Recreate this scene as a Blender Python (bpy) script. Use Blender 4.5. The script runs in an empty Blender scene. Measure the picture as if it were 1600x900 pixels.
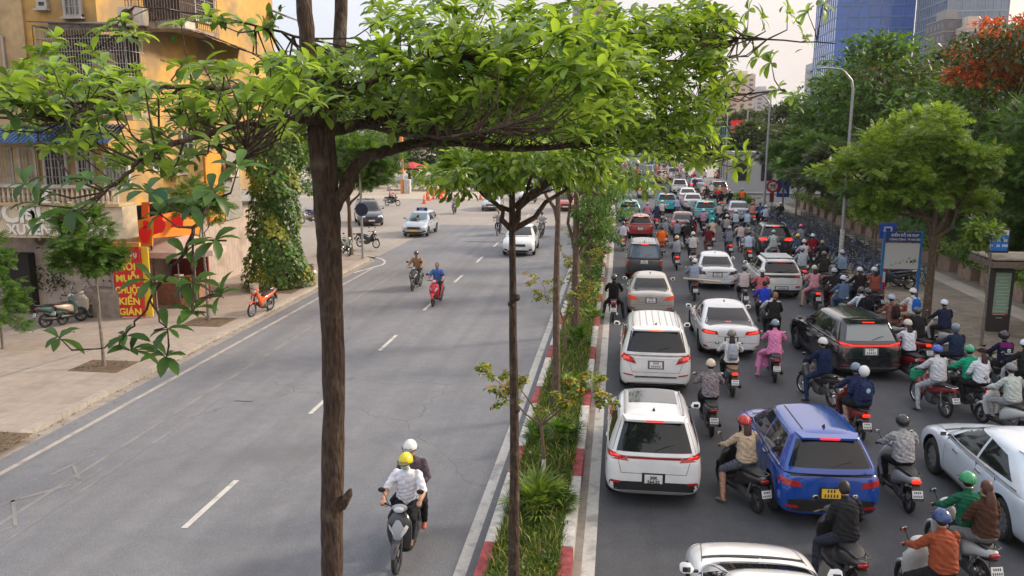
import bpy, bmesh, math, random
import numpy as np
from mathutils import Vector, Matrix, Euler
from mathutils.bvhtree import BVHTree
random.seed(11); rng = np.random.default_rng(5)
R = math.radians
sc = bpy.context.scene
C = sc.collection
# ------------------------------------------------------------------ camera, world, sun, exposure
FPX, CAMH, PITCH, YAW = 1300.0, 7.0, R(10.673), R(7.323)
cam = bpy.data.cameras.new('camera'); camo = bpy.data.objects.new('camera', cam); C.objects.link(camo)
cam.sensor_width = 36; cam.lens = 36*FPX/1600; cam.clip_end = 4000; cam.clip_start = 0.1
camo.location = (0, 0, CAMH); camo.rotation_euler = (math.pi/2-PITCH, 0, YAW); sc.camera = camo
SUN_EL, SUN_AZ = R(27), R(62)          # azimuth clockwise from +Y (the road's direction): light from the right, ahead
w = bpy.data.worlds.new('World'); sc.world = w; w.use_nodes = True
nt = w.node_tree; nt.nodes.clear()
out = nt.nodes.new('ShaderNodeOutputWorld'); bg = nt.nodes.new('ShaderNodeBackground')
sky = nt.nodes.new('ShaderNodeTexSky'); sky.sky_type = 'NISHITA'; sky.sun_disc = False
sky.sun_elevation = SUN_EL; sky.sun_rotation = SUN_AZ; sky.dust_density = 6.0; sky.air_density = 1.6; sky.ozone_density = 1.0
tc = nt.nodes.new('ShaderNodeTexCoord'); sp = nt.nodes.new('ShaderNodeSeparateXYZ')
rampx = nt.nodes.new('ShaderNodeMapRange'); rampx.inputs[1].default_value = -0.5; rampx.inputs[2].default_value = 0.35
cl = nt.nodes.new('ShaderNodeMix'); cl.data_type = 'RGBA'     # thin overcast: cool white to the left, pinkish cream to the right
cl.inputs[6].default_value = (6.4, 7.3, 8.6, 1); cl.inputs[7].default_value = (8.9, 7.8, 7.3, 1)
nz = nt.nodes.new('ShaderNodeTexNoise'); nz.inputs['Scale'].default_value = 3.0; nz.inputs['Detail'].default_value = 5
mr = nt.nodes.new('ShaderNodeMapRange'); mr.inputs[1].default_value = 0.3; mr.inputs[2].default_value = 0.7; mr.inputs[3].default_value = 0.72; mr.inputs[4].default_value = 0.92
mx = nt.nodes.new('ShaderNodeMix'); mx.data_type = 'RGBA'
L = nt.links.new
L(tc.outputs['Generated'], sp.inputs[0]); L(sp.outputs[0], rampx.inputs[0]); L(rampx.outputs[0], cl.inputs[0])
L(tc.outputs['Generated'], nz.inputs['Vector']); L(nz.outputs[0], mr.inputs[0]); L(mr.outputs[0], mx.inputs[0])
L(sky.outputs[0], mx.inputs[6]); L(cl.outputs[2], mx.inputs[7]); zr_ = nt.nodes.new('ShaderNodeMapRange'); zr_.inputs[1].default_value = .10; zr_.inputs[2].default_value = .55; zr_.inputs[3].default_value = .80; zr_.inputs[4].default_value = 1.15
vm = nt.nodes.new('ShaderNodeVectorMath'); vm.operation = 'SCALE'      # overcast sky: brighter overhead than at the horizon
L(sp.outputs[2], zr_.inputs[0]); L(mx.outputs[2], vm.inputs[0]); L(zr_.outputs[0], vm.inputs['Scale']); L(vm.outputs[0], bg.inputs[0]); L(bg.outputs[0], out.inputs[0])
bg.inputs[1].default_value = 0.104
sl = bpy.data.lights.new('sun', 'SUN'); sl.energy = 3.1; sl.angle = R(9); sl.color = (1.0, 0.86, 0.70)
so = bpy.data.objects.new('sun', sl); C.objects.link(so)
sd = Vector((math.sin(SUN_AZ)*math.cos(SUN_EL), math.cos(SUN_AZ)*math.cos(SUN_EL), math.sin(SUN_EL)))
so.rotation_euler = sd.to_track_quat('Z', 'Y').to_euler(); so.location = sd*60
sc.view_settings.view_transform = 'Standard'; sc.view_settings.look = 'None'; sc.view_settings.gamma = 1
sc.view_settings.exposure = 0.66
sc.render.engine = 'CYCLES'
sc.cycles.max_bounces = 5; sc.cycles.diffuse_bounces = 2; sc.cycles.glossy_bounces = 2; sc.cycles.transmission_bounces = 3
sc.cycles.transparent_max_bounces = 6; sc.cycles.caustics_reflective = False; sc.cycles.caustics_refractive = False
sc.cycles.use_denoising = True
# ------------------------------------------------------------------ measuring helpers: where a pixel of the photo lies in the street
CR = Euler((math.pi/2-PITCH, 0, YAW)).to_matrix()
def ray(u, v): return CR @ Vector(((u-800)/FPX, (450-v)/FPX, -1))
def G(u, v, z=0.0):
    d = ray(u, v); t = (z-CAMH)/d.z; return Vector((d.x*t, d.y*t, z))
def P(u, v, Y):
    d = ray(u, v); t = Y/d.y; return Vector((d.x*t, Y, CAMH+d.z*t))
# ------------------------------------------------------------------ materials
_M = {}
def mat(name, col, rough=0.6, metal=0.0, coat=0.0, var=0.0, vs=8.0, bump=0.0, bs=60.0, emit=0.0, trans=0.0, island=0.0, spec=None):
    key = (name, tuple(round(c, 4) for c in col), rough, metal, coat, var, vs, bump, bs, emit, trans, island)
    if key in _M: return _M[key]
    m = bpy.data.materials.new(name); m.use_nodes = True
    t = m.node_tree; b = t.nodes['Principled BSDF']
    b.inputs['Base Color'].default_value = (*col, 1); b.inputs['Roughness'].default_value = rough
    b.inputs['Metallic'].default_value = metal
    if coat: b.inputs['Coat Weight'].default_value = coat; b.inputs['Coat Roughness'].default_value = 0.05
    if spec is not None: b.inputs['Specular IOR Level'].default_value = spec
    if emit: b.inputs['Emission Color'].default_value = (*col, 1); b.inputs['Emission Strength'].default_value = emit
    src = None
    if var or bump:
        co = t.nodes.new('ShaderNodeTexCoord')
        if var:
            n = t.nodes.new('ShaderNodeTexNoise'); n.inputs['Scale'].default_value = vs; n.inputs['Detail'].default_value = 6
            n.inputs['Roughness'].default_value = 0.65
            t.links.new(co.outputs['Object'], n.inputs['Vector'])
            r = t.nodes.new('ShaderNodeValToRGB'); r.color_ramp.elements[0].position = 0.32; r.color_ramp.elements[1].position = 0.68
            r.color_ramp.elements[0].color = (*[c*(1-var) for c in col], 1); r.color_ramp.elements[1].color = (*[min(1, c*(1+var)) for c in col], 1)
            t.links.new(n.outputs[0], r.inputs[0]); src = r.outputs[0]; t.links.new(src, b.inputs['Base Color'])
        if bump:
            n2 = t.nodes.new('ShaderNodeTexNoise'); n2.inputs['Scale'].default_value = bs; n2.inputs['Detail'].default_value = 4
            t.links.new(co.outputs['Object'], n2.inputs['Vector'])
            bp = t.nodes.new('ShaderNodeBump'); bp.inputs['Strength'].default_value = bump; bp.inputs['Distance'].default_value = 0.02
            t.links.new(n2.outputs[0], bp.inputs['Height']); t.links.new(bp.outputs[0], b.inputs['Normal'])
    if island:
        g = t.nodes.new('ShaderNodeNewGeometry'); r = t.nodes.new('ShaderNodeValToRGB')
        r.color_ramp.elements[0].color = (*[c*(1-island) for c in col], 1)
        r.color_ramp.elements[1].color = (col[0]*(1+island*1.3), col[1]*(1+island), col[2]*(1+island*.4), 1)
        t.links.new(g.outputs['Random Per Island'], r.inputs[0]); src = r.outputs[0]; t.links.new(src, b.inputs['Base Color'])
    if trans:
        tr = t.nodes.new('ShaderNodeBsdfTranslucent'); ms = t.nodes.new('ShaderNodeMixShader'); ms.inputs[0].default_value = trans
        br = t.nodes.new('ShaderNodeMix'); br.data_type = 'RGBA'; br.blend_type = 'MULTIPLY'; br.inputs[0].default_value = 1
        br.inputs[7].default_value = (1.7, 1.6, .7, 1)
        if src: t.links.new(src, br.inputs[6])
        else: br.inputs[6].default_value = (*col, 1)
        t.links.new(br.outputs[2], tr.inputs[0])
        t.links.new(b.outputs[0], ms.inputs[1]); t.links.new(tr.outputs[0], ms.inputs[2])
        t.links.new(ms.outputs[0], t.nodes['Material Output'].inputs[0])
    _M[key] = m
    return m
def leafm(name, col, isl=0.35, tr=0.38, rough=0.5): return mat(name, col, rough, island=isl, trans=tr)
BLACK = mat('black_plastic', (.015, .015, .016), .45)
RUBBER = mat('tyre_rubber', (.018, .018, .018), .85, bump=.2)
CHROME = mat('chrome', (.6, .6, .62), .18, 1.0)
STEEL = mat('galvanised_steel', (.34, .35, .36), .45, .6, var=.12)
RIM = mat('alloy_rim', (.42, .42, .44), .3, .8)
GLASSD = mat('tinted_glass', (.010, .012, .014), .04)
GLASSC = mat('pale_glass', (.10, .125, .14), .05, coat=.6)
REDL = mat('lit_tail_light', (1.0, .028, .012), .3, emit=1.0)
REDD = mat('red_lens', (.38, .012, .01), .15, coat=.6)
ORANGEL = mat('orange_lens', (.9, .25, .03), .2, coat=.5)
LAMPW = mat('headlight_lens', (.6, .62, .65), .08, coat=.8)
PLATEW = mat('plate_white', (.74, .74, .72), .5)
PLATEY = mat('plate_yellow', (.8, .5, .05), .5)
INK = mat('plate_ink', (.02, .02, .03), .6)
SKIN = mat('skin', (.42, .23, .15), .55)
def paint(col, rough=.28, metal=.0): return mat('car_paint', col, rough, metal, coat=1.0, var=.07, vs=3.5)
def plastic(col, rough=.3): return mat('painted_plastic', col, rough, 0, coat=.5)
def cloth(col): k = int(sum(col)*997) % 6; return mat('cloth', col, .95, var=(.5 if k == 0 else .16), vs=(24 if k == 0 else 12), bump=1.0, bs=7, spec=.15)
# ------------------------------------------------------------------ mesh builder
KIDS = {}
class MB:
    def __init__(s): s.v = []; s.f = []; s.m = []
    def add(s, vs, fs, mi=0):
        o = len(s.v); s.v += [tuple(a) for a in vs]; s.f += [tuple(i+o for i in f) for f in fs]; s.m += [mi]*len(fs); return s
    def box(s, c, d, mi=0, rz=0.0, bev=0.0, rx=0.0, ry=0.0):
        x, y, z = d[0]/2, d[1]/2, d[2]/2
        if bev:
            bm = bmesh.new(); bmesh.ops.create_cube(bm, size=1); bmesh.ops.scale(bm, vec=d, verts=bm.verts)
            bmesh.ops.bevel(bm, geom=bm.edges[:], offset=bev, segments=2, affect='EDGES', profile=.6)
            vs = [v.co.copy() for v in bm.verts]; bm.verts.index_update(); fs = [[v.index for v in f.verts] for f in bm.faces]; bm.free()
        else:
            vs = [Vector((a, b, e)) for a in (-x, x) for b in (-y, y) for e in (-z, z)]
            fs = [(0,1,3,2), (4,6,7,5), (0,4,5,1), (2,3,7,6), (0,2,6,4), (1,5,7,3)]
        M = Matrix.Translation(c) @ Euler((rx, ry, rz)).to_matrix().to_4x4()
        return s.add([M @ v for v in vs], fs, mi)
    def tube(s, pts, rad, n=8, mi=0, cap=True):
        pts = [Vector(p) for p in pts]
        if not hasattr(rad, '__len__'): rad = [rad]*len(pts)
        vs = []; fs = []; prev = None
        for i, p in enumerate(pts):
            d = (pts[min(i+1, len(pts)-1)]-pts[max(i-1, 0)])
            d = d.normalized() if d.length > 1e-9 else Vector((0, 0, 1))
            if prev is None:
                a = d.cross(Vector((0, 0, 1)));
                if a.length < .05: a = d.cross(Vector((0, 1, 0)))
            else: a = prev - d*prev.dot(d)
            a.normalize(); prev = a; b = d.cross(a)
            for k in range(n):
                t = 2*math.pi*k/n; vs.append(p+(a*math.cos(t)+b*math.sin(t))*rad[i])
        for i in range(len(pts)-1):
            for k in range(n): fs.append((i*n+k, i*n+(k+1) % n, (i+1)*n+(k+1) % n, (i+1)*n+k))
        if cap: fs.append(tuple(range(n-1, -1, -1))); fs.append(tuple((len(pts)-1)*n+k for k in range(n)))
        return s.add(vs, fs, mi)
    def cyl(s, p0, p1, r, n=16, mi=0, r1=None): return s.tube([p0, p1], [r, r if r1 is None else r1], n, mi)
    def loft(s, secs, n=14, mi=0, ex=2.0):
        # secs: (centre, U half axis, V half axis[, exponent])
        vs = []; fs = []
        for q in secs:
            c, U, V = Vector(q[0]), Vector(q[1]), Vector(q[2]); e = 2.0/(q[3] if len(q) > 3 else ex)
            for k in range(n):
                t = 2*math.pi*(k+.5)/n; a, b = math.cos(t), math.sin(t)
                vs.append(c+U*(abs(a)**e*(1 if a > 0 else -1))+V*(abs(b)**e*(1 if b > 0 else -1)))
        for i in range(len(secs)-1):
            for k in range(n): fs.append((i*n+k, i*n+(k+1) % n, (i+1)*n+(k+1) % n, (i+1)*n+k))
        fs.append(tuple(range(n-1, -1, -1))); fs.append(tuple((len(secs)-1)*n+k for k in range(n)))
        return s.add(vs, fs, mi)
    def ball(s, c, r, mi=0, n=12, m=8, z0=-1.0, z1=1.0):
        r = (r, r, r) if not hasattr(r, '__len__') else r
        c = Vector(c); a0 = math.asin(max(-1, z0)); a1 = math.asin(min(1, z1)); secs = []
        for i in range(m+1):
            a = a0+(a1-a0)*i/m; h = max(math.cos(a), .02)
            secs.append((c+Vector((0, 0, r[2]*math.sin(a))), (r[0]*h, 0, 0), (0, r[1]*h, 0)))
        return s.loft(secs, n, mi)
    def poly(s, pts, mi=0): return s.add(pts, [tuple(range(len(pts)))], mi)
    def prism(s, pts, ext, mi=0):      # closed outline pushed along ext
        n = len(pts); a = [Vector(p) for p in pts]; e = Vector(ext)
        return s.add(a+[p+e for p in a], [tuple(range(n-1, -1, -1)), tuple(range(n, 2*n))]+[(i, (i+1) % n, n+(i+1) % n, n+i) for i in range(n)], mi)
    def torus(s, c, R0, r, ax='x', n=24, k=8, mi=0, sc_=1.0):
        vs = []; fs = []; c = Vector(c)
        for i in range(n):
            a = 2*math.pi*i/n
            for j in range(k):
                b = 2*math.pi*j/k; rr = R0+r*math.cos(b); h = r*sc_*math.sin(b)
                p = (h, rr*math.cos(a), rr*math.sin(a)) if ax == 'x' else ((rr*math.cos(a), rr*math.sin(a), h) if ax == 'z' else (rr*math.cos(a), h, rr*math.sin(a)))
                vs.append(c+Vector(p)); fs.append((i*k+j, ((i+1) % n)*k+j, ((i+1) % n)*k+(j+1) % k, i*k+(j+1) % k))
        return s.add(vs, fs, mi)
    def mesh(s, name, mats, smooth=35):
        me = bpy.data.meshes.new(name); me.from_pydata(s.v, [], s.f)
        for m in mats: me.materials.append(m)
        if len(mats) > 1: me.polygons.foreach_set('material_index', s.m)
        bm = bmesh.new(); bm.from_mesh(me); bmesh.ops.recalc_face_normals(bm, faces=bm.faces); bm.to_mesh(me); bm.free()
        if smooth: me.shade_smooth(); me.set_sharp_from_angle(angle=R(smooth))
        return me
    def build(s, name, mats, parent=None, smooth=35):
        if not isinstance(mats, (list, tuple)): mats = [mats]
        return link(name, s.mesh(name, mats, smooth), parent)
def link(name, me, parent=None):
    o = bpy.data.objects.new(name, me); C.objects.link(o)
    if parent is not None: o.parent = parent; KIDS.setdefault(parent.name, []).append(o)
    return o
def empty(name, loc=(0, 0, 0), rz=0.0, s=1.0):
    o = bpy.data.objects.new(name, None); C.objects.link(o); o.empty_display_size = .2
    o.location = loc; o.rotation_euler = (0, 0, rz); o.scale = (s, s, s); return o
def tag(o, label=None, cat=None, group=None, kind=None):
    if label: o['label'] = label
    if cat: o['category'] = cat
    if group: o['group'] = group
    elif 'group' in o and label: del o['group']
    if kind: o['kind'] = kind
    return o
def struct(name, mb, mats, smooth=0):
    o = mb.build(name, mats, None, smooth); o['kind'] = 'structure'; return o
def dup(root, loc=None, rz=None, s=None, name=None):
    def rec(o, par):
        c = o.copy(); C.objects.link(c)
        if par is not None: c.parent = par; KIDS.setdefault(par.name, []).append(c)
        for k in KIDS.get(o.name, []): rec(k, c)
        return c
    r = rec(root, None)
    if name: 
        old = r.name; r.name = name; KIDS[r.name] = KIDS.pop(old, [])
    if loc is not None: r.location = loc
    if rz is not None: r.rotation_euler = (0, 0, rz)
    if s is not None: r.scale = (s, s, s)
    return r
def walk(o):
    for k in KIDS.get(o.name, []):
        yield k
        yield from walk(k)
def base(o): return o.name.split('.')[0]
def slotmat(o, i, m):
    o.material_slots[i].link = 'OBJECT'; o.material_slots[i].material = m
def recolor(root, mapping):            # mapping: part name -> material or {slot: material}
    for k in walk(root):
        q = mapping.get(base(k))
        if q is None: continue
        if isinstance(q, dict):
            for i, m in q.items(): slotmat(k, i, m)
        else: slotmat(k, 0, q)
def remove_tree(o):
    for k in list(KIDS.get(o.name, [])): remove_tree(k)
    KIDS.pop(o.name, None); bpy.data.objects.remove(o)
SCR = bpy.data.scenes.new('scratch')
def evalmesh(o, helpers=()):           # evaluate modifiers in a scratch scene, so that the big scene is not re-evaluated
    for q in (o,)+tuple(helpers): SCR.collection.objects.link(q)
    with bpy.context.temp_override(scene=SCR, view_layer=SCR.view_layers[0]):
        dg = bpy.context.evaluated_depsgraph_get(); dg.update()
    me = bpy.data.meshes.new_from_object(o.evaluated_get(dg))
    return me
def text_mb(txt, size, depth=.01, font_bold=True):
    cu = bpy.data.curves.new('lettering', 'FONT'); cu.body = txt; cu.size = size; cu.extrude = depth
    cu.align_x = 'CENTER'; cu.align_y = 'CENTER'; cu.offset = size*.03 if font_bold else 0; cu.resolution_u = 3
    o = bpy.data.objects.new('lettering', cu); me = evalmesh(o)
    bpy.data.objects.remove(o); return me
def letters(name, txt, size, loc, rot, m, parent, depth=.01, sx=1.0, bold=True):
    me = text_mb(txt, size, depth, bold); me.materials.clear(); me.materials.append(m)
    me.transform(Matrix.Translation(loc) @ Euler(rot).to_matrix().to_4x4() @ Matrix.Diagonal((sx, 1, 1, 1)))
    return link(name, me, parent)
# ================================================================== THE SETTING: ground, roads, kerbs, markings
def surf(name, c1, c2, rough, s1, s2, bump, dirt=None, brick=None, streak=0.0):
    m = bpy.data.materials.new(name); m.use_nodes = True; t = m.node_tree; b = t.nodes['Principled BSDF']
    co = t.nodes.new('ShaderNodeTexCoord'); b.inputs['Roughness'].default_value = rough
    def noise(s, d=6, vec=None):
        n = t.nodes.new('ShaderNodeTexNoise'); n.inputs['Scale'].default_value = s; n.inputs['Detail'].default_value = d
        t.links.new(vec or co.outputs['Object'], n.inputs['Vector']); return n.outputs[0]
    def mixc(f, a, c, lo=.35, hi=.65, amt=1.0, mode='MIX'):
        mrn = t.nodes.new('ShaderNodeMapRange'); mrn.inputs[1].default_value = lo; mrn.inputs[2].default_value = hi; mrn.inputs[4].default_value = amt
        t.links.new(f, mrn.inputs[0]); x = t.nodes.new('ShaderNodeMix'); x.data_type = 'RGBA'; x.blend_type = mode
        t.links.new(mrn.outputs[0], x.inputs[0])
        for k, q in ((6, a), (7, c)):
            if isinstance(q, tuple): x.inputs[k].default_value = (*q, 1)
            else: t.links.new(q, x.inputs[k])
        return x.outputs[2]
    col = mixc(noise(s1), c1, c2)
    col = mixc(noise(s2, 3), col, tuple(c*.72 for c in c1), .35, .75, .6)
    if streak:
        mp = t.nodes.new('ShaderNodeMapping'); mp.inputs['Scale'].default_value = (1.6, .05, 1); t.links.new(co.outputs['Object'], mp.inputs[0])
        col = mixc(noise(1.0, 4, mp.outputs[0]), col, tuple(c*.62 for c in c1), .42, .72, streak)
        vo = t.nodes.new('ShaderNodeTexVoronoi'); vo.inputs['Scale'].default_value = 90; t.links.new(co.outputs['Object'], vo.inputs['Vector'])
        col = mixc(vo.outputs['Color'], col, tuple(min(1, c*1.9) for c in c2), .5, 1.0, .5)
        vo2 = t.nodes.new('ShaderNodeTexVoronoi'); vo2.feature = 'DISTANCE_TO_EDGE'; vo2.inputs['Scale'].default_value = .07
        nv = t.nodes.new('ShaderNodeTexNoise'); nv.inputs['Scale'].default_value = 1.2; t.links.new(co.outputs['Object'], nv.inputs['Vector'])
        ad = t.nodes.new('ShaderNodeVectorMath'); ad.operation = 'ADD'; t.links.new(co.outputs['Object'], ad.inputs[0]); t.links.new(nv.outputs[1], ad.inputs[1])
        t.links.new(ad.outputs[0], vo2.inputs['Vector'])
        col = mixc(vo2.outputs[0], tuple(c*.68 for c in c1), col, 0.0, .0016, 1.0)
    hgt = noise(220, 2)
    if brick:
        br = t.nodes.new('ShaderNodeTexBrick'); mp = t.nodes.new('ShaderNodeMapping'); mp.inputs['Rotation'].default_value = (0, 0, brick.get('rot', 0))
        t.links.new(co.outputs['Object'], mp.inputs[0]); t.links.new(mp.outputs[0], br.inputs['Vector'])
        br.inputs['Scale'].default_value = 1; br.inputs['Brick Width'].default_value = brick['w']; br.inputs['Row Height'].default_value = brick['h']
        br.inputs['Mortar Size'].default_value = brick.get('m', .008); br.offset = brick.get('off', .5)
        br.inputs['Color1'].default_value = (1, 1, 1, 1); br.inputs['Color2'].default_value = (brick.get('c', .82),)*3+(1,); br.inputs['Mortar'].default_value = (brick.get('mo', .4),)*3+(1,)
        x = t.nodes.new('ShaderNodeMix'); x.data_type = 'RGBA'; x.blend_type = 'MULTIPLY'; x.inputs[0].default_value = 1
        t.links.new(col, x.inputs[6]); t.links.new(br.outputs[0], x.inputs[7]); col = x.outputs[2]
    if dirt:
        col = mixc(noise(dirt[0], 8), col, dirt[1], dirt[2], dirt[2]+.12, dirt[3])
    t.links.new(col, b.inputs['Base Color'])
    bp = t.nodes.new('ShaderNodeBump'); bp.inputs['Strength'].default_value = bump; bp.inputs['Distance'].default_value = .01
    t.links.new(hgt, bp.inputs['Height']); t.links.new(bp.outputs[0], b.inputs['Normal'])
    return m
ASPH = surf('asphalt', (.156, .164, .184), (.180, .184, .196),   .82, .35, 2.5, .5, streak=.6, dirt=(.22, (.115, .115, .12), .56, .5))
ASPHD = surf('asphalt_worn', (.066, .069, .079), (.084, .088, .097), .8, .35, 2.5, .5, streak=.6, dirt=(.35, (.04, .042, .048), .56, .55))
PAVE = surf('paving_left', (.33, .275, .235), (.38, .32, .27), .85, .5, 4, .4, dirt=(.8, (.2, .165, .14), .55, .5), brick=dict(w=.4, h=.4, off=0, mo=.72, c=.93))
PAVER = surf('paving_right', (.26, .215, .165), (.31, .255, .195), .85, .5, 4, .5, dirt=(.7, (.13, .115, .09), .52, .7), brick=dict(w=.55, h=.28, mo=.42, c=.78, m=.012))
KERB = surf('kerb_stone', (.36, .32, .28), (.42, .37, .32), .8, 1.5, 8, .4, dirt=(3, (.2, .17, .14), .6, .6), brick=dict(w=1.0, h=1.0, off=0, mo=.35, rot=0))
CONC = surf('plaza_concrete', (.40, .35, .28), (.47, .41, .34), .85, .3, 2, .3, dirt=(.3, (.3, .26, .2), .55, .6))
EARTH = surf('earth', (.13, .085, .055), (.17, .115, .07), .95, 3, 20, .8)
LAWN = surf('lawn', (.045, .085, .02), (.06, .11, .028), .95, 2, 12, .9)
LINE = surf('road_paint', (.50, .49, .46), (.56, .54, .50), .7, 3, 14, .3, dirt=(2.2, (.24, .235, .23), .53, .75))
LINEF = surf('faded_road_paint', (.245, .24, .23), (.215, .212, .205), .75, 3, 14, .3, dirt=(1.2, (.165, .165, .168), .47, 1.0))
def slab(name, x0, x1, y0, y1, z0, z1, m):
    return struct(name, MB().box(((x0+x1)/2, (y0+y1)/2, (z0+z1)/2), (x1-x0, y1-y0, z1-z0)), m)
def sheet(name, pts, z, m, kind=True):
    mb = MB().poly([(x, y, z) for x, y in pts]); o = mb.build(name, m, None, 0)
    if o.data.polygons[0].normal.z < 0: o.data.flip_normals()
    o['kind'] = 'structure'; return o
XK, XE, XD, XL, XR, XRK = -13.5, -12.62, -7.6, -2.1, -.61, 10.95
sheet('ground', [(-3000, -500), (3000, -500), (3000, 3000), (-3000, 3000)], -.16, EARTH)
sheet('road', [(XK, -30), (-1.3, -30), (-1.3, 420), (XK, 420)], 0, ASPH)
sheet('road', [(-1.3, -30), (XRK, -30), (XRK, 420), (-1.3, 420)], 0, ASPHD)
CRS = surf('pale_asphalt', (.25, .225, .205), (.30, .27, .24), .85, .25, 2, .4, streak=.2)
sheet('cross_road', [(-90, 45.5), (XK, 45.5), (XK, 86), (-90, 86)], -.004, CRS)
sheet('junction', [(XK, 62), (XL-.45, 62), (XL-.45, 140), (XK, 140)], .004, CRS)
sheet('cross_road', [(XRK, 84), (130, 84), (130, 97), (XRK, 97)], -.004, ASPHD)
# plaza beyond the junction
sheet('plaza', [(-120, 86), (XK-.0, 86), (XK-.0, 260), (-120, 260)], -.004, CONC)
pm = MB(); pm.box((-19, 97.5, .06), (17, 1.1, .32)); pm.box((-27, 97, .2), (.7, .7, .7), bev=.03); pm.box((-23.2, 97, .3), (.6, .6, .45)); pm.box((-21.7, 97, .3), (.6, .6, .45))
struct('plaza_kerb', pm, KERB)
# left pavement with a rounded corner at the side street
arc = [(XK-2.2+2.2*math.cos(a), 43.3+2.2*math.sin(a)) for a in [i*math.pi/2/10 for i in range(11)]]
pts = [(XK-.18, -30)]+[(x-.18 if i < 10 else x, y-.18 if i else y) for i, (x, y) in enumerate(arc)]+[(-34, 45.3), (-34, -30)]
pv = MB().prism([(x, y, -.1) for x, y in pts], (0, 0, .235)); struct('pavement', pv, PAVE)
kb = MB(); path = [(XK, -30)]+arc+[(-34, 45.5)]
def strip(mb, path, w0, w1, z0, z1, mi=0, seg=None):
    n = len(path); vs = []; fs = []
    for i, (x, y) in enumerate(path):
        a = Vector(path[max(i-1, 0)]); b = Vector(path[min(i+1, n-1)]); d = (b-a).normalized(); nrm = Vector((-d.y, d.x))
        for ww, zz in ((w0, z0), (w0, z1), (w1, z1), (w1, z0)): vs.append((x+nrm.x*ww, y+nrm.y*ww, zz))
    for i in range(n-1):
        for k in range(4): fs.append((i*4+k, i*4+(k+1) % 4, (i+1)*4+(k+1) % 4, (i+1)*4+k))
    fs += [(0, 1, 2, 3), ((n-1)*4+3, (n-1)*4+2, (n-1)*4+1, (n-1)*4)]
    mb.add(vs, fs, mi)
pk = [(XK, y) for y in np.arange(-30, 43.3, 1.0)]+arc+[(-34, 45.5)]
strip(kb, pk, 0.0, .22, -.05, .142); struct('kerb', kb, KERB)
strip_g = MB(); strip(strip_g, pk[:-1], -.32, -.002, -.02, .006); struct('gutter', strip_g, mat('gutter_concrete', (.26, .235, .21), .85, var=.25, vs=3))
lit = MB()
for i in range(700):
    y = rng.uniform(8, 43); x = XK-.03+abs(rng.normal(0, .05)) if rng.random() < .8 else XK-.05+rng.uniform(0, .6)
    s_ = rng.uniform(.01, .05); a = rng.uniform(0, 6.28)
    lit.add([(x+s_*math.cos(a+k*1.6), y+s_*math.sin(a+k*1.6), .012+.01*k) for k in range(3)], [(0, 1, 2)])
lo = lit.build('leaf_litter', mat('dry_litter', (.12, .08, .045), .9, island=.5), None, 0); tag(lo, 'dry leaves and dirt gathered along the left gutter', 'litter', kind='stuff')
# pavement on the right
sheet('pavement_lower', [(XRK, -30), (60, -30), (60, 84), (XRK, 84)], -.01, EARTH)
rp = MB().box((XRK+.15+3.1, 27, .03), (6.2, 114, .2)); struct('pavement', rp, PAVER)
kb = MB(); strip(kb, [(XRK+.16, y) for y in np.arange(-30, 84.1, 1.0)], 0, .16, -.05, .14)
struct('kerb', kb, KERB)
pth = MB().box((XRK+4.35, 27, .135), (.9, 114, .012)); struct('paving_band', pth, surf('pale_paving', (.40, .35, .29), (.46, .40, .33), .85, .8, 4, .4, dirt=(.7, (.22, .19, .15), .55, .6), brick=dict(w=.4, h=.4, off=0, mo=.6, c=.9)))
sheet('park_ground', [(17.2, -30), (120, -30), (120, 84), (17.2, 84)], .05, LAWN)
sheet('far_pavement', [(XRK, 97), (130, 97), (130, 300), (XRK, 300)], .1, surf('far_paving', (.30, .28, .26), (.34, .32, .29), .85, .5, 4, .3))
# bank of lawn beyond the planters, rising away from the street
bk = MB()
bk.add([(17.3, -20, .05), (17.3, 84, .05), (26, 84, 3.0), (26, -20, 3.0), (70, 84, 6), (70, -20, 6)], [(0, 3, 2, 1), (3, 5, 4, 2)])
struct('grass_bank', bk, LAWN)
# markings ---------------------------------------------------------------
mk = MB()
def line(x0, x1, y0, y1, mb=None, z=.005): (mb or mk).poly([(x0, y0, z), (x1, y0, z), (x1, y1, z), (x0, y1, z)])
me_ = MB(); line(XE-.07, XE+.07, -30, 42, me_); struct('edge_line', me_, surf('edge_paint', (.36, .33, .30), (.42, .385, .35), .75, 3, 14, .3, dirt=(2.2, (.22, .21, .2), .5, .75)))
line(XL-.40, XL-.20, -30, 330, None, .008)
line(XR+.14, XR+.36, -30, 330)
for k in range(-2, 45):
    y = 13.0+k*6.2; line(XD-.06, XD+.06, y, y+2.1, None, .008)
struct('road_markings', mk, LINE)
mf = MB()
line(-11.05, -10.95, 10, 44, mf); line(-10.45, -10.38, 10, 20, mf)
def seg(mb, a, b, w_, z=.006):
    a = Vector(a); b = Vector(b); d = (b-a).normalized(); n = Vector((-d.y, d.x))*w_/2
    mb.poly([(a.x-n.x, a.y-n.y, z), (b.x-n.x, b.y-n.y, z), (b.x+n.x, b.y+n.y, z), (a.x+n.x, a.y+n.y, z)])
for q in (((20, 782), (24, 822), .07), ((24, 822), (-40, 845), .07), ((30, 780), (110, 758), .1), ((115, 728), (124, 750), .07), ((-30, 800), (28, 780), .10), ((80, 742), (148, 710), .08), ((110, 765), (160, 732), .06)):
    a, b = G(*q[0]), G(*q[1]); seg(mf, (a.x, a.y), (b.x, b.y), q[2])
a, b = G(0, 596), G(205, 535); seg(mf, (a.x, a.y), (b.x, b.y), .08, .139)
struct('worn_markings', mf, LINEF)
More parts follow.
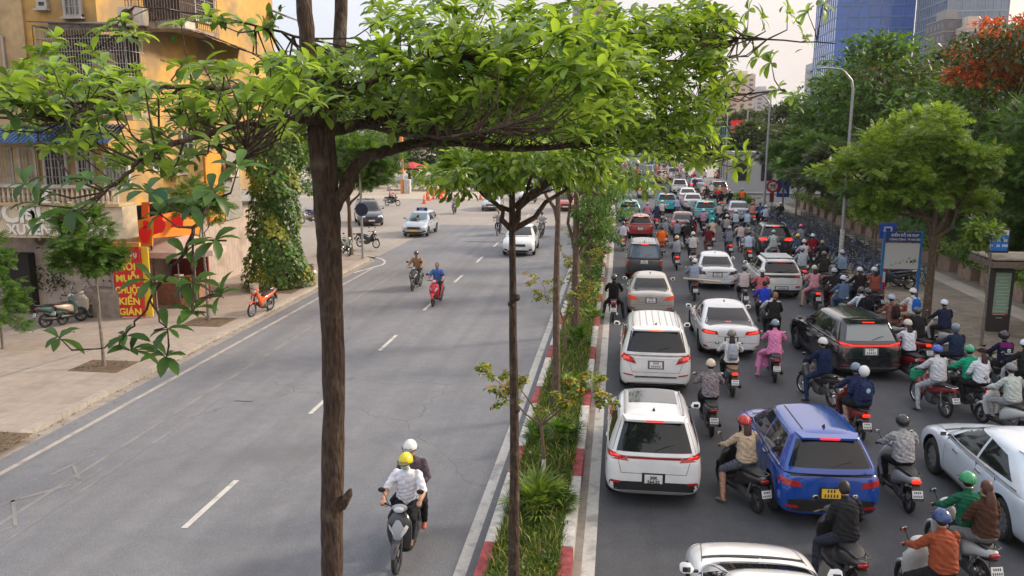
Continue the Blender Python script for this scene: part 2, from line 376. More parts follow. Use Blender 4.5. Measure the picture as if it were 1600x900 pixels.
# arc line at the corner and the corner's outer gutter line
ca = MB(); strip(ca, [(XK-.0, 40)]+[(XK-2.4+3.1*math.cos(a), 42.6+3.1*math.sin(a)) for a in [i*math.pi/2/10 for i in range(11)]]+[(-22, 45.9)], -.42, -.3, .002, .007)
struct('corner_marking', ca, LINE)
pa = MB()      # patched and sealed places in the asphalt
for (u, v, a_, b_) in ((380, 627, .28, .025), (760, 378, 1.6, .12)):
    g = G(u, v); pa.poly([(g.x-a_, g.y-b_, .0045), (g.x+a_*.8, g.y-b_*1.2, .0045), (g.x+a_, g.y+b_, .0045), (g.x-a_*.7, g.y+b_*1.3, .0045)])
struct('asphalt_patches', pa, mat('sealed_crack', (.035, .035, .037), .8))
# ---------------------------------------------------------------- median
KR = mat('kerb_red', (.27, .05, .055), .85, var=.5, vs=6); KW = mat('kerb_white', (.46, .45, .42), .85, var=.35, vs=5)
km = MB()
for side, x0, x1 in ((0, XL, XL+.22), (1, XR-.22, XR)):
    y = 4.0; k = 0
    while y < 210:
        ln = 1.45 if k % 2 else 2.9
        km.box(((x0+x1)/2, y+ln/2, .07), (x1-x0, ln-.012, .42), k % 2, bev=.025); y += ln; k += 1
    km.box(((x0+x1)/2, -12, .07), (x1-x0, 32, .42), 0, bev=.02)
struct('kerb', km, [KW, KR], 30)
struct('gutter', MB().box((XR+.07, 90, 0), (.14, 240, .008)), mat('gutter_concrete', (.26, .235, .21), .85, var=.25, vs=3))
sheet('median_soil', [(XL+.21, -28), (XR-.21, -28), (XR-.21, 215), (XL+.21, 215)], .20, EARTH)
# grass blades: uncountable
def blades(n, x0, x1, y0, y1, z, hmin, hmax, wd, name, m, label, lean=.5, pw=1.0):
    x = rng.uniform(x0, x1, n); y = y0+(y1-y0)*rng.random(n)**pw
    h = rng.uniform(hmin, hmax, n); a = rng.uniform(0, 2*np.pi, n); l = rng.uniform(.1, lean, n)*h
    b = rng.uniform(0, 2*np.pi, n); w_ = wd*(.6+.8*rng.random(n))*(1+y/60)
    px, py = np.cos(a)*w_, np.sin(a)*w_; lx, ly = np.cos(b)*l, np.sin(b)*l
    V = np.empty((n, 5, 3)); z0 = np.full(n, z)
    V[:, 0] = np.c_[x-px, y-py, z0]; V[:, 1] = np.c_[x+px, y+py, z0]
    V[:, 2] = np.c_[x+px*.8+lx*.35, y+py*.8+ly*.35, z0+h*.6]; V[:, 3] = np.c_[x-px*.8+lx*.35, y-py*.8+ly*.35, z0+h*.6]
    V[:, 4] = np.c_[x+lx, y+ly, z0+h*np.where(l > .4*h, .85, 1)]
    me = bpy.data.meshes.new(name); base_ = (np.arange(n)*5)[:, None]
    fq = (base_+[0, 1, 2, 3]); ft = (base_+[3, 2, 4])
    loops = np.concatenate([fq.ravel(), ft.ravel()]); starts = np.concatenate([np.arange(n)*4, n*4+np.arange(n)*3])
    me.vertices.add(n*5); me.vertices.foreach_set('co', V.ravel()); me.loops.add(len(loops)); me.loops.foreach_set('vertex_index', loops.astype(np.int32))
    me.polygons.add(2*n); me.polygons.foreach_set('loop_start', starts.astype(np.int32)); me.update(calc_edges=True); me.validate()
    me.materials.append(m); o = link(name, me); tag(o, label, 'grass', kind='stuff'); return o
GRASS = leafm('grass_blade', (.07, .13, .022), .5, .3)
gobj = blades(26000, XL+.2, XR-.18, 10, 34, .2, .08, .30, .007, 'median_grass', GRASS, 'long green grass growing between the red and white kerbs of the median', .9, 1.5)
k_ = 3600; y_ = 11+30*rng.random(k_)**1.5
GC = (np.c_[rng.uniform(XL+.25, XR-.25, k_), y_, rng.uniform(.2, .36, k_)], k_)
blades(1500, XL+.25, XR-.22, 10, 34, .2, .15, .42, .006, 'dry_grass', leafm('dry_blade', (.34, .30, .12), .4, .3), 'dry straw-coloured blades among the green median grass', .9, 1.5)
blades(16000, XL+.2, XR-.18, 33, 120, .2, .15, .42, .012, 'median_grass', GRASS, 'grass on the far stretch of the median', .8, 1.3)
# ================================================================== CARS (origin under the rear axle, front towards +Y)
def quad_grid(c, n, m):
    a, b, d, e = [Vector(q) for q in c]    # a-b bottom edge, e-d top edge
    return [[(a.lerp(b, i/n)).lerp(e.lerp(d, i/n), j/m) for i in range(n+1)] for j in range(m+1)]
def patch(mb, bvh, corners, d, off=.006, n=10, m=5, mi=0, skirt=.02):
    d = Vector(d).normalized(); g = quad_grid(corners, n, m); vs = []; last = None
    for row in g:
        for p in row:
            h = bvh.ray_cast(p-d*3, d, 8)
            if h[0] is None:
                q = bvh.find_nearest(p); h = (q[0],)
            vs.append(h[0]-d*off)
    fs = [(j*(n+1)+i, j*(n+1)+i+1, (j+1)*(n+1)+i+1, (j+1)*(n+1)+i) for j in range(m) for i in range(n)]
    o = len(vs); ring = [i for i in range(n+1)]+[j*(n+1)+n for j in range(1, m+1)]+[m*(n+1)+i for i in range(n-1, -1, -1)]+[j*(n+1) for j in range(m-1, 0, -1)]
    for i in ring: vs.append(vs[i]+d*(off+skirt))
    k = len(ring)
    for i in range(k): fs.append((ring[i], ring[(i+1) % k], o+(i+1) % k, o+i))
    mb.add(vs, fs, mi)
def mir(cs, s): return [(s*x, y, z) for x, y, z in cs]
def make_car(T):
    W2, L_r, wb, L_f, zs, Hh, wr = T['W']/2, T['lr'], T['wb'], T['lf'], T['zs'], T['H'], T.get('wr', .34)
    yr, yf = -L_r, wb+L_f
    zd = zs+.05; st = T.get('stance', .0)
    root = empty('car')
    # lower body sections: y, width scale, bottom, shoulder, deck, shear
    rt = T['rear_tilt']; zt = T.get('ztail', zs)
    S = [(yr, .74, .36, zt-.14, zt-.10, rt), (yr+.02, .90, .30, zt-.04, zt-.01, rt), (yr+.13, .985, .25, zt, zt+.03, rt), (yr+.45, 1.0, .2, zt+.01, zt+.04, rt*.5),
         (.15, 1.0, .18, zs+.02, zd, 0), (wb*.45, .985, .17, zs, zd, 0), (wb*.8, .985, .17, zs-.01, zd-.02, 0), (wb+.1, .99, .18, zs-.05, T['zh']+.02, 0),
         (wb+L_f*.45, .985, .18, T['zh']-.12, T['zh']-.05, 0), (yf-.2, .95, .2, T['zh']-.2, T['zh']-.13, -.1), (yf-.05, .84, .24, T['zh']-.30, T['zh']-.24, -.14), (yf, .66, .32, T['zh']-.38, T['zh']-.32, -.12)]
    vs = []; fs = []; K = 14
    for (y, k, zb, zsh, zdk, sh) in S:
        w_ = W2*k; cr = .035 if y > wb*.8 or y < 0 else .01
        half = [(0, zb), (.55*w_, zb), (.86*w_, zb+.02), (.97*w_, zb+.13), (1.0*w_, zb+(zsh-zb)*.5), (.985*w_, zsh-.09), (.925*w_, zsh), (.7*w_, zdk)]
        full = [(x, z) for x, z in half]+[(0, zdk+cr)]+[(-x, z) for x, z in half[::-1][:-1]]
        K = len(full)
        for x, z in full: vs.append((x, y+sh*max(0, z-.55), z))
    for i in range(len(S)-1):
        for k in range(K): fs.append((i*K+k, i*K+(k+1) % K, (i+1)*K+(k+1) % K, (i+1)*K+k))
    fs.append(tuple(range(K-1, -1, -1))); fs.append(tuple((len(S)-1)*K+k for k in range(K)))
    lo_ = MB().add(vs, fs); me = lo_.mesh('car_body', [paint((.5, .5, .5)), BLACK], 0)
    o = bpy.data.objects.new('tmp', me); sm = o.modifiers.new('s', 'SUBSURF'); sm.levels = 2
    # cut wheel arches
    cut = MB()
    for yy in (0, wb):
        for s in (-1, 1): cut.cyl((s*(W2-.30), yy, wr+.01), (s*(W2+.2), yy, wr+.01), wr+.065, 28)
    co = bpy.data.objects.new('tmpc', cut.mesh('cut', [BLACK, BLACK], 0))
    co.data.polygons.foreach_set('material_index', [1]*len(co.data.polygons))
    bo = o.modifiers.new('b', 'BOOLEAN'); bo.operation = 'DIFFERENCE'; bo.object = co; bo.solver = 'EXACT'
    m1 = evalmesh(o, (co,)); bpy.data.objects.remove(o); bpy.data.objects.remove(co)
    # greenhouse
    cb = T['cab']  # yrb rear base, yrt rear top, yft front top, yfb front base
    yrb, yrt, yft, yfb = cb; wt = T.get('wt', .74)*W2; wbz = T.get('wb_', .965)*W2; zr = Hh
    V = []; F = []
    prof = [(zs-.10, -.12), (zs+.03, .03), (zs+.5*(zr-zs), .47), (zr-.12, .86), (zr-.03, 1.0)]
    def ring(z, t, inset=0.0):
        xb = wbz+(wt-wbz)*t; y0 = yrb+(yrt-yrb)*t+inset; y1 = yfb+(yft-yfb)*t-inset; x = xb-inset
        bow = .10*(1-t*.2); rb = T.get('rbow', .05)
        return [(x*.62, y0-rb*.6, z), (x*.93, y0+.03, z), (x, y0+.22, z), (x*1.01, y0+(y1-y0)*.36, z), (x*1.0, y0+(y1-y0)*.66, z), (x*.96, y1-.22, z), (x*.86, y1-.03, z), (x*.55, y1+bow*.7, z), (0, y1+bow, z)]
    rings = []
    for z, t in prof:
        h = ring(z, t); rings.append(h+[(-x, y, zz) for x, y, zz in h[-2::-1]]+[(0, h[0][1]-.02, z)])
    h = ring(zr+.012, 1.0, .16); rings.append(h+[(-x, y, zz) for x, y, zz in h[-2::-1]]+[(0, h[0][1], zr+.012)])
    n = len(rings[0])
    for r_ in rings: V += r_
    for i in range(len(rings)-1):
        for k in range(n): F.append((i*n+k, i*n+(k+1) % n, (i+1)*n+(k+1) % n, (i+1)*n+k))
    F.append(tuple(range(n-1, -1, -1)))
    # roof cap as strips left-right
    b0 = (len(rings)-1)*n; hN = len(h)       # right indices 0..8, left 9..16 mirrored (7..0), last = rear centre
    top = [b0+i for i in range(n)]
    right = top[:8]; left = top[9:17][::-1]; cf = top[8]; cr_ = top[17]
    ci = []
    for i in range(8):
        ci.append(cr_ if i == 0 else (len(V)))
        if i: V.append((0, rings[-1][i][1], zr+.03))
    for i in range(7):
        F.append((right[i], right[i+1], ci[i+1], ci[i])); F.append((ci[i], ci[i+1], left[i+1], left[i]))
    F.append((right[7], cf, ci[7])); F.append((ci[7], cf, left[7]))
    cm = MB().add(V, F); o = bpy.data.objects.new('tmp', cm.mesh('cab', [BLACK], 0)); sm = o.modifiers.new('s', 'SUBSURF'); sm.levels = 2
    m2 = evalmesh(o); bpy.data.objects.remove(o)
    bm = bmesh.new(); bm.from_mesh(m1); n1 = len(bm.faces); bm.from_mesh(m2)
    for f in bm.faces[n1:] if False else [f for i, f in enumerate(bm.faces) if i >= n1]: f.material_index = 0
    bmesh.ops.recalc_face_normals(bm, faces=bm.faces)
    bme = bpy.data.meshes.new('car_body'); bm.to_mesh(bme); bvh = BVHTree.FromBMesh(bm); bm.free()
    bme.materials.append(paint((.5, .5, .5))); bme.materials.append(BLACK); bme.shade_smooth(); bme.set_sharp_from_angle(angle=R(40))
    link('body', bme, root)
    Hc = zr-zs
    def lerp(a, b, t): return a+(b-a)*t
    # windows: corners at (y,z)
    dr = (0, 1, 0); zb_, zt_ = zs+.08, zr-.10
    tb, tt = (zb_-zs)/Hc, (zt_-zs)/Hc
    wbot, wtop = T.get('rgw', (.84, .92)) 
    g = MB(); patch(g, bvh, [(-wbz*wbot, yrb-1, T.get('rgz', zb_)), (wbz*wbot, yrb-1, T.get('rgz', zb_)), (wt*wtop, yrb-1, zt_+T.get('rgt', .0)), (-wt*wtop, yrb-1, zt_+T.get('rgt', .0))], dr, .005, 16, 8)
    g.build('rear_window', GLASSD, root)
    g = MB(); patch(g, bvh, [(wbz*.84, yfb+1, zs+.07), (-wbz*.84, yfb+1, zs+.07), (-wt*.90, yfb+1, zr-.09), (wt*.90, yfb+1, zr-.09)], (0, -1, 0), .005, 16, 8)
    g.build('windshield', GLASSD, root)
    for s in (-1, 1):
        y_a, y_d = yrb+(yrt-yrb)*tb, yrb+(yrt-yrb)*tt; f_a, f_d = yfb+(yft-yfb)*tb, yfb+(yft-yfb)*tt
        bpil = lerp(yrb, yfb, T.get('bp', .50))
        q1 = [(s*2, y_a+T.get('dp', .34), zb_+T.get('kick', .04)), (s*2, bpil-.04, zb_), (s*2, bpil-.06, zt_+.01), (s*2, y_d+T.get('dp', .34)*.8, zt_-T.get('kt', .02))]
        q2 = [(s*2, bpil+.04, zb_), (s*2, f_a-.26, zb_-.01), (s*2, f_d-.10, zt_+.01), (s*2, bpil+.02, zt_+.01)]
        for q in (q1, q2):
            g = MB(); patch(g, bvh, q, (-s, 0, 0), .005, 8, 6); g.build('side_window', GLASSD, root)
        g = MB()    # window trim strip and sill cladding
        patch(g, bvh, [(s*2, y_a+.25, zb_-.045), (s*2, f_a-.18, zb_-.05), (s*2, f_a-.2, zb_-.025), (s*2, y_a+.28, zb_-.02)], (-s, 0, 0), .008, 12, 1); g.build('window_trim', CHROME if T.get('chrome', 1) else BLACK, root)
        g = MB(); patch(g, bvh, [(s*2, wr+.12, .2), (s*2, wb-wr-.12, .2), (s*2, wb-wr-.12, T.get('sill', .30)), (s*2, wr+.12, T.get('sill', .30))], (-s, 0, 0), .01, 12, 2); g.build('sill', BLACK, root)
        g = MB()
        for yy in (bpil, bpil-.95 if bpil-.95 > .1 else .32, f_a-.12):
            patch(g, bvh, [(s*2, yy-.004, .34), (s*2, yy+.004, .34), (s*2, yy+.004, zb_-.07), (s*2, yy-.004, zb_-.07)], (-s, 0, 0), .002, 1, 8)
        patch(g, bvh, [(s*2, .3, .335), (s*2, wb-.35, .335), (s*2, wb-.35, .345), (s*2, .3, .345)], (-s, 0, 0), .002, 8, 1)
        g.build('door_seam', BLACK, root)
        for yy in (bpil-.24, bpil+.62+.1):
            g = MB(); patch(g, bvh, [(s*2, yy, zs-.14), (s*2, yy+.2, zs-.135), (s*2, yy+.2, zs-.11), (s*2, yy, zs-.115)], (-s, 0, 0), .025, 4, 1, skirt=.03); g.build('door_handle', CHROME, root)
        ym = f_a-.22; zm = zs+.11
        mg = MB(); mg.loft([((s*(W2+.0), ym, zm-.02), (.02, 0, 0), (0, .03, .02)), ((s*(W2+.03), ym, zm), (.02, 0, 0), (0, .06, .05)), ((s*(W2+.13), ym-.01, zm+.01), (.02, 0, 0), (0, .055, .06)), ((s*(W2+.17), ym, zm+.01), (.01, 0, 0), (0, .03, .04))], 12)
        mir_ = mg.build('door_mirror', paint((.5, .5, .5)), root)
        mm = MB().box((s*(W2+.09), ym-.062, zm+.008), (.11, .01, .075), bev=.004); mm.build('mirror_glass', mat('car_mirror_glass', (.16, .17, .18), .1, .8), mir_)
        MB().box((s*(W2-.03), ym, zm-.04), (.10, .04, .03)).build('mirror_arm', BLACK, mir_)
    # rear: lights, plate, cladding
    Z = T['tail']
    for s in (-1, 1):
        g = MB()
        for q in Z['lamps']: patch(g, bvh, [(s*x, yr-1, z) for x, z in q] if s > 0 else [(s*x, yr-1, z) for x, z in q], (0, 1, 0), .010, 8, 3, mi=0)
        if Z.get('side'): q = Z['side']; patch(g, bvh, [(s*2, yr+y, z) for y, z in q], (-s, 0, 0), .010, 5, 3)
        g.build('tail_light', [REDD], root)
        if Z.get('lit'):
            g = MB(); q = Z['lit']; patch(g, bvh, [(s*x, yr-1, z) for x, z in q], (0, 1, 0), .016, 6, 2); g.build('brake_lamp', REDL, root)
        g = MB(); q = Z.get('refl', [(.52, .40), (.72, .41), (.72, .44), (.52, .43)]); patch(g, bvh, [(s*x, yr-1, z) for x, z in q], (0, 1, 0), .014, 5, 1); g.build('rear_reflector', REDD, root)
    zc = Z['plate']; g = MB(); pw, ph = Z.get('psz', (.33, .165))
    patch(g, bvh, [(-pw/2-.05, yr-1, zc-ph/2-.03), (pw/2+.05, yr-1, zc-ph/2-.03), (pw/2+.05, yr-1, zc+ph/2+.03), (-pw/2-.05, yr-1, zc+ph/2+.03)], dr, .004, 4, 2); g.build('plate_recess', mat('recess_grey', (.10, .10, .11), .5) if not Z.get('dark') else BLACK, root)
    g = MB(); patch(g, bvh, [(-pw/2, yr-1, zc-ph/2), (pw/2, yr-1, zc-ph/2), (pw/2, yr-1, zc+ph/2), (-pw/2, yr-1, zc+ph/2)], dr, .014, 3, 2); pl = g.build('licence_plate', PLATEW, root)
    if not Z.get('notext'):
        g = MB()
        rows = ((.3, 3), (-.22, 5)) if pw < .4 else ((0, 8),)
        for rz_, nn in rows:
            for k in range(nn):
                xx = (k-(nn-1)/2)*pw*.8/ (nn if nn > 3 else 5); hh = ph*.17 if pw < .4 else ph*.3
                patch(g, bvh, [(xx-.014, yr-1, zc+rz_*ph-hh), (xx+.014, yr-1, zc+rz_*ph-hh), (xx+.012, yr-1, zc+rz_*ph+hh), (xx-.010, yr-1, zc+rz_*ph+hh)], dr, .0165, 1, 1)
        g.build('plate_characters', INK, pl)
    g = MB()
    for (x0, x1, z0, z1) in Z['clad']: patch(g, bvh, [(-x0, yr-1, z0), (x0, yr-1, z0), (x1, yr-1, z1), (-x1, yr-1, z1)], dr, .010, 16, 3)
    if Z.get('skid'): x0, z0, z1 = Z['skid']; patch(g, bvh, [(-x0, yr-1, z0), (x0, yr-1, z0), (x0*1.04, yr-1, z1), (-x0*1.04, yr-1, z1)], dr, .022, 14, 2, mi=1)
    g.build('rear_bumper', [BLACK, mat('satin_silver', (.45, .45, .46), .35, .7)], root)
    g = MB()
    for (a, b) in Z['seams']:
        dx = Vector((b[0]-a[0], 0, b[1]-a[1])); nn = Vector((-dx.z, 0, dx.x)).normalized()*.004
        A = Vector((a[0], yr-1, a[1])); B = Vector((b[0], yr-1, b[1]))
        for s in (-1, 1):
            patch(g, bvh, [(s*q.x, q.y, q.z) for q in (A-nn, B-nn, B+nn, A+nn)], dr, .002, 12, 1)
    g.build('tailgate_seam', BLACK, root)
    for (kind_, q) in Z.get('trim', []):
        g = MB(); patch(g, bvh, [(x, yr-1, z) for x, z in q], dr, .014, 14, 1); g.build('tailgate_trim', {'c': CHROME, 'r': REDD, 'k': BLACK, 'R': REDL}[kind_], root)
    g = MB(); q = [(-.12, yr-1, zs+.06), (.12, yr-1, zs+.06), (.12, yr-1, zs+.075), (-.12, yr-1, zs+.075)]
    sw = MB(); sw.tube([(0.02, yrb-.04+(yrt-yrb)*.1, zs+.12), (.22, yrb-.05+(yrt-yrb)*.2, zs+.2), (.36, yrb-.03+(yrt-yrb)*.25, zs+.22)], .008, 5)
    if T.get('wiper', 1): sw.build('rear_wiper', BLACK, root)
    zz = zr-.02
    if T.get('spoiler', 1):
        sp_ = MB(); pts = [(-wt*.92, yrt+.12, zz-.02), (wt*.92, yrt+.12, zz-.02), (wt*.80, yrt-.14, zz-.045), (-wt*.80, yrt-.14, zz-.045)]
        sp_.prism(pts, (0, 0, .035)); so_ = sp_.build('spoiler', paint((.5, .5, .5)), root, 50)
        MB().box((0, yrt-.145, zz-.028), (.34, .012, .026)).build('high_brake_light', REDL if T.get('hbl', 1) else REDD, so_)
    else:
        g = MB(); patch(g, bvh, [(-.09, yrb-1, zs+.12), (.09, yrb-1, zs+.12), (.09, yrb-1, zs+.132), (-.09, yrb-1, zs+.132)], dr, .018, 3, 1); g.build('high_brake_light', REDL if T.get('hbl', 1) else REDD, root)
    if T.get('rails'):
        for s in (-1, 1):
            r_ = MB(); x = s*wt*.84; r_.tube([(x, yrt+.15, zr-.01), (x, yrt+.22, zr+.05), (x, (yrt+yft)/2, zr+.065), (x, yft-.35, zr+.045), (x, yft-.28, zr-.01)], .018, 6); r_.build('roof_rail', T['rails'], root)
    if T.get('bars'):
        for k in range(T['bars']):
            yb = yrt+.25+k*(yft-yrt-.6)/(T['bars']-1); r_ = MB().box((0, yb, zr+.075), (wt*1.72, .11, .03), bev=.01); r_.box((-wt*.8, yb, zr+.03), (.04, .06, .09)); r_.box((wt*.8, yb, zr+.03), (.04, .06, .09)); r_.build('roof_bar', T.get('barm', STEEL), root)
    if T.get('pano'):
        g = MB(); y0, y1 = T['pano']; patch(g, bvh, [(-wt*.72, y0, 3), (wt*.72, y0, 3), (wt*.72, y1, 3), (-wt*.72, y1, 3)], (0, 0, -1), .006, 8, 8); g.build('sunroof', mat('sunroof_glass', (.03, .035, .035), .05, coat=.8), root)
    if T.get('ribs'):
        g = MB()
        for x in T['ribs']: patch(g, bvh, [(x-.012, yrt+.2, 3), (x+.012, yrt+.2, 3), (x+.012, yft-.2, 3), (x-.012, yft-.2, 3)], (0, 0, -1), .006, 1, 10)
        g.build('roof_ribs', T.get('ribm', mat('roof_groove', (.35, .35, .36), .4)), root)
    MB().loft([((0, yrt+.3, zr+.02), (.03, 0, 0), (0, .07, 0)), ((0, yrt+.27, zr+.07), (.012, 0, 0), (0, .03, 0)), ((0, yrt+.24, zr+.095), (.004, 0, 0), (0, .012, 0))], 8).build('antenna', BLACK, root)
    # front: lamps, grille, plate, hood seams
    df = (0, -1, 0); zh = T['zh']
    for s in (-1, 1):
        g = MB(); patch(g, bvh, [(s*.50, yf+1, zh-.33), (s*.80, yf+1, zh-.27), (s*.80, yf+1, zh-.17), (s*.46, yf+1, zh-.24)], df, .010, 6, 3); g.build('headlight', LAMPW, root)
        g = MB(); patch(g, bvh, [(s*.60, yf+1, .34), (s*.80, yf+1, .36), (s*.80, yf+1, .46), (s*.60, yf+1, .44)], df, .012, 4, 2); g.build('fog_lamp_recess', BLACK, root)
    g = MB(); gz = T.get('grille', (.42, .40, zh-.42, zh-.28)); patch(g, bvh, [(-gz[0], yf+1, gz[2]), (gz[0], yf+1, gz[2]), (gz[1], yf+1, gz[3]), (-gz[1], yf+1, gz[3])], df, .012, 8, 3)
    patch(g, bvh, [(-.62, yf+1, .26), (.62, yf+1, .26), (.56, yf+1, .38), (-.56, yf+1, .38)], df, .012, 8, 2); g.build('grille', BLACK, root)
    g = MB(); patch(g, bvh, [(-.23, yf+1, .40), (.23, yf+1, .40), (.23, yf+1, .50), (-.23, yf+1, .50)], df, .022, 3, 1); g.build('front_plate', PLATEW, root)
    g = MB()
    for s in (-1, 1):
        patch(g, bvh, [(s*W2*.80-.005, yfb+.05, 3), (s*W2*.80+.005, yfb+.05, 3), (s*W2*.70+.005, yf-.25, 3), (s*W2*.70-.005, yf-.25, 3)], (0, 0, -1), .003, 1, 12)
    patch(g, bvh, [(-W2*.78, yfb+.12, 3), (W2*.78, yfb+.12, 3), (W2*.78, yfb+.20, 3), (-W2*.78, yfb+.20, 3)], (0, 0, -1), .004, 10, 1)
    g.build('hood_seam', BLACK, root)
    for s in (-1, 1):
        wp = MB(); wp.tube([(s*.3-.2, yfb+.06, zs+.07), (s*.3+.35, yfb-.02, zs+.11)], .009, 5); wp.build('wiper', BLACK, root)
    # wheels
    rimm = T.get('rim', RIM)
    for yy in (0, wb):
        for s in (-1, 1):
            w0 = MB(); w0.torus((s*(W2-.115), yy, wr), wr-.085, .085, 'x', 30, 10, sc_=1.15); wo = w0.build('wheel', RUBBER, root)
            rm = MB(); x = s*(W2-.055)
            rm.cyl((x-s*.13, yy, wr), (x-s*.06, yy, wr), wr-.10, 24, 1); rm.torus((x-s*.02, yy, wr), wr-.105, .012, 'x', 26, 6)
            for k in range(T.get('spokes', 5)):
                a = k*2*math.pi/T.get('spokes', 5)+.3; dirv = Vector((0, math.cos(a), math.sin(a))); side = Vector((0, -math.sin(a), math.cos(a)))
                c0 = Vector((x-s*.03, yy, wr)); p0 = c0+dirv*.03; p1 = c0+dirv*(wr-.10)
                rm.prism([p0-side*.035, p1-side*.045, p1+side*.045, p0+side*.035], (s*.02, 0, 0))
            rm.cyl((x-s*.05, yy, wr), (x, yy, wr), .05, 12)
            rm.build('rim', [rimm, BLACK], wo)
    for s in (-1, 1):
        if T.get('pipes'): MB().cyl((s*.52, yr-.02, .28), (s*.52, yr+.3, .28), .045, 12).build('exhaust', CHROME, root)
    return root
TY = {}
base_suv = dict(W=1.83, lr=.83, wb=2.65, lf=.88, zs=1.02, H=1.65, zh=1.02, rear_tilt=.10, cab=(-.80, -.50, 1.45, 2.40), wt=.72, wr=.345)
TY['suv_a'] = dict(base_suv, lr=.86, H=1.68, cab=(-.795, -.42, 1.40, 2.35), rails=mat('satin_silver', (.45, .45, .46), .35, .7), pano=(.35, 1.28), ribs=[], sill=.34, rgw=(.88, .95), tail=dict(
    lamps=[[(.47, .93), (.85, .96), (.87, 1.10), (.52, 1.00)]], side=[(.04, .97), (.40, .99), (.36, 1.05), (.04, 1.10)], lit=[(.62, 1.0), (.84, 1.0), (.85, 1.05), (.64, 1.02)], plate=.60, psz=(.33, .165), notext=1,
    clad=[(.84, .82, .36, .54)], skid=(.60, .30, .37), refl=[(.62, .50), (.80, .52), (.80, .56), (.62, .545)], dark=1,
    seams=[((.0, .70), (.60, .70)), ((.60, .70), (.66, .93))], trim=[('r', [(-.50, .975), (.50, .975), (.50, 1.01), (-.50, 1.01)])]))
TY['suv_b'] = dict(base_suv, W=1.93, lr=1.08, wb=3.05, lf=.86, zs=1.12, H=1.80, zh=1.10, cab=(-1.0, -.66, 1.60, 2.60), wt=.76, wr=.375, rails=STEEL, ribs=[-.42, -.24, -.06, .12, .30, .46], rear_tilt=.16, kick=.06, rgz=1.20, spokes=7, tail=dict(
    lamps=[[(.52, .88), (.92, .98), (.93, 1.18), (.60, 1.04)]], side=[(.03, 1.0), (.30, 1.02), (.22, 1.14), (.03, 1.17)], lit=[(.70, 1.0), (.91, 1.05), (.91, 1.12), (.72, 1.06)], plate=.86, psz=(.33, .165),
    clad=[(.84, .86, .30, .37)], skid=(.55, .36, .40), refl=[(.60, .56), (.86, .60), (.86, .63), (.60, .59)],
    seams=[((.0, .66), (.62, .66)), ((.62, .66), (.70, .90))], trim=[('c', [(-.58, 1.03), (.58, 1.03), (.58, 1.055), (-.58, 1.055)]), ('c', [(-.55, .52), (.55, .52), (.56, .56), (-.56, .56)])]))
TY['sedan'] = dict(base_suv, W=1.78, lr=1.0, wb=2.65, lf=.88, zs=.93, H=1.46, zh=.92, ztail=.98, rear_tilt=.05, cab=(-.36, .42, 1.45, 2.42), wt=.70, wr=.325, wb_=.92, spoiler=0, wiper=0, dp=.42, kt=.0, bp=.53, rgw=(.86, .86), tail=dict(
    lamps=[[(.50, .72), (.88, .78), (.88, .92), (.56, .86)]], side=[(.03, .78), (.28, .80), (.2, .90), (.03, .92)], plate=.72, psz=(.33, .165), clad=[(.56, .60, .24, .31)], refl=[(.60, .40), (.80, .42), (.80, .46), (.60, .44)],
    seams=[((.0, .64), (.44, .64)), ((.44, .64), (.52, .86)), ((0, .545), (.84, .545))], trim=[('c', [(-.42, .83), (.42, .83), (.44, .86), (-.44, .86)])]))
TY['sedan_sport'] = dict(TY['sedan'], W=1.84, lr=1.05, wb=2.85, H=1.45, zs=.92, cab=(-.40, .62, 1.52, 2.62), wr=.34, hbl=1, spokes=7, pipes=0, tail=dict(
    lamps=[[(.40, .80), (.88, .84), (.89, .97), (.44, .90)]], side=[(.03, .84), (.30, .86), (.24, .94), (.03, .96)], lit=[(.50, .83), (.87, .87), (.87, .92), (.52, .87)], plate=.62, psz=(.33, .165), clad=[(.62, .66, .24, .34)], refl=[(.70, .40), (.84, .42), (.84, .48), (.74, .46)],
    seams=[((.0, .74), (.40, .74)), ((.40, .74), (.42, .80)), ((0, .545), (.84, .545))]))
TY['boxy'] = dict(base_suv, W=1.76, lr=.95, wb=2.7, lf=.8, zs=1.05, H=1.80, zh=1.06, rear_tilt=.06, cab=(-.90, -.74, 1.45, 2.15), wt=.80, wr=.35, rails=STEEL, ribs=[-.45, -.3, -.15, 0, .15, .3, .45], chrome=0, tail=dict(
    lamps=[[(.72, .72), (.86, .72), (.86, 1.04), (.74, 1.04)]], plate=.92, psz=(.33, .165), clad=[(.86, .86, .3, .52)], seams=[((.0, .62), (.70, .62)), ((.70, .62), (.71, 1.0))]))
TY['suv_rack'] = dict(base_suv, W=1.84, lr=.9, wb=2.68, lf=.87, zs=1.04, H=1.62, cab=(-.80, -.36, 1.42, 2.38), bars=6, pano=(-.15, 1.3), barm=mat('white_rack', (.62, .64, .66), .4), rails=BLACK, rgz=1.12, rear_tilt=.14, tail=dict(
    lamps=[[(.10, .93), (.86, .93), (.87, 1.03), (.10, 1.02)]], plate=.50, psz=(.46, .11), clad=[(.84, .84, .27, .42)], refl=[(.56, .52), (.74, .53), (.74, .60), (.58, .59)], seams=[((.0, .66), (.66, .66)), ((.66, .66), (.70, .90))], trim=[('k', [(-.86, .94), (.86, .94), (.86, 1.03), (-.86, 1.03)])]))
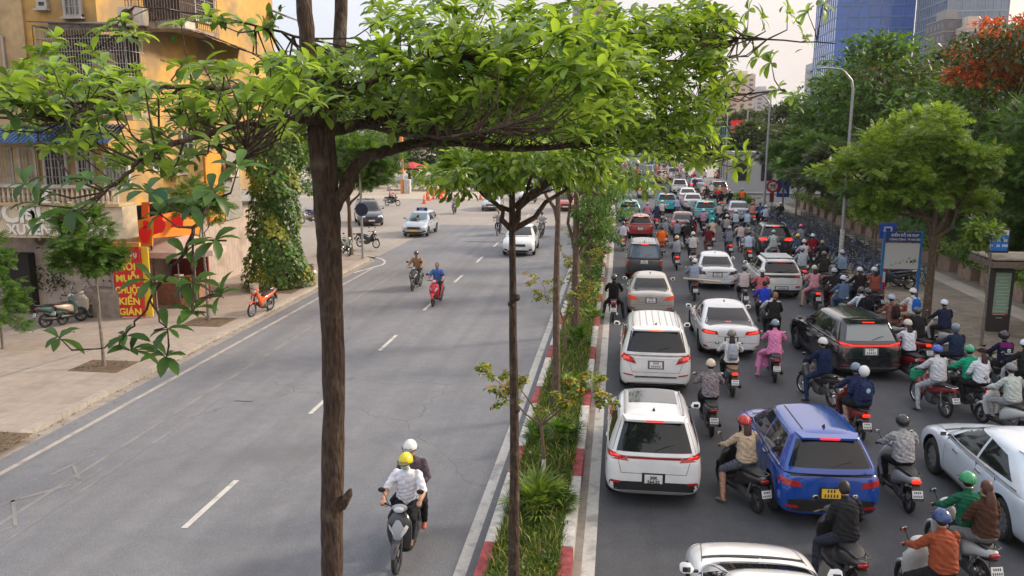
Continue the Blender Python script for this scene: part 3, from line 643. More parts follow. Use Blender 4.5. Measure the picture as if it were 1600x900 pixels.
TY['suv_black'] = dict(base_suv, W=1.90, lr=.95, wb=2.76, lf=.9, zs=1.08, H=1.70, zh=1.06, cab=(-.86, -.42, 1.45, 2.45), wt=.74, wr=.37, rgw=(.76, .80), rails=None, ribs=[-.45, -.27, -.09, .09, .27, .45], rgz=1.18, rear_tilt=.14, ribm=mat('roof_groove_dark', (.05, .05, .055), .2, coat=.5), tail=dict(
    lamps=[[(.52, .98), (.91, 1.0), (.93, 1.16), (.56, 1.05)]], side=[(.03, 1.02), (.42, 1.08), (.34, 1.14), (.03, 1.16)], lit=[(.54, 1.04), (.90, 1.10), (.91, 1.14), (.54, 1.075)], plate=.88, psz=(.33, .165), clad=[(.80, .82, .28, .40)], refl=[(.62, .48), (.84, .50), (.84, .525), (.62, .505)],
    seams=[((.0, .70), (.66, .70)), ((.66, .70), (.70, .98))], trim=[('R', [(-.56, 1.035), (.56, 1.035), (.56, 1.065), (-.56, 1.065)]), ('c', [(-.84, .405), (.84, .405), (.84, .43), (-.84, .43)])]))
TY['suv_dark'] = dict(base_suv, W=1.9, lr=.95, wb=2.75, zs=1.1, H=1.78, cab=(-.87, -.58, 1.45, 2.4), rails=STEEL, rgz=1.18, tail=dict(
    lamps=[[(.44, 1.0), (.92, .96), (.93, 1.14), (.56, 1.12)]], lit=[(.62, 1.0), (.91, .99), (.92, 1.10), (.66, 1.08)], plate=.80, psz=(.46, .11), clad=[(.84, .84, .28, .42)], seams=[((.0, .62), (.68, .62)), ((.68, .62), (.70, 1.0))], trim=[('c', [(-.46, 1.06), (.46, 1.06), (.46, 1.11), (-.46, 1.11)])]))
TY['suv_blue'] = dict(base_suv, W=1.80, lr=.84, wb=2.62, lf=.85, zs=1.04, H=1.66, cab=(-.75, -.40, 1.35, 2.3), wt=.67, wr=.35, rgz=1.14, rear_tilt=.14, ribs=[-.40, .40], ribm=BLACK, tail=dict(
    lamps=[[(.50, .80), (.88, .84), (.89, .95), (.56, .90)]], side=[(.03, .86), (.30, .88), (.24, .94), (.03, .95)], plate=.70, psz=(.33, .165), clad=[(.86, .84, .26, .58)], refl=[(.56, .42), (.78, .44), (.78, .49), (.58, .47)], dark=1,
    seams=[((.0, .60), (.60, .60)), ((.60, .60), (.70, .95))], trim=[('k', [(-.70, 1.00), (.70, 1.00), (.72, 1.03), (-.72, 1.03)])], notext=0))
TY['coupe_suv'] = dict(base_suv, W=1.92, lr=.95, wb=2.9, lf=.88, zs=1.02, H=1.58, zh=1.0, cab=(-.78, .10, 1.5, 2.6), wt=.70, wr=.38, rear_tilt=.12, dp=.5, kt=.05, bp=.54, ztail=1.04, spokes=10, tail=dict(
    lamps=[[(.56, .90), (.92, .86), (.92, .92), (.60, .96)]], lit=[(.62, .46), (.86, .47), (.86, .58), (.66, .56)], plate=.78, psz=(.33, .165), clad=[(.86, .86, .26, .38)], seams=[((.0, .62), (.66, .62)), ((.66, .62), (.72, .92))]))
TY['hatch'] = dict(base_suv, W=1.68, lr=.62, wb=2.45, lf=.78, zs=.98, H=1.52, zh=.96, cab=(-.56, -.28, 1.25, 2.15), wt=.72, wr=.31, rear_tilt=.10, tail=dict(
    lamps=[[(.56, .78), (.80, .80), (.82, 1.0), (.66, .98)]], side=[(.03, .84), (.2, .86), (.15, .96), (.03, .98)], lit=[(.62, .86), (.80, .87), (.80, .95), (.66, .94)], plate=.70, psz=(.33, .165), clad=[(.70, .72, .26, .36)], seams=[((.0, .6), (.5, .6)), ((.5, .6), (.58, .8))]))
PROTO = {}
def car(kind, loc, rz, col, label, cat='car', group='cars queueing on the right carriageway', s=1.0, rough=.25, extra=None, metal=0.0, name='car'):
    first = kind not in PROTO
    if first: PROTO[kind] = make_car(TY[kind]); r_ = PROTO[kind]; r_.location = loc; r_.rotation_euler = (0, 0, rz); r_.scale = (s, s, s)
    else: r_ = dup(PROTO[kind], loc, rz, s)
    pm_ = paint(col, rough, metal); mp = {'body': {0: pm_}, 'door_mirror': pm_, 'spoiler': pm_}
    if extra: mp.update(extra)
    recolor(r_, mp)
    if name != 'car' and not first: 
        old = r_.name; r_.name = name; KIDS[r_.name] = KIDS.pop(old, [])
    tag(r_, label, cat, group); return r_
# ================================================================== TWO-WHEELERS (origin where the rear wheel touches the ground, front towards +Y)
SEATM = mat('seat_vinyl', (.02, .02, .022), .5, bump=.2)
ENG = mat('engine_grey', (.09, .09, .095), .5, .4)
def wheel(root, y, r, wd, spoked=False):
    w0 = MB().torus((0, y, r), r-wd*.8, wd*.8, 'x', 26, 8, sc_=.95); wo = w0.build('wheel', RUBBER, root)
    rm = MB(); rr = r-wd*1.45; rm.torus((0, y, r), rr, .012, 'x', 26, 6)
    if spoked:
        for k in range(14):
            a = k*2*math.pi/14; rm.tube([(.02*(1 if k % 2 else -1), y, r), (0, y+rr*math.cos(a), r+rr*math.sin(a))], .0035, 3)
    else:
        for k in range(5):
            a = k*2*math.pi/5; rm.tube([(0, y, r), (0, y+rr*math.cos(a), r+rr*math.sin(a))], [.022, .014], 5)
    rm.cyl((-.05, y, r), (.05, y, r), .04, 10); rm.build('rim', CHROME if spoked else ENG, wo)
def mirrors(root, y, z, x=.22, m=BLACK, reach=.10):
    for s in (-1, 1):
        q = MB(); q.tube([(s*x, y, z), (s*(x+reach*.6), y-.02, z+.14), (s*(x+reach), y-.03, z+.19)], .006, 5)
        q.ball((s*(x+reach+.02), y-.035, z+.23), (.065, .018, .045)); mo = q.build('mirror', m, root)
        MB().ball((s*(x+reach+.02), y-.050, z+.23), (.055, .008, .036)).build('mirror_glass', mat('mirror_glass', (.55, .58, .6), .05, 1.0), mo)
def plate(root, y, z, tilt=.35, sz=(.19, .14)):
    p = MB().box((0, y, z), (sz[0], .008, sz[1]), rx=-tilt); po = p.build('licence_plate', PLATEW, root)
    q = MB()
    for rz_, nn in ((.032, 4), (-.03, 5)):
        for k in range(nn): q.box(((k-(nn-1)/2)*.034, y-.006+rz_*math.sin(tilt), z+rz_), (.018, .004, .036), rx=-tilt)
    q.build('plate_characters', INK, po)
def make_scooter(lean=0):
    root = empty('scooter')
    wheel(root, 0, .25, .055); wheel(root, 1.26, .25, .05)
    b = MB()     # tail body
    b.loft([((0, -.26, .73), (.055, 0, 0), (0, 0, .03)), ((0, -.20, .71), (.10, 0, 0), (0, 0, .065)), ((0, 0, .665), (.145, 0, 0), (0, 0, .10)), ((0, .25, .60), (.165, 0, 0), (0, 0, .16)),
            ((0, .48, .52), (.155, 0, 0), (0, 0, .20)), ((0, .60, .44), (.12, 0, 0), (0, 0, .16))], 16, ex=2.6); b.build('rear_body', plastic((.3, .3, .3)), root)
    q = MB(); q.loft([((0, -.16, .775), (.08, 0, 0), (0, 0, .02)), ((0, -.08, .79), (.12, 0, 0), (0, 0, .04)), ((0, .16, .79), (.14, 0, 0), (0, 0, .045)), ((0, .30, .755), (.145, 0, 0), (0, 0, .05)), ((0, .52, .745), (.12, 0, 0), (0, 0, .05)), ((0, .62, .71), (.07, 0, 0), (0, 0, .04))], 14, ex=3); q.build('seat', SEATM, root)
    g = MB(); g.tube([(.09, .10, .80), (.11, -.10, .82), (.10, -.24, .83), (0, -.30, .835), (-.10, -.24, .83), (-.11, -.10, .82), (-.09, .10, .80)], .013, 6); g.build('grab_rail', ENG, root)
    f = MB().loft([((0, .48, .27), (.13, 0, 0), (0, 0, .06)), ((0, .62, .27), (.17, 0, 0), (0, 0, .05)), ((0, .92, .27), (.17, 0, 0), (0, 0, .05)), ((0, 1.0, .32), (.15, 0, 0), (0, 0, .08))], 12, ex=4); f.build('floorboard', BLACK, root)
    s = MB(); s.loft([((0, .98, .30), (.15, 0, 0), (0, .05, .02)), ((0, 1.03, .45), (.19, 0, 0), (0, .06, .02)), ((0, 1.05, .62), (.21, 0, 0), (0, .07, .02)), ((0, 1.02, .78), (.20, 0, 0), (0, .08, .02)), ((0, .98, .90), (.13, 0, 0), (0, .07, .02)), ((0, .96, .95), (.06, 0, 0), (0, .03, .01))], 14, ex=2.6); s.build('leg_shield', plastic((.3, .3, .3)), root)
    n = MB(); n.loft([((0, 1.13, .84), (.04, 0, 0), (0, 0, .02)), ((0, 1.15, .70), (.12, 0, 0), (0, .04, .02)), ((0, 1.17, .56), (.07, 0, 0), (0, .04, .02)), ((0, 1.16, .46), (.02, 0, 0), (0, .02, .01))], 10); n.build('front_panel', plastic((.3, .3, .3)), root)
    for s_ in (-1, 1):
        MB().loft([((s_*.05, 1.175, .60), (.02, 0, .02), (0, .02, .01)), ((s_*.10, 1.15, .68), (.035, 0, .02), (0, .03, .01)), ((s_*.15, 1.10, .75), (.02, 0, .02), (0, .02, .01))], 8).build('turn_light', LAMPW, root)
    ff = MB(); ff.loft([((0, 1.04, .40), (.06, 0, 0), (0, .01, .03)), ((0, 1.14, .51), (.07, 0, 0), (0, .02, .03)), ((0, 1.30, .53), (.07, 0, 0), (0, .03, .025)), ((0, 1.42, .46), (.06, 0, 0), (0, .02, .03)), ((0, 1.50, .36), (.03, 0, 0), (0, .01, .02))], 10); ff.build('front_fender', plastic((.3, .3, .3)), root)
    fk = MB(); fk.tube([(.06, 1.26, .26), (.07, 1.16, .58)], .02, 6); fk.tube([(-.06, 1.26, .26), (-.07, 1.16, .58)], .02, 6); fk.build('fork', ENG, root)
    h = MB(); h.loft([((0, 1.07, 1.0), (.05, 0, 0), (0, 0, .04)), ((0, 1.02, 1.01), (.13, 0, 0), (0, 0, .07)), ((0, .95, 1.0), (.12, 0, 0), (0, 0, .055)), ((0, .90, .99), (.06, 0, 0), (0, 0, .03))], 12); ho = h.build('handlebar_cover', plastic((.3, .3, .3)), root)
    MB().ball((0, 1.065, 1.0), (.085, .03, .05)).build('headlight', LAMPW, ho)
    hb = MB(); hb.tube([(-.34, .86, 1.02), (-.2, .95, 1.02), (0, .99, 1.0), (.2, .95, 1.02), (.34, .86, 1.02)], .014, 6); hb.tube([(.34, .86, 1.02), (.24, .915, 1.02)], .02, 8); hb.tube([(-.34, .86, 1.02), (-.24, .915, 1.02)], .02, 8)
    for s_ in (-1, 1): hb.tube([(s_*.22, .96, 1.0), (s_*.34, .93, 1.0)], .006, 4)
    hb.build('handlebar', BLACK, root); mirrors(root, .94, 1.03, .20)
    t = MB(); t.loft([((0, -.245, .70), (.085, 0, 0), (0, 0, .04)), ((0, -.275, .71), (.08, 0, 0), (0, 0, .035)), ((0, -.295, .715), (.05, 0, 0), (0, 0, .018))], 12, ex=3); t.build('tail_light', REDD, root)
    m = MB(); m.prism([(-.07, -.22, .64), (.07, -.22, .64), (.08, -.38, .38), (-.08, -.38, .38)], (0, .015, .01)); m.prism([(-.06, -.05, .56), (.06, -.05, .56), (.07, -.24, .62), (-.07, -.24, .62)], (0, 0, .02)); m.build('mudguard', BLACK, root)
    plate(root, -.345, .50)
    e = MB(); e.loft([((-.09, .0, .26), (.03, 0, 0), (0, 0, .06)), ((-.09, .10, .28), (.045, 0, 0), (0, 0, .09)), ((-.07, .40, .30), (.06, 0, 0), (0, 0, .10)), ((-.02, .55, .32), (.10, 0, 0), (0, 0, .10))], 10, ex=3); e.build('engine', ENG, root)
    x = MB(); x.loft([((.14, .42, .26), (.02, 0, 0), (0, 0, .02)), ((.15, .30, .28), (.045, 0, 0), (0, 0, .055)), ((.16, -.10, .33), (.05, 0, 0), (0, 0, .065)), ((.16, -.20, .34), (.03, 0, 0), (0, 0, .04))], 10); x.build('exhaust', BLACK, root)
    x = MB(); x.tube([(-.12, .12, .30), (-.11, .02, .60)], .03, 6); x.build('shock_absorber', CHROME, root)
    return root
def make_underbone():
    root = empty('motorbike')
    wheel(root, 0, .28, .052, True); wheel(root, 1.24, .28, .046, True)
    b = MB(); b.loft([((0, -.30, .79), (.035, 0, 0), (0, 0, .02)), ((0, -.22, .76), (.075, 0, 0), (0, 0, .05)), ((0, 0, .70), (.10, 0, 0), (0, 0, .08)), ((0, .28, .63), (.11, 0, 0), (0, 0, .10)), ((0, .48, .58), (.09, 0, 0), (0, 0, .10))], 14, ex=2.6); b.build('rear_body', plastic((.3, .3, .3)), root)
    q = MB(); q.loft([((0, -.20, .815), (.07, 0, 0), (0, 0, .02)), ((0, -.05, .815), (.11, 0, 0), (0, 0, .035)), ((0, .20, .79), (.12, 0, 0), (0, 0, .04)), ((0, .44, .76), (.11, 0, 0), (0, 0, .04)), ((0, .60, .73), (.06, 0, 0), (0, 0, .03))], 12, ex=3); q.build('seat', SEATM, root)
    g = MB(); g.tube([(.09, .08, .80), (.10, -.14, .83), (.08, -.28, .84), (0, -.31, .84), (-.08, -.28, .84), (-.10, -.14, .83), (-.09, .08, .80)], .012, 6); g.build('grab_rail', CHROME, root)
    t = MB(); t.loft([((0, .36, .58), (.09, 0, 0), (0, .03, .10)), ((0, .66, .54), (.10, 0, 0), (0, .05, .11)), ((0, .90, .72), (.10, 0, 0), (0, .07, .08)), ((0, 1.0, .90), (.05, 0, 0), (0, .05, .03))], 12); t.build('frame_cover', plastic((.3, .3, .3)), root)
    for s in (-1, 1):
        l = MB(); l.loft([((s*.10, .74, .34), (.04, 0, 0), (0, .08, .01)), ((s*.16, .86, .48), (.05, 0, 0), (0, .15, .02)), ((s*.16, .97, .68), (.06, 0, 0), (0, .14, .03)), ((s*.09, 1.05, .86), (.07, 0, 0), (0, .08, .02))], 10); l.build('leg_shield', plastic((.3, .3, .3)), root)
    ff = MB(); ff.loft([((0, 1.02, .42), (.045, 0, 0), (0, .01, .03)), ((0, 1.12, .56), (.055, 0, 0), (0, .02, .03)), ((0, 1.28, .60), (.055, 0, 0), (0, .03, .025)), ((0, 1.42, .52), (.045, 0, 0), (0, .02, .03))], 10); ff.build('front_fender', plastic((.3, .3, .3)), root)
    fk = MB()
    for s in (-1, 1): fk.tube([(s*.065, 1.24, .28), (s*.07, 1.08, .78)], .018, 6)
    fk.build('fork', CHROME, root)
    h = MB(); h.loft([((0, 1.10, .96), (.05, 0, 0), (0, 0, .05)), ((0, 1.05, .98), (.10, 0, 0), (0, 0, .075)), ((0, .97, .99), (.11, 0, 0), (0, 0, .06)), ((0, .92, .99), (.05, 0, 0), (0, 0, .03))], 12); ho = h.build('handlebar_cover', plastic((.3, .3, .3)), root)
    MB().ball((0, 1.10, .96), (.07, .03, .05)).build('headlight', LAMPW, ho)
    hb = MB(); hb.tube([(-.33, .84, 1.0), (-.2, .92, 1.0), (0, .98, .99), (.2, .92, 1.0), (.33, .84, 1.0)], .014, 6); hb.tube([(.33, .84, 1.0), (.23, .90, 1.0)], .02, 8); hb.tube([(-.33, .84, 1.0), (-.23, .90, 1.0)], .02, 8); hb.build('handlebar', BLACK, root)
    mirrors(root, .92, 1.0, .18)
    t = MB(); t.loft([((0, -.29, .76), (.06, 0, 0), (0, 0, .04)), ((0, -.33, .765), (.05, 0, 0), (0, 0, .03))], 10, ex=3); t.build('tail_light', REDD, root)
    m = MB(); m.prism([(-.06, -.24, .70), (.06, -.24, .70), (.06, -.42, .40), (-.06, -.42, .40)], (0, .015, .01)); m.build('mudguard', BLACK, root); plate(root, -.372, .54)
    e = MB(); e.loft([((0, .42, .32), (.13, 0, 0), (0, 0, .13)), ((0, .60, .36), (.17, 0, 0), (0, 0, .15)), ((0, .80, .42), (.08, 0, 0), (0, 0, .09))], 10, ex=3); e.box((-.06, .22, .33), (.06, .5, .12)); e.prism([(-.05, -.26, .44), (-.05, -.10, .60), (-.05, .16, .60), (-.05, .10, .55), (-.05, -.08, .55), (-.05, -.23, .42)], (.10, 0, 0)); e.build('engine', ENG, root)
    x = MB(); x.tube([(.10, .62, .28), (.13, .35, .24), (.14, .10, .30), (.14, -.22, .36)], [.018, .025, .045, .04], 8); x.build('exhaust', CHROME, root)
    x = MB(); x.tube([(.11, .02, .30), (.10, .08, .64)], .026, 6); x.tube([(-.11, .02, .30), (-.10, .08, .64)], .026, 6); x.build('shock_absorber', CHROME, root)
    return root
def make_bicycle():
    root = empty('bicycle'); fr = mat('bicycle_blue', (.018, .05, .13), .35, coat=.5)
    for y in (0, 1.02):
        w0 = MB().torus((0, y, .30), .285, .020, 'x', 22, 6); wo = w0.build('wheel', RUBBER, root)
        rm = MB()
        for k in range(10):
            a = k*math.pi/5; rm.tube([(0, y, .30), (0, y+.27*math.cos(a), .30+.27*math.sin(a))], .003, 3)
        rm.build('spokes', STEEL, wo)
    f = MB(); f.tube([(0, .0, .30), (0, .40, .28), (0, .62, .50), (0, .86, .72)], .022, 6); f.tube([(0, .40, .28), (0, .27, .70)], .02, 6); f.tube([(0, .27, .62), (0, 0, .30)], .014, 5); f.tube([(0, .86, .80), (0, 1.02, .30)], .018, 6); f.tube([(0, .30, .50), (0, .86, .78)], .018, 6); f.build('frame', fr, root)
    for y in (0, 1.02):
        fd = MB(); fd.prism([(-.025, y-.30, .40), (-.025, y-.20, .58), (-.025, y, .645), (-.025, y+.18, .57), (-.025, y+.16, .54), (-.025, y, .61), (-.025, y-.18, .55), (-.025, y-.27, .39)], (.05, 0, 0)); fd.build('fender', fr, root)
    MB().loft([((0, .10, .80), (.08, 0, 0), (0, 0, .03)), ((0, .22, .80), (.06, 0, 0), (0, 0, .03)), ((0, .38, .79), (.02, 0, 0), (0, 0, .02))], 8).build('saddle', SEATM, root)
    hb = MB().tube([(-.28, .72, .98), (-.15, .84, .96), (0, .86, .96), (.15, .84, .96), (.28, .72, .98)], .013, 5); hb.tube([(0, .86, .80), (0, .86, .98)], .014, 5); hb.build('handlebar', BLACK, root)
    bk_ = MB(); 
    bk_.prism([(-.16, .94, .72), (.16, .94, .72), (.16, 1.20, .72), (-.16, 1.20, .72)], (0, 0, .015)); 
    for a, b in (((-.18, .92), (.18, .92)), ((.18, .92), (.18, 1.24)), ((.18, 1.24), (-.18, 1.24)), ((-.18, 1.24), (-.18, .92))):
        for z in (.80, .88, .95): bk_.tube([(*a, z), (*b, z)], .006, 3)
        for k in range(4): q = Vector(a).lerp(Vector(b), k/4); bk_.tube([(q.x, q.y, .72), (q.x, q.y, .95)], .005, 3)
    bk_.build('basket', mat('basket_wire', (.12, .13, .15), .5, .3), root)
    MB().tube([(0, .38, .28), (-.25, .30, .02)], .009, 4).build('kickstand', STEEL, root)
    return root
TWO = {}
def bike_proto(kind):
    if kind not in TWO: TWO[kind] = {'s': make_scooter, 'u': make_underbone, 'b': make_bicycle}[kind](); return TWO[kind], True
    return TWO[kind], False
def bike(kind, loc, rz, col, label, group, lit=False, seat=None, roll=0.0, cat=None, second=None, s=1.0):
    p, first = bike_proto(kind)
    r_ = p if first else dup(p)
    r_.location = loc; r_.rotation_euler = (0, roll, rz); r_.scale = (s, s, s)
    if kind != 'b':
        c = plastic(col); c2 = plastic(second) if second else c
        mp = {'rear_body': c, 'leg_shield': c, 'front_panel': c2, 'front_fender': c, 'handlebar_cover': c2, 'frame_cover': c}
        mp['tail_light'] = REDL if lit else REDD
        if seat: mp['seat'] = mat('seat_vinyl', seat, .55)
        recolor(r_, mp)
    tag(r_, label, cat or {'s': 'scooter', 'u': 'motorbike', 'b': 'bicycle'}[kind], group); return r_
# ================================================================== PEOPLE: one continuous skinned body per pose, shared between riders
# slots of a body: 0 skin, 1 shirt, 2 forearm, 3 trousers, 4 shin, 5 shoes
def body_mesh(J, female=False, dress=False, voxel=.0085, grip=True):
    mb = MB(); bones = []
    V_ = lambda k: Vector(J[k])
    def limb(a, b, r0, r1, slot, mid=None, n=12, ra=None):
        a, b = Vector(a), Vector(b)
        pts = [a, a.lerp(b, .25), a.lerp(b, .6), b]; rm = mid or (r0+r1)/2
        mb.ball(a, r0*.98, n=n, m=6); mb.ball(b, r1*.98, n=n, m=6)
        mb.tube(pts, [r0, max(r0, rm), rm if mid is None else mid*.97, r1], n)
        bones.append((a, b, (r0+r1)/2, slot))
    pel, che, nek, hed = V_('pel'), V_('che'), V_('nek'), V_('hed')
    up = (che-pel).normalized(); fw = Vector(J.get('fwd', (0, 1, 0))); fw = (fw-up*fw.dot(up)).normalized(); rt = fw.cross(up).normalized()
    k = .9 if female else 1.0
    sh = (V_('shR')-V_('shL')).length/2
    secs = [(pel-up*.13, rt*.13, fw*.10), (pel-up*.06, rt*.20, fw*.16), (pel+up*.03, rt*.20, fw*.16), (pel.lerp(che, .45), rt*(.19*k), fw*.15), (che, rt*.195*k, fw*.145), (che.lerp(nek, .5), rt*(sh*1.06), fw*.125), (che.lerp(nek, .74), rt*(sh*.95), fw*.10), (che.lerp(nek, .9), rt*(sh*.5), fw*.07), (nek-up*.01, rt*.065, fw*.06)]
    if dress: secs[0] = (pel-up*.16, rt*.21, fw*.2); secs[1] = (pel-up*.06, rt*.21, fw*.18)
    mb.loft(secs, 18, ex=2.3)
    bones.append((pel-up*.12, pel-up*.07, .14, 3 if not dress else 1)); bones.append((pel+up*.02, che, .15, 1)); bones.append((che, nek-up*.05, .12, 1))
    hu = (hed-nek).normalized()
    limb(nek-up*.04, hed-hu*.05, .055, .05, 0)
    mb.loft([(hed-hu*.115+fw*.035, rt*.03, fw*.035), (hed-hu*.09+fw*.025, rt*.052, fw*.065), (hed-hu*.03+fw*.012, rt*.070, fw*.088), (hed+hu*.03, rt*.076, fw*.096), (hed+hu*.08-fw*.004, rt*.066, fw*.085), (hed+hu*.115-fw*.01, rt*.035, fw*.045)], 16)
    nb = hed+fw*.092-hu*.025; mb.loft([(nb+hu*.03, rt*.008, fw*.01), (nb-hu*.004+fw*.008, rt*.015, fw*.018), (nb-hu*.018, rt*.012, fw*.01)], 8)
    for s in (-1, 1): mb.ball(hed+rt*s*.075-hu*.015, (.014, .022, .032), n=8, m=5)
    mb.ball(hed+fw*.085-hu*.068, (.024, .012, .010), n=8, m=5); mb.ball(hed+fw*.080+hu*.018, (.045, .014, .008), n=8, m=5)
    bones.append((hed-hu*.05, hed+hu*.05, .09, 0))
    for s, S_ in ((-1, 'L'), (1, 'R')):
        shp, elb, hnd = V_('sh'+S_), V_('el'+S_), V_('ha'+S_)
        limb(shp, elb, .064*k, .058*k, 1, .066*k); 
        wr = elb.lerp(hnd, .80) if (hnd-elb).length > .2 else elb.lerp(hnd, .7)
        limb(elb, wr, .052*k, .031, 2, .047*k)
        d = (hnd-wr).normalized(); palm = wr+d*.045
        side = Vector((s, 0, 0)); side = (side-d*side.dot(d)).normalized(); dn = d.cross(side)*(1 if s > 0 else -1)
        if dn.z > 0: dn = -dn
        mb.loft([(wr-d*.01, side*.022, dn*.020), (wr+d*.03, side*.036, dn*.016), (wr+d*.075, side*.040, dn*.014)], 10); bones.append((wr, palm+d*.03, .03, 0))
        for i in range(4):
            o = side*((i-1.5)*.021); k0 = wr+d*.07+o; ln = (.032, .038, .036, .027)[i if s > 0 else 3-i]
            if grip: pts = [k0, k0+d*ln, k0+d*ln*.9+dn*.032, k0+d*ln*.2+dn*.045]
            else: pts = [k0, k0+d*ln+dn*.006, k0+d*ln*1.8+dn*.020, k0+d*ln*2.3+dn*.036]
            mb.tube(pts, [.0092, .009, .0085, .0075], 6); bones.append((pts[0], pts[2], .01, 0))
        t0 = wr+d*.02-side*s*s*.0-side*.034; pts = [t0, t0+d*.028-side*.012+dn*.010, t0+d*.050-side*.004+dn*.026]
        mb.tube(pts, [.012, .011, .009], 6); bones.append((pts[0], pts[2], .012, 0))
        hip, kne, ank, toe = pel+rt*s*.09-up*.06, V_('kn'+S_), V_('an'+S_), V_('to'+S_)
        limb(hip, kne, .098*(.98 if female else 1), .066, 3 if not dress else 1, .084); limb(kne, ank, .062, .042, 4, .058)
        mb.loft([(ank-(toe-ank).normalized()*.055+Vector((0, 0, -.035)), rt*.030, Vector((0, 0, .030))), (ank+(toe-ank)*.35+Vector((0, 0, -.025)), rt*.040, Vector((0, 0, .038))), (ank+(toe-ank)*.8+Vector((0, 0, -.018)), rt*.043, Vector((0, 0, .024))), (toe+Vector((0, 0, -.018)), rt*.030, Vector((0, 0, .016)))], 10)
        bones.append((ank+Vector((0, 0, -.03)), toe, .045, 5))
    if dress:
        kc = (V_('knL')+V_('knR'))/2
        ac = (V_('anL')+V_('anR'))/2; hw = abs(V_('knR').x-V_('knL').x)/2+.10
        mb.loft([(pel-Vector((0, 0, .02)), (.20, 0, 0), (0, .16, 0)), ((pel+kc)/2-Vector((0, 0, .03)), (hw*.95, 0, 0), (0, .2, .03)), (kc-Vector((0, .02, .04)), (hw, 0, 0), (0, .12, .08)), (kc.lerp(ac, .6), (hw*1.02, 0, 0), (0, .10, .02)), (kc.lerp(ac, .9), (hw*1.05, 0, 0), (0, .10, 0))], 16)
        bones.append((pel, kc, .16, 1)); bones.append((kc, kc.lerp(ac, .9), .2, 1))
    me = mb.mesh('body', [SKIN]*6, 0)
    o = bpy.data.objects.new('tmp', me); rmd = o.modifiers.new('r', 'REMESH'); rmd.mode = 'VOXEL'; rmd.voxel_size = voxel; rmd.use_smooth_shade = True
    sm = o.modifiers.new('s', 'SMOOTH'); sm.iterations = 3; sm.factor = .5
    m = evalmesh(o); bpy.data.objects.remove(o)
    n = len(m.polygons); cen = np.empty(n*3); m.polygons.foreach_get('center', cen); cen = cen.reshape(-1, 3)
    best = np.full(n, 9.0); slot = np.zeros(n, dtype=np.int32)
    for a, b, r, sl_ in bones:
        a, b = np.array(a), np.array(b); ab = b-a; t = np.clip(((cen-a)@ab)/max(ab@ab, 1e-9), 0, 1); d = np.linalg.norm(cen-(a+t[:, None]*ab), axis=1)-r
        k_ = d < best; best[k_] = d[k_]; slot[k_] = sl_
    # cloth folds: small ripples on the clothed parts, stronger at waist, elbows and knees
    nv = len(m.vertices); co = np.empty(nv*3); m.vertices.foreach_get('co', co); co = co.reshape(-1, 3); no = np.empty(nv*3); m.vertices.foreach_get('normal', no); no = no.reshape(-1, 3)
    lv = np.empty(len(m.loops), dtype=np.int32); m.loops.foreach_get('vertex_index', lv); lt = np.empty(n, dtype=np.int32); m.polygons.foreach_get('loop_total', lt); vslot = np.zeros(nv); vslot[lv] = np.repeat(slot, lt)
    x, y, z = co.T; f_ = np.sin(x*31+z*70+3*np.sin(y*17+z*9))*.5+np.sin(y*43-z*52+2.5*np.sin(x*23))*.35+np.sin((x+y)*61+z*33)*.25
    am = np.where((vslot == 1) | (vslot == 2), .0075, np.where((vslot == 3) | (vslot == 4), .0055, 0)); co += no*(f_*am+am*.6)[:, None]; m.vertices.foreach_set('co', co.ravel())
    m.materials.clear()
    for q in range(6): m.materials.append(SKIN)
    m.polygons.foreach_set('material_index', slot); m.update(); return m
B0 = dict(pel=(0, .40, .90), che=(0, .44, 1.20), nek=(0, .50, 1.42), hed=(0, .55, 1.575), shL=(-.175, .465, 1.345), shR=(.175, .465, 1.345), elL=(-.30, .62, 1.14), elR=(.30, .62, 1.14), haL=(-.30, .90, 1.035), haR=(.30, .90, 1.035),
          knL=(-.17, .84, .74), knR=(.17, .84, .74), anL=(-.13, .80, .385), anR=(.13, .80, .385), toL=(-.15, .96, .35), toR=(.15, .96, .35))
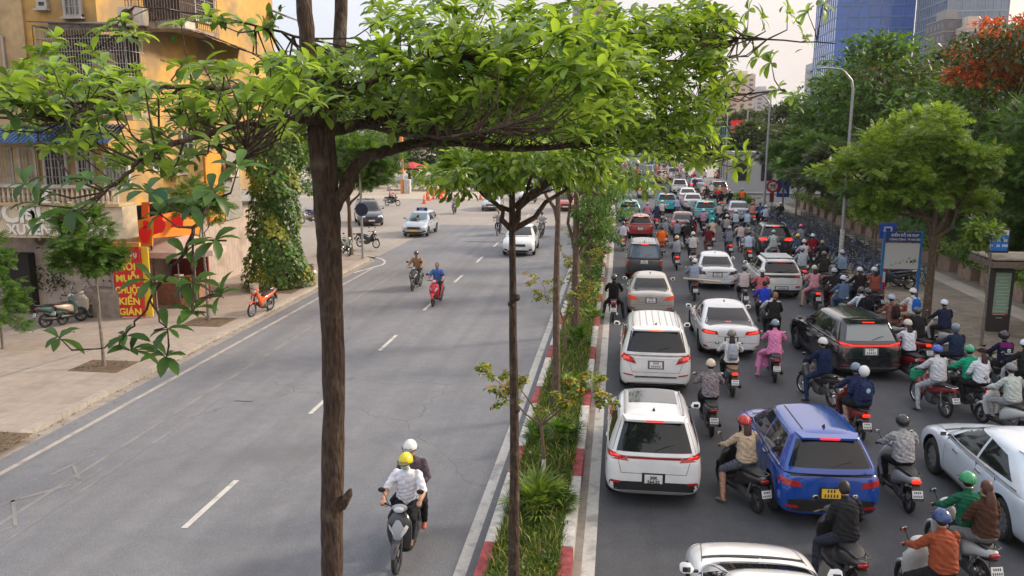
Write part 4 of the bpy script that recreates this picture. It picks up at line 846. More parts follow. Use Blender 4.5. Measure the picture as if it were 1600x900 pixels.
POSES = {
 'ride': B0,
 'down': dict(B0, knL=(-.32, .72, .60), anL=(-.40, .50, .10), toL=(-.44, .68, .05)),
 'both': dict(B0, pel=(0, .42, .88), knL=(-.32, .70, .56), anL=(-.38, .52, .10), toL=(-.42, .70, .05), knR=(.32, .70, .56), anR=(.38, .52, .10), toR=(.42, .70, .05)),
 'lean': dict(B0, che=(0, .52, 1.17), nek=(0, .63, 1.36), hed=(0, .71, 1.50), shL=(-.18, .585, 1.285), shR=(.18, .585, 1.285), elL=(-.33, .70, 1.10), elR=(.33, .70, 1.10), knL=(-.20, .82, .72), knR=(.20, .82, .72), anL=(-.17, .60, .36), anR=(.17, .60, .36), toL=(-.18, .77, .33), toR=(.18, .77, .33)),
 'pill': dict(pel=(0, .02, .95), che=(0, .06, 1.25), nek=(0, .10, 1.46), hed=(.03, .14, 1.62), shL=(-.165, .075, 1.375), shR=(.165, .075, 1.375), elL=(-.25, .13, 1.14), elR=(.25, .13, 1.14), haL=(-.16, .34, 1.02), haR=(.16, .34, 1.02),
              knL=(-.25, .40, .82), knR=(.25, .40, .82), anL=(-.22, .26, .42), anR=(.22, .26, .42), toL=(-.24, .42, .38), toR=(.24, .42, .38)),
 'phone': dict(B0, hed=(0, .60, 1.54), elL=(-.25, .50, 1.09), elR=(.25, .50, 1.09), haL=(-.07, .74, 1.14), haR=(.07, .74, 1.14), knL=(-.32, .70, .60), anL=(-.40, .50, .10), toL=(-.44, .68, .05)),
 'bend': dict(pel=(0, 0, .90), che=(0, .22, 1.12), nek=(0, .40, 1.24), hed=(0, .52, 1.30), shL=(-.18, .34, 1.21), shR=(.18, .34, 1.21), elL=(-.22, .50, .98), elR=(.22, .50, .98), haL=(-.14, .72, 1.02), haR=(.14, .72, 1.02),
              knL=(-.10, .04, .48), knR=(.11, -.02, .48), anL=(-.11, -.04, .09), anR=(.13, -.08, .09), toL=(-.13, .13, .05), toR=(.15, .09, .05), fwd=(0, 1, 0)),
 'stand': dict(pel=(0, 0, .93), che=(0, .0, 1.22), nek=(0, .0, 1.45), hed=(0, .02, 1.60), shL=(-.19, 0, 1.39), shR=(.19, 0, 1.39), elL=(-.25, -.03, 1.12), elR=(.25, -.03, 1.12), haL=(-.24, .06, .84), haR=(.24, .06, .84),
              knL=(-.10, .03, .49), knR=(.10, .08, .49), anL=(-.11, -.06, .09), anR=(.11, .10, .09), toL=(-.12, .12, .05), toR=(.12, .28, .05)),
}
PM = {}
def pose_mesh(p, f, d):
    k = (p, f, d)
    if k not in PM: PM[k] = body_mesh(POSES[p], f, d, grip=p not in ('stand', 'pill', 'bend'))
    return PM[k]
_H = {}
def head_gear(kind):
    if kind in _H: return _H[kind]
    r = {}
    if kind in ('half', 'full', 'hat', 'capx'):
        m = MB()
        if kind == 'hat': m.ball((0, 0, .02), (.105, .125, .13), n=18, m=8, z0=-.1); m.loft([((0, .02, .0), (.17, 0, 0), (0, .19, 0)), ((0, .02, .012), (.165, 0, 0), (0, .185, 0))], 20)
        elif kind == 'capx': m.ball((0, -.01, .03), (.092, .115, .10), n=18, m=8, z0=-.05); m.loft([((0, .12, .03), (.07, 0, 0), (0, .09, .0)), ((0, .125, .042), (.065, 0, 0), (0, .08, .0))], 12)
        else:
            z0 = -.15 if kind == 'half' else -.75
            m.ball((0, -.012, .02), (.118, .142, .135), n=20, m=9, z0=z0)
        r['h'] = m.mesh('helmet', [BLACK], 50)
        if kind == 'half':
            v = MB(); v.loft([((0, .145, .018), (.088, 0, 0), (0, .055, -.018)), ((0, .15, .032), (.083, 0, 0), (0, .05, -.015))], 14); r['v'] = v.mesh('visor', [BLACK], 50)
            b = MB(); b.torus((0, -.012, .004), .128, .010, 'z', 22, 6); r['b'] = b.mesh('rim_trim', [BLACK], 50)
        if kind == 'full':
            v = MB(); v.loft([((0, .085, -.06), (.09, 0, 0), (0, .05, 0)), ((0, .09, .0), (.105, 0, 0), (0, .058, 0)), ((0, .08, .05), (.10, 0, 0), (0, .055, 0))], 14); r['v'] = v.mesh('visor', [GLASSD], 50)
    if kind == 'hair':
        m = MB(); m.loft([((0, -.035, -.085), (.055, 0, 0), (0, .04, 0)), ((0, -.03, -.04), (.082, 0, 0), (0, .075, 0)), ((0, -.015, .02), (.087, 0, 0), (0, .098, 0)), ((0, -.01, .08), (.076, 0, 0), (0, .092, 0)), ((0, -.01, .125), (.04, 0, 0), (0, .05, 0))], 16); r['h'] = m.mesh('hair', [BLACK], 60)
    if kind == 'tail':
        m = MB(); m.loft([((0, -.09, .0), (.05, 0, 0), (0, .03, 0)), ((0, -.125, -.08), (.075, 0, 0), (0, .035, 0)), ((0, -.15, -.20), (.085, 0, 0), (0, .035, 0)), ((0, -.15, -.34), (.065, 0, 0), (0, .03, 0)), ((0, -.13, -.44), (.02, 0, 0), (0, .012, 0))], 12); r['h'] = m.mesh('long_hair', [BLACK], 60)
    if kind == 'eyes':
        m = MB()
        for s in (-1, 1): m.ball((s*.032, .087, -.004), (.014, .010, .008), 0, 8, 6); m.ball((s*.032, .095, -.004), (.006, .004, .006), 1, 8, 5)
        m.box((0, .093, -.068), (.045, .01, .006), 2); r['h'] = m.mesh('face_features', [mat('eye_white', (.7, .68, .66), .3), INK, mat('lips', (.3, .09, .07), .5)], 50)
    if kind == 'mask':
        m = MB(); m.loft([((0, .055, -.105), (.035, 0, 0), (0, .04, 0)), ((0, .062, -.07), (.065, 0, 0), (0, .055, 0)), ((0, .062, -.03), (.068, 0, 0), (0, .058, 0)), ((0, .06, -.012), (.05, 0, 0), (0, .05, 0))], 14); r['h'] = m.mesh('face_mask', [BLACK], 60)
    _H[kind] = r; return r
HAIRM = mat('hair', (.012, .009, .008), .55)
def person(loc, rz, pose, shirt, trousers, helmet, label, group, hk='half', sleeve='long', shin='long', female=False, dress=False, hair=False, mask=None, face=False, shoes=(.03, .03, .03), s=1.0, roll=0.0, stripe=None, fhead=0.0, haircol=None, cat='person', skin=None):
    r_ = empty('person', loc, rz, s); r_.rotation_euler = (0, roll, rz)
    b = link('body', pose_mesh(pose, female, dress), r_)
    sk = SKIN if skin is None else mat('skin', skin, .55); cs = cloth(shirt) if not isinstance(shirt, bpy.types.Material) else shirt; ct = cloth(trousers)
    for i, m in enumerate([sk, cs, cs if sleeve == 'long' else sk, ct, ct if shin == 'long' else sk, mat('shoes', shoes, .6)]): slotmat(b, i, m)
    hp = Vector(POSES[pose]['hed']); tilt = {'bend': -.7, 'lean': -.25, 'phone': -.35}.get(pose, 0)
    def put(kind, part, nm, m, parent=r_):
        o = link(nm, head_gear(kind)[part], parent)
        if parent is r_: o.location = hp; o.rotation_euler = (tilt, 0, fhead)
        if m is not None: slotmat(o, 0, m)
        return o
    hm = mat('hair', haircol, .55) if haircol else HAIRM
    if helmet is not None:
        h = put(hk, 'h', 'helmet' if hk in ('half', 'full') else 'hat', plastic(helmet, .25) if hk in ('half', 'full') else cloth(helmet))
        g = head_gear(hk)
        if 'v' in g: put(hk, 'v', 'visor', GLASSD if hk == 'full' else plastic(tuple(c*.15 for c in helmet)), h)
        if 'b' in g: put(hk, 'b', 'rim_trim', BLACK, h)
        if stripe:
            q = MB(); q.ball((0, -.012, .0215), (.024, .1445, .1385), n=14, m=8, z0=.0); so2 = q.build('helmet_stripe', plastic(stripe), h)
    put('hair', 'h', 'hair', hm) if (helmet is None or not hair) else None
    if hair: put('tail', 'h', 'long_hair', hm)
    if mask: put('mask', 'h', 'face_mask', cloth(mask))
    if face: put('eyes', 'h', 'face_features', None)
    return tag(r_, label, cat, group)
def backpack(loc, rz, pose, col, label, group='backpacks worn by riders', s=1.0, badge=None):
    J = POSES[pose]; che = Vector(J['che']); q = empty('backpack', loc, rz, s)
    c = che+Vector((0, -.20, .0))
    MB().loft([(c+Vector((0, 0, -.24)), (.11, 0, 0), (0, .06, 0)), (c+Vector((0, -.01, -.20)), (.145, 0, 0), (0, .085, 0)), (c+Vector((0, -.01, .02)), (.14, 0, 0), (0, .08, 0)), (c+Vector((0, .01, .15)), (.11, 0, 0), (0, .06, 0)), (c+Vector((0, .03, .19)), (.06, 0, 0), (0, .03, 0))], 14, ex=3).build('bag', cloth(col), q)
    MB().loft([(c+Vector((0, -.085, -.19)), (.09, 0, 0), (0, .03, 0)), (c+Vector((0, -.09, -.16)), (.105, 0, 0), (0, .045, 0)), (c+Vector((0, -.09, -.05)), (.10, 0, 0), (0, .035, 0)), (c+Vector((0, -.08, -.03)), (.08, 0, 0), (0, .01, 0))], 12, ex=3).build('pocket', cloth(tuple(x*.8 for x in col)), q)
    for s_ in (-1, 1): MB().tube([c+Vector((s_*.09, .04, .15)), c+Vector((s_*.10, .14, .22)), c+Vector((s_*.12, .30, .16)), c+Vector((s_*.11, .335, .02)), c+Vector((s_*.13, .2, -.14)), c+Vector((s_*.12, .05, -.18))], .013, 5).build('strap', cloth(col), q)
    if badge:
        MB().ball(c+Vector((0, -.115, .04)), (.05, .008, .06)).build('patch', cloth(badge), q)
    return tag(q, label, 'backpack', group)
ORD = ['first', 'second', 'third']+[str(i)+('th' if i % 10 > 3 or i % 10 == 0 or 10 < i < 20 else ('st', 'nd', 'rd')[i % 10-1]) for i in range(4, 60)]
# ================================================================== TRAFFIC
for k_ in TY:
    if k_ not in PROTO: PROTO[k_] = make_car(TY[k_])
UNUSED = set(TY)
WH = (.72, .73, .74); 
def carat(kind, u, v, deg, col, label, **k):
    g = G(u, v); loc = (g.x, g.y, 0)
    return carxy(kind, loc, deg, col, label, **k)
def carxy(kind, loc, deg, col, label, s=1.0, rough=.25, extra=None, metal=0.0, group='cars queueing on the right carriageway', name=None, cat='car'):
    if kind in UNUSED:
        UNUSED.discard(kind); r_ = PROTO[kind]
    else: r_ = dup(PROTO[kind])
    r_.location = loc; r_.rotation_euler = (0, 0, R(deg)); r_.scale = (s, s, s)
    pm_ = paint(col, rough, metal); mp = {'body': {0: pm_}, 'door_mirror': pm_, 'spoiler': pm_}
    mp.update(extra or {}); recolor(r_, mp)
    if name: old = r_.name; r_.name = name; KIDS[r_.name] = KIDS.pop(old, [])
    return tag(r_, label, cat, group)
cA = carat('suv_a', 1017, 766, 0, WH, 'white crossover with dark sunroof and plate 564.32, nearest car beside the median kerb')
letters('plate_number', '30K', .085, (0, -.905, .642), (math.pi/2, 0, 0), INK, cA, .003)
letters('plate_number', '564.32', .085, (0, -.905, .562), (math.pi/2, 0, 0), INK, cA, .003)
# place the near plate's lettering on the plate itself
cB = carat('suv_b', 1021, 601, 0, (.70, .69, .67), 'large white SUV with ribbed roof and chrome tailgate strip, second car along the median', extra={'high_brake_light': mat('lit_strip', (1.0, .12, .06), .3, emit=1.2)})
cC = carat('sedan', 1015, 490, 0, (.44, .415, .375), 'beige metallic sedan with orange glowing tail lights, third car along the median', metal=.2, rough=.3, extra={'tail_light': mat('glowing_lens', (.7, .07, .02), .2, emit=.12), 'high_brake_light': BLACK})
carat('boxy', 1005, 434, 0, (.035, .042, .05), 'dark boxy off-roader with sky reflection painted on its rear window, ahead of the beige sedan', rough=.3, extra={'rear_window': mat('painted_sky_reflection', (.14, .2, .27), .06, coat=.5)})  # blue of the reflected sky is put into the glass colour
carat('hatch', 1000, 372, 0, (.36, .018, .018), 'small red hatchback with an orange indicator, ahead of the dark boxy off-roader', extra={'high_brake_light': mat('lit_strip2', (1.0, .22, .04), .3, emit=1.5), 'brake_lamp': ORANGEL})
carat('sedan', 1067, 366, 0, (.22, .02, .04), 'maroon sedan between the red hatchback and the turquoise taxi, second lane from the median')
carat('sedan', 1117, 448, -1, WH, 'white sedan with narrow dark tail lights, in front of the rider carrying a plank', extra={'brake_lamp': REDD, 'tail_light': mat('dark_lens', (.06, .01, .012), .15, coat=.6), 'high_brake_light': BLACK})
carat('sedan_sport', 1134, 549, 1, WH, 'white sporty sedan with glowing red lights and a dark rear window, behind the plank carrier')
carat('suv_rack', 1213, 462, 2, (.68, .67, .65), 'white SUV with a slatted white roof rack, right lane beside the scooters')
carxy('suv_black', (7.05, 24.75, 0), 7, (.012, .013, .017), 'glossy black SUV with a full-width red light bar and pale rear window', rough=.12, extra={'rear_window': mat('pale_window', (.30, .34, .34), .08, coat=.6), 'rear_window.': None} if False else {'rear_window': mat('pale_window', (.20, .23, .23), .08, coat=.6)})
carxy('suv_blue', (3.80, 15.2, 0), 3, (.003, .058, .33), 'bright blue SUV with a yellow licence plate, right of the rider in the red helmet', rough=.18, extra={'licence_plate': PLATEY})
carxy('coupe_suv', (7.6, 14.45, 0), 2.5, (.60, .66, .72), 'pale blue-white fastback crossover cut by the right edge of the photo', rough=.3)
g_ = G(1165, 842, .75); carxy('sedan_sport', (g_.x+.05, g_.y-3.72, 0), 2, WH, 'white sedan at the bottom edge with only bonnet and windscreen showing')
carat('suv_dark', 1207, 399, -1, (.022, .024, .03), 'dark SUV with big glowing red lights joined by a chrome bar, right lane', extra={'tail_light': REDL, 'body': {0: paint((.03, .032, .036), .25)}})
# farther cars
TEAL = (.03, .42, .46)
carat('hatch', 1041, 332, 0, TEAL, 'turquoise taxi hatchback behind the white hatch-backed row, left of two white sedans', s=1.08, cat='taxi')
carat('hatch', 1101, 347, 0, TEAL, 'turquoise taxi with a white roof, right of the maroon sedan', s=1.08, cat='taxi')
carat('hatch', 983, 346, 0, TEAL, 'turquoise taxi half hidden by the median leaves', s=1.08, cat='taxi')
carat('sedan', 1082, 328, 0, WH, 'white sedan directly behind another white sedan, between the two turquoise taxis', extra={'brake_lamp': REDD})
carat('sedan', 1074, 317, 0, WH, 'white sedan ahead of the white sedan between the turquoise taxis')
carat('sedan', 1010, 309, 0, (.66, .65, .63), 'far white sedan alone in the lane beside the median', s=1.05)
carat('suv_a', 1061, 303, 0, WH, 'far white crossover ahead of the turquoise taxi')
carat('sedan', 1089, 298, 0, (.5, .5, .5), 'far silver sedan with red lights beside the far white crossover', extra={'tail_light': REDL})
carat('suv_dark', 1122, 309, 0, (.28, .27, .28), 'far silver grey SUV with red lights, right of the white sedans', extra={'tail_light': REDD})
carat('hatch', 1034, 286, 0, (.35, .03, .03), 'far red car at the head of the open lane', s=1.15)
carat('sedan', 1154, 345, -1, (.34, .42, .50), 'pale blue-grey sedan among the scooters ahead of the dark SUV', s=1.03)
carat('suv_b', 1052, 281, 0, WH, 'very far white van in the traffic under the leaves')
carat('hatch', 1095, 278, 0, WH, 'very far white hatchback under the hanging leaves')
carat('boxy', 1012, 276, 0, (.3, .3, .32), 'very far grey car beside the median trees')
carat('sedan', 1128, 280, 0, (.25, .02, .02), 'very far red sedan near the pink billboard')
# ---- cars on the left carriageway, facing the camera
LG = 'cars coming along the left carriageway'
def carf(kind, u, v, deg, col, label, wb=2.65, **k):
    g = G(u, v); a = R(deg); loc = (g.x+math.sin(a)*wb, g.y-math.cos(a)*wb, 0)
    return carxy(kind, loc, deg, col, label, group=LG, **k)
tx = carf('hatch', 651, 369, 180, (.40, .45, .52), 'silver taxi hatchback with a blue roof sign and a man leaning at its window', wb=2.5, cat='taxi', s=1.04, metal=.3, extra={'front_plate': PLATEY, 'windshield': mat('bluish_windscreen', (.07, .14, .17), .08, coat=.5)})
ts = MB().box((0, .75, 1.62), (.72, .20, .22), bev=.04); ts.build('taxi_sign', mat('sign_blue', (.01, .02, .12), .3), tx)
letters('sign_lettering', 'TAXI', .15, (0, .86, 1.62), (math.pi/2, 0, math.pi), mat('pale_blue_print', (.4, .55, .8), .4), tx, .004)
carf('suv_dark', 579, 352, 203, (.02, .025, .045), 'dark navy car turning out beside the roadside tree, left of the taxi')
carf('sedan', 768, 329, 184, (.42, .42, .43), 'silver sedan entering the junction left of the thin median trunk', metal=.3)
carf('coupe_suv', 812, 397, 182, (.62, .66, .70), 'pale crossover with black lower bumper coming on behind the thin median trunk')
carf('sedan', 824, 313, 184, WH, 'white car far back behind the median trunk')
carf('suv_b', 848, 300, 182, (.03, .10, .22), 'dark blue van far back on the left carriageway')
carf('hatch', 884, 330, 180, (.45, .05, .03), 'red-orange car with lights on seen between the median trunks')
carf('sedan', 905, 292, 180, (.4, .4, .42), 'grey car far away between the median trees')
cm_ = [o for o in C.objects if o.parent is None and o.type == 'EMPTY' and base(o) == 'car' and not o.get('label')]
for o in cm_: remove_tree(o)
# ------------------------------------------------------------------ riders
GB = 'scooters and motorbikes in the jam'; GR = 'riders waiting in the right carriageway'
BLK = (.02, .02, .022); NAVY = (.025, .035, .085); WHT = (.62, .62, .62); GREY = (.22, .23, .26); LBL = (.30, .38, .50); BEI = (.45, .38, .28); MAR = (.12, .015, .02); BRN = (.17, .08, .055)
PNK = (.62, .22, .36); RED = (.5, .02, .02); ORG = (.75, .14, .02); TL = (.05, .30, .33); JEANS = (.05, .08, .15); KHK = (.33, .26, .17); TAN = (.45, .35, .22)
def rd(u, v, deg, bk_, bc, pose, sh, tr, he, who, what, lit=False, seat=None, second=None, s=1.0, left=False, **k):
    g = G(u, v); rz = R(deg); loc = (g.x, g.y, 0)
    gb, gr = (GB, GR) if not left else ('two-wheelers on the left carriageway', 'riders coming along the left carriageway')
    b = bike(bk_, loc, rz, bc, what, gb, lit, seat, second=second, s=s)
    p = person(loc, rz, pose, sh, tr, he, who, gr, s=s, **k)
    return b, p
def pillion(b, sh, tr, he, who, group=GR, **k):
    return person(b.location, b.rotation_euler.z, 'pill', sh, tr, he, who, group, s=b.scale[0], **k)
# nearest
rd(1180, 800, 22, 's', BLK, 'down', (.46, .36, .25), (.10, .11, .14), RED, 'woman in beige top, grey shorts and red striped helmet beside the blue SUV', 'black scooter under the woman in the red helmet', female=True, hair=True, shin='skin', stripe=WHT, haircol=(.05, .02, .012), shoes=(.3, .2, .15))
rd(1111, 682, 2, 's', BLK, 'ride', mat('patterned_shirt', (.20, .17, .18), .9, var=.75, vs=26), BLK, (.55, .45, .33), 'man in a patterned grey shirt and plain beige helmet beside the nearest white car', 'black scooter ridden by the man in the patterned shirt')
b_, p_ = rd(1144, 620, 2, 's', (.05, .05, .055), 'ride', WHT, BLK, (.14, .13, .12), 'woman in white blouse and dark mottled helmet with ponytail, behind the sporty sedan', 'dark scooter with brown seat and bright tail light, under the grey backpack', lit=True, seat=(.22, .12, .06), female=True, hair=True, sleeve='skin')
backpack(b_.location, b_.rotation_euler.z, 'ride', (.33, .35, .40), 'pale grey backpack on the woman in the white blouse')
rd(1210, 598, -3, 's', (.04, .04, .05), 'down', (.66, .22, .40), (.66, .22, .40), (.17, .22, .29), 'woman in a long pink dress and grey helmet, left foot on the road', 'black scooter under the woman in the pink dress', female=True, dress=True, shoes=(.5, .5, .5))
rd(1300, 636, 24, 'u', (.03, .03, .035), 'down', (.012, .022, .06), (.018, .03, .07), (.62, .60, .58), 'man all in navy with a white helmet, left foot down behind the black SUV', 'dark motorbike under the man in navy with the white helmet')
b_, p_ = rd(1343, 690, 6, 's', (.20, .02, .02), 'ride', NAVY, BLK, (.13, .20, .28), 'front rider in navy with a grey-blue helmet, before the passenger with the heart backpack', 'red and black scooter carrying two people, right of the blue SUV', lit=True)
pillion(b_, NAVY, BLK, (.68, .68, .68), 'passenger in navy with a round white helmet, sitting behind the grey-blue helmet', hk='full', shin='skin')
backpack(b_.location, b_.rotation_euler.z, 'pill', NAVY, 'navy backpack with a pale heart on the passenger right of the blue SUV', badge=(.35, .5, .6))
rd(1418, 800, 4, 's', (.45, .42, .40), 'ride', (.35, .34, .34), BLK, BLK, 'rider in grey with a plain black helmet, between the blue SUV and the pale fastback', 'silver grey scooter between the blue SUV and the pale fastback', lit=True, hk='full')
rd(1332, 938, 8, 's', BLK, 'phone', BLK, (.03, .035, .05), None, 'bare-headed person in black clothes looking at a phone, bottom of the picture', 'black scooter with a dim tail light at the bottom edge under the person in black', female=True, hair=False)
b_, p_ = rd(1530, 922, 12, 's', (.5, .5, .5), 'ride', (.015, .11, .06), BLK, (.02, .28, .10), 'ride-hailing driver in a green jacket and green helmet beside the pale fastback', 'white scooter of the driver in green beside the pale fastback', hk='half', stripe=WHT)
pillion(b_, (.06, .03, .02), (.16, .15, .15), None, 'passenger with long brown hair and dark top behind the driver in green', female=True, hair=True, haircol=(.07, .025, .015))
rd(1492, 1002, 14, 's', (.5, .5, .5), 'down', (.26, .065, .03), BLK, (.02, .05, .17), 'rider in a rust-orange shirt and blue helmet at the bottom right edge', 'pale scooter under the rider in the rust-orange shirt', shin='skin')
# right group by the pavement
b_, p_ = rd(1476, 652, 14, 'u', (.22, .02, .025), 'down', (.52, .53, .55), (.34, .35, .37), (.04, .09, .40), 'rider in a pale grey hooded jacket and blue helmet, one foot down', 'dark red motorbike with a green bag under the rider in the grey hoodie')
MB().loft([((b_.location.x-.36, b_.location.y+1.02, .62), (.12, 0, 0), (0, .10, 0)), ((b_.location.x-.36, b_.location.y+1.02, .70), (.20, 0, 0), (0, .15, 0)), ((b_.location.x-.36, b_.location.y+1.02, .92), (.19, 0, 0), (0, .14, 0)), ((b_.location.x-.36, b_.location.y+1.02, 1.0), (.10, 0, 0), (0, .06, 0))], 12).build('green_bag', cloth((.03, .28, .15)))
tag(C.objects['green_bag'], 'green cloth bag hanging at the front of the dark red motorbike', 'bag')
b_, p_ = rd(1527, 652, 14, 'u', (.03, .03, .035), 'ride', (.02, .33, .17), BLK, (.02, .30, .14), 'driver in bright green jacket next to the grey hoodie', 'black motorbike with a red tail light carrying the green jacket and the woman in white', lit=True, stripe=WHT)
pillion(b_, (.60, .62, .66), BLK, (.03, .02, .02), 'woman in loose white shirt and black cap, behind the bright green jacket', hk='capx', female=True, hair=True, haircol=(.03, .01, .01), mask=(.6, .2, .3))
rd(1428, 598, 14, 's', (.20, .012, .02), 'ride', (.60, .61, .66), BLK, (.52, .46, .38), 'woman with very long dark hair and cream helmet, right of the black SUV', 'dark red scooter under the woman with very long hair', female=True, hair=True)
b_, p_ = rd(1402, 545, 16, 's', (.40, .36, .30), 'both', (.22, .10, .08), (.30, .2, .14), (.32, .36, .48), 'rider in a brown shirt with blue and white helmet, right behind the kerb end', 'cream scooter under the rider in the brown shirt', shin='skin')
backpack(b_.location, b_.rotation_euler.z, 'both', (.035, .02, .02), 'dark brown backpack on the rider in the brown shirt')
b_, p_ = rd(1433, 532, 10, 's', (.42, .06, .04), 'ride', (.62, .60, .58), TAN, (.68, .60, .58), 'rider in a white T-shirt and white helmet with a blue backpack, beside the kerb', 'red scooter under the rider with the blue backpack', sleeve='skin')
backpack(b_.location, b_.rotation_euler.z, 'ride', (.015, .12, .42), 'bright blue backpack on the white T-shirt by the kerb')
rd(1441, 572, 10, 's', (.35, .02, .02), 'ride', BLK, BLK, (.03, .045, .07), 'rider in black with a dark blue helmet, in front of the very long haired woman', 'scooter with a bright red tail light in front of the very long haired woman', lit=True)
rd(1482, 556, 8, 's', (.52, .47, .42), 'ride', (.018, .025, .05), BLK, (.60, .64, .70), 'rider in a navy raincoat and pale blue-white helmet beside the pavement edge', 'cream scooter under the navy raincoat')
rd(1502, 606, 10, 's', (.30, .28, .26), 'ride', (.02, .03, .06), BLK, (.16, .19, .22), 'man in a navy jacket with a pale blue yoke and grey full helmet', 'grey scooter ahead of the driver in the bright green jacket', hk='full')
b_, p_ = rd(1580, 622, 12, 'u', BLK, 'ride', (.016, .018, .04), BLK, (.02, .02, .022), 'man in navy and purple vest with white emblem, near the right edge', 'black motorbike near the right edge under the purple-shouldered vest', hk='full')
yk = MB().loft([((0, .43, 1.30), (.20, 0, 0), (0, .12, .0)), ((0, .455, 1.37), (.185, 0, 0), (0, .105, .0)), ((0, .475, 1.415), (.09, 0, 0), (0, .08, .0))], 16, ex=2.4); yk.build('vest_yoke', cloth((.13, .01, .10)), p_)
em = MB(); em.torus((0, .285, 1.22), .045, .012, 'y', 16, 6); em.box((0, .285, 1.14), (.20, .01, .018)); em.prism([(-.03, .28, 1.2), (.03, .28, 1.2), (0, .28, 1.25)], (0, .01, 0)); em.build('vest_emblem', mat('white_print', (.6, .6, .62), .7), p_)
rd(1596, 690, 18, 's', (.58, .58, .56), 'ride', (.46, .50, .46), (.3, .3, .3), (.16, .18, .18), 'rider in a pale green-white jacket cut by the right edge', 'white scooter cut by the right edge')
rd(1612, 640, 10, 's', (.5, .5, .52), 'ride', BLK, BLK, (.66, .68, .7), 'rider in black with a white helmet at the very right edge', 'white scooter at the very right edge behind the navy and purple vest')
# by the end of the kerb
b_, p_ = rd(1352, 530, 10, 's', (.03, .03, .035), 'ride', (.60, .64, .70), BLK, (.04, .03, .035), 'rider in a white shirt and dark helmet right behind the black SUV roof', 'black scooter carrying the white shirt and the black backpack')
pillion(b_, (.02, .02, .025), BLK, (.035, .05, .055), 'passenger in black on the scooter of the white shirt', s_=None) if False else pillion(b_, (.02, .02, .025), BLK, (.035, .05, .055), 'passenger in black behind the white shirt beside the black SUV')
backpack(b_.location, b_.rotation_euler.z, 'pill', (.012, .012, .016), 'black backpack on the passenger behind the white shirt')
rd(1322, 505, 8, 's', (.2, .2, .2), 'ride', (.10, .15, .24), JEANS, (.45, .53, .66), 'rider in a blue-grey jacket and light blue helmet, left of the rust-clad woman', 'grey scooter under the blue-grey jacket left of the rust-clad woman')
rd(1347, 488, 6, 's', (.04, .04, .045), 'ride', (.03, .02, .025), BLK, (.66, .66, .66), 'rider in dark clothes and white helmet beside the light blue helmet', 'black scooter beside the light blue helmet')
rd(1372, 488, 12, 's', (.08, .08, .09), 'ride', (.36, .10, .07), (.3, .1, .07), (.60, .60, .62), 'woman in a rust coat and white helmet by the red and white pole', 'black scooter by the red and white pole', female=True, hair=True)
rd(1306, 490, 4, 's', (.15, .015, .015), 'ride', (.025, .025, .03), BLK, (.35, .4, .46), 'rider in a black jacket with a grey helmet beside a glowing red light', 'scooter with a glowing light under the black jacket', lit=True)
rd(1274, 484, 2, 's', (.06, .055, .07), 'down', (.60, .28, .32), (.6, .28, .32), (.52, .44, .34), 'woman in a pink T-shirt and sand coloured helmet, right of the roof rack SUV', 'dark scooter with three-part rear under the pink T-shirt', lit=True, female=True, hair=True, shin='skin', sleeve='skin')
rd(1254, 446, 0, 's', (.30, .05, .04), 'ride', (.36, .40, .45), (.18, .2, .22), (.16, .19, .25), 'rider in a light grey shirt and dark helmet, next to the roof rack SUV', 'red-lit scooter next to the roof rack SUV', lit=True)
rd(1318, 452, 4, 's', (.02, .02, .025), 'ride', (.20, .27, .36), BLK, (.30, .33, .38), 'rider in a denim blue jacket near the foot of the lamp post', 'black scooter near the foot of the lamp post')
rd(1289, 455, 2, 's', (.10, .10, .10), 'ride', (.03, .03, .03), BLK, (.06, .05, .045), 'rider in black with a dark helmet before the glowing red light', 'dark scooter before the glowing red light')
rd(1247, 418, 0, 's', BLK, 'ride', (.05, .07, .12), BLK, (.60, .36, .04), 'rider in a navy shirt and yellow helmet, right of the dark SUV', 'black scooter under the yellow helmet right of the dark SUV')
rd(1257, 430, 0, 's', BLK, 'ride', (.55, .48, .47), BLK, (.55, .42, .36), 'rider in a pale blouse and skin-coloured helmet behind the yellow helmet', 'scooter under the pale blouse', female=True)
rd(1270, 418, -2, 's', (.02, .02, .03), 'ride', (.20, .012, .02), NAVY, (.55, .58, .60), 'rider in a crimson shirt and white helmet beside the bicycle row', 'scooter under the crimson shirt')
rd(1286, 432, 0, 's', (.05, .05, .05), 'ride', (.02, .02, .02), BLK, (.20, .12, .07), 'rider in a black coat and brown helmet beside the bicycle row', 'scooter under the black coat beside the bicycle row')
rd(1252, 398, 0, 's', BLK, 'ride', GREY, BLK, (.6, .08, .18), 'rider with a pink helmet ahead of the yellow helmet', 'scooter under the pink helmet')
rd(1209, 410, 0, 's', (.15, .16, .17), 'both', (.42, .47, .46), (.60, .60, .58), (.30, .34, .38), 'rider in white trousers and a pale jacket right behind the dark SUV', 'grey scooter right behind the dark SUV', female=True)
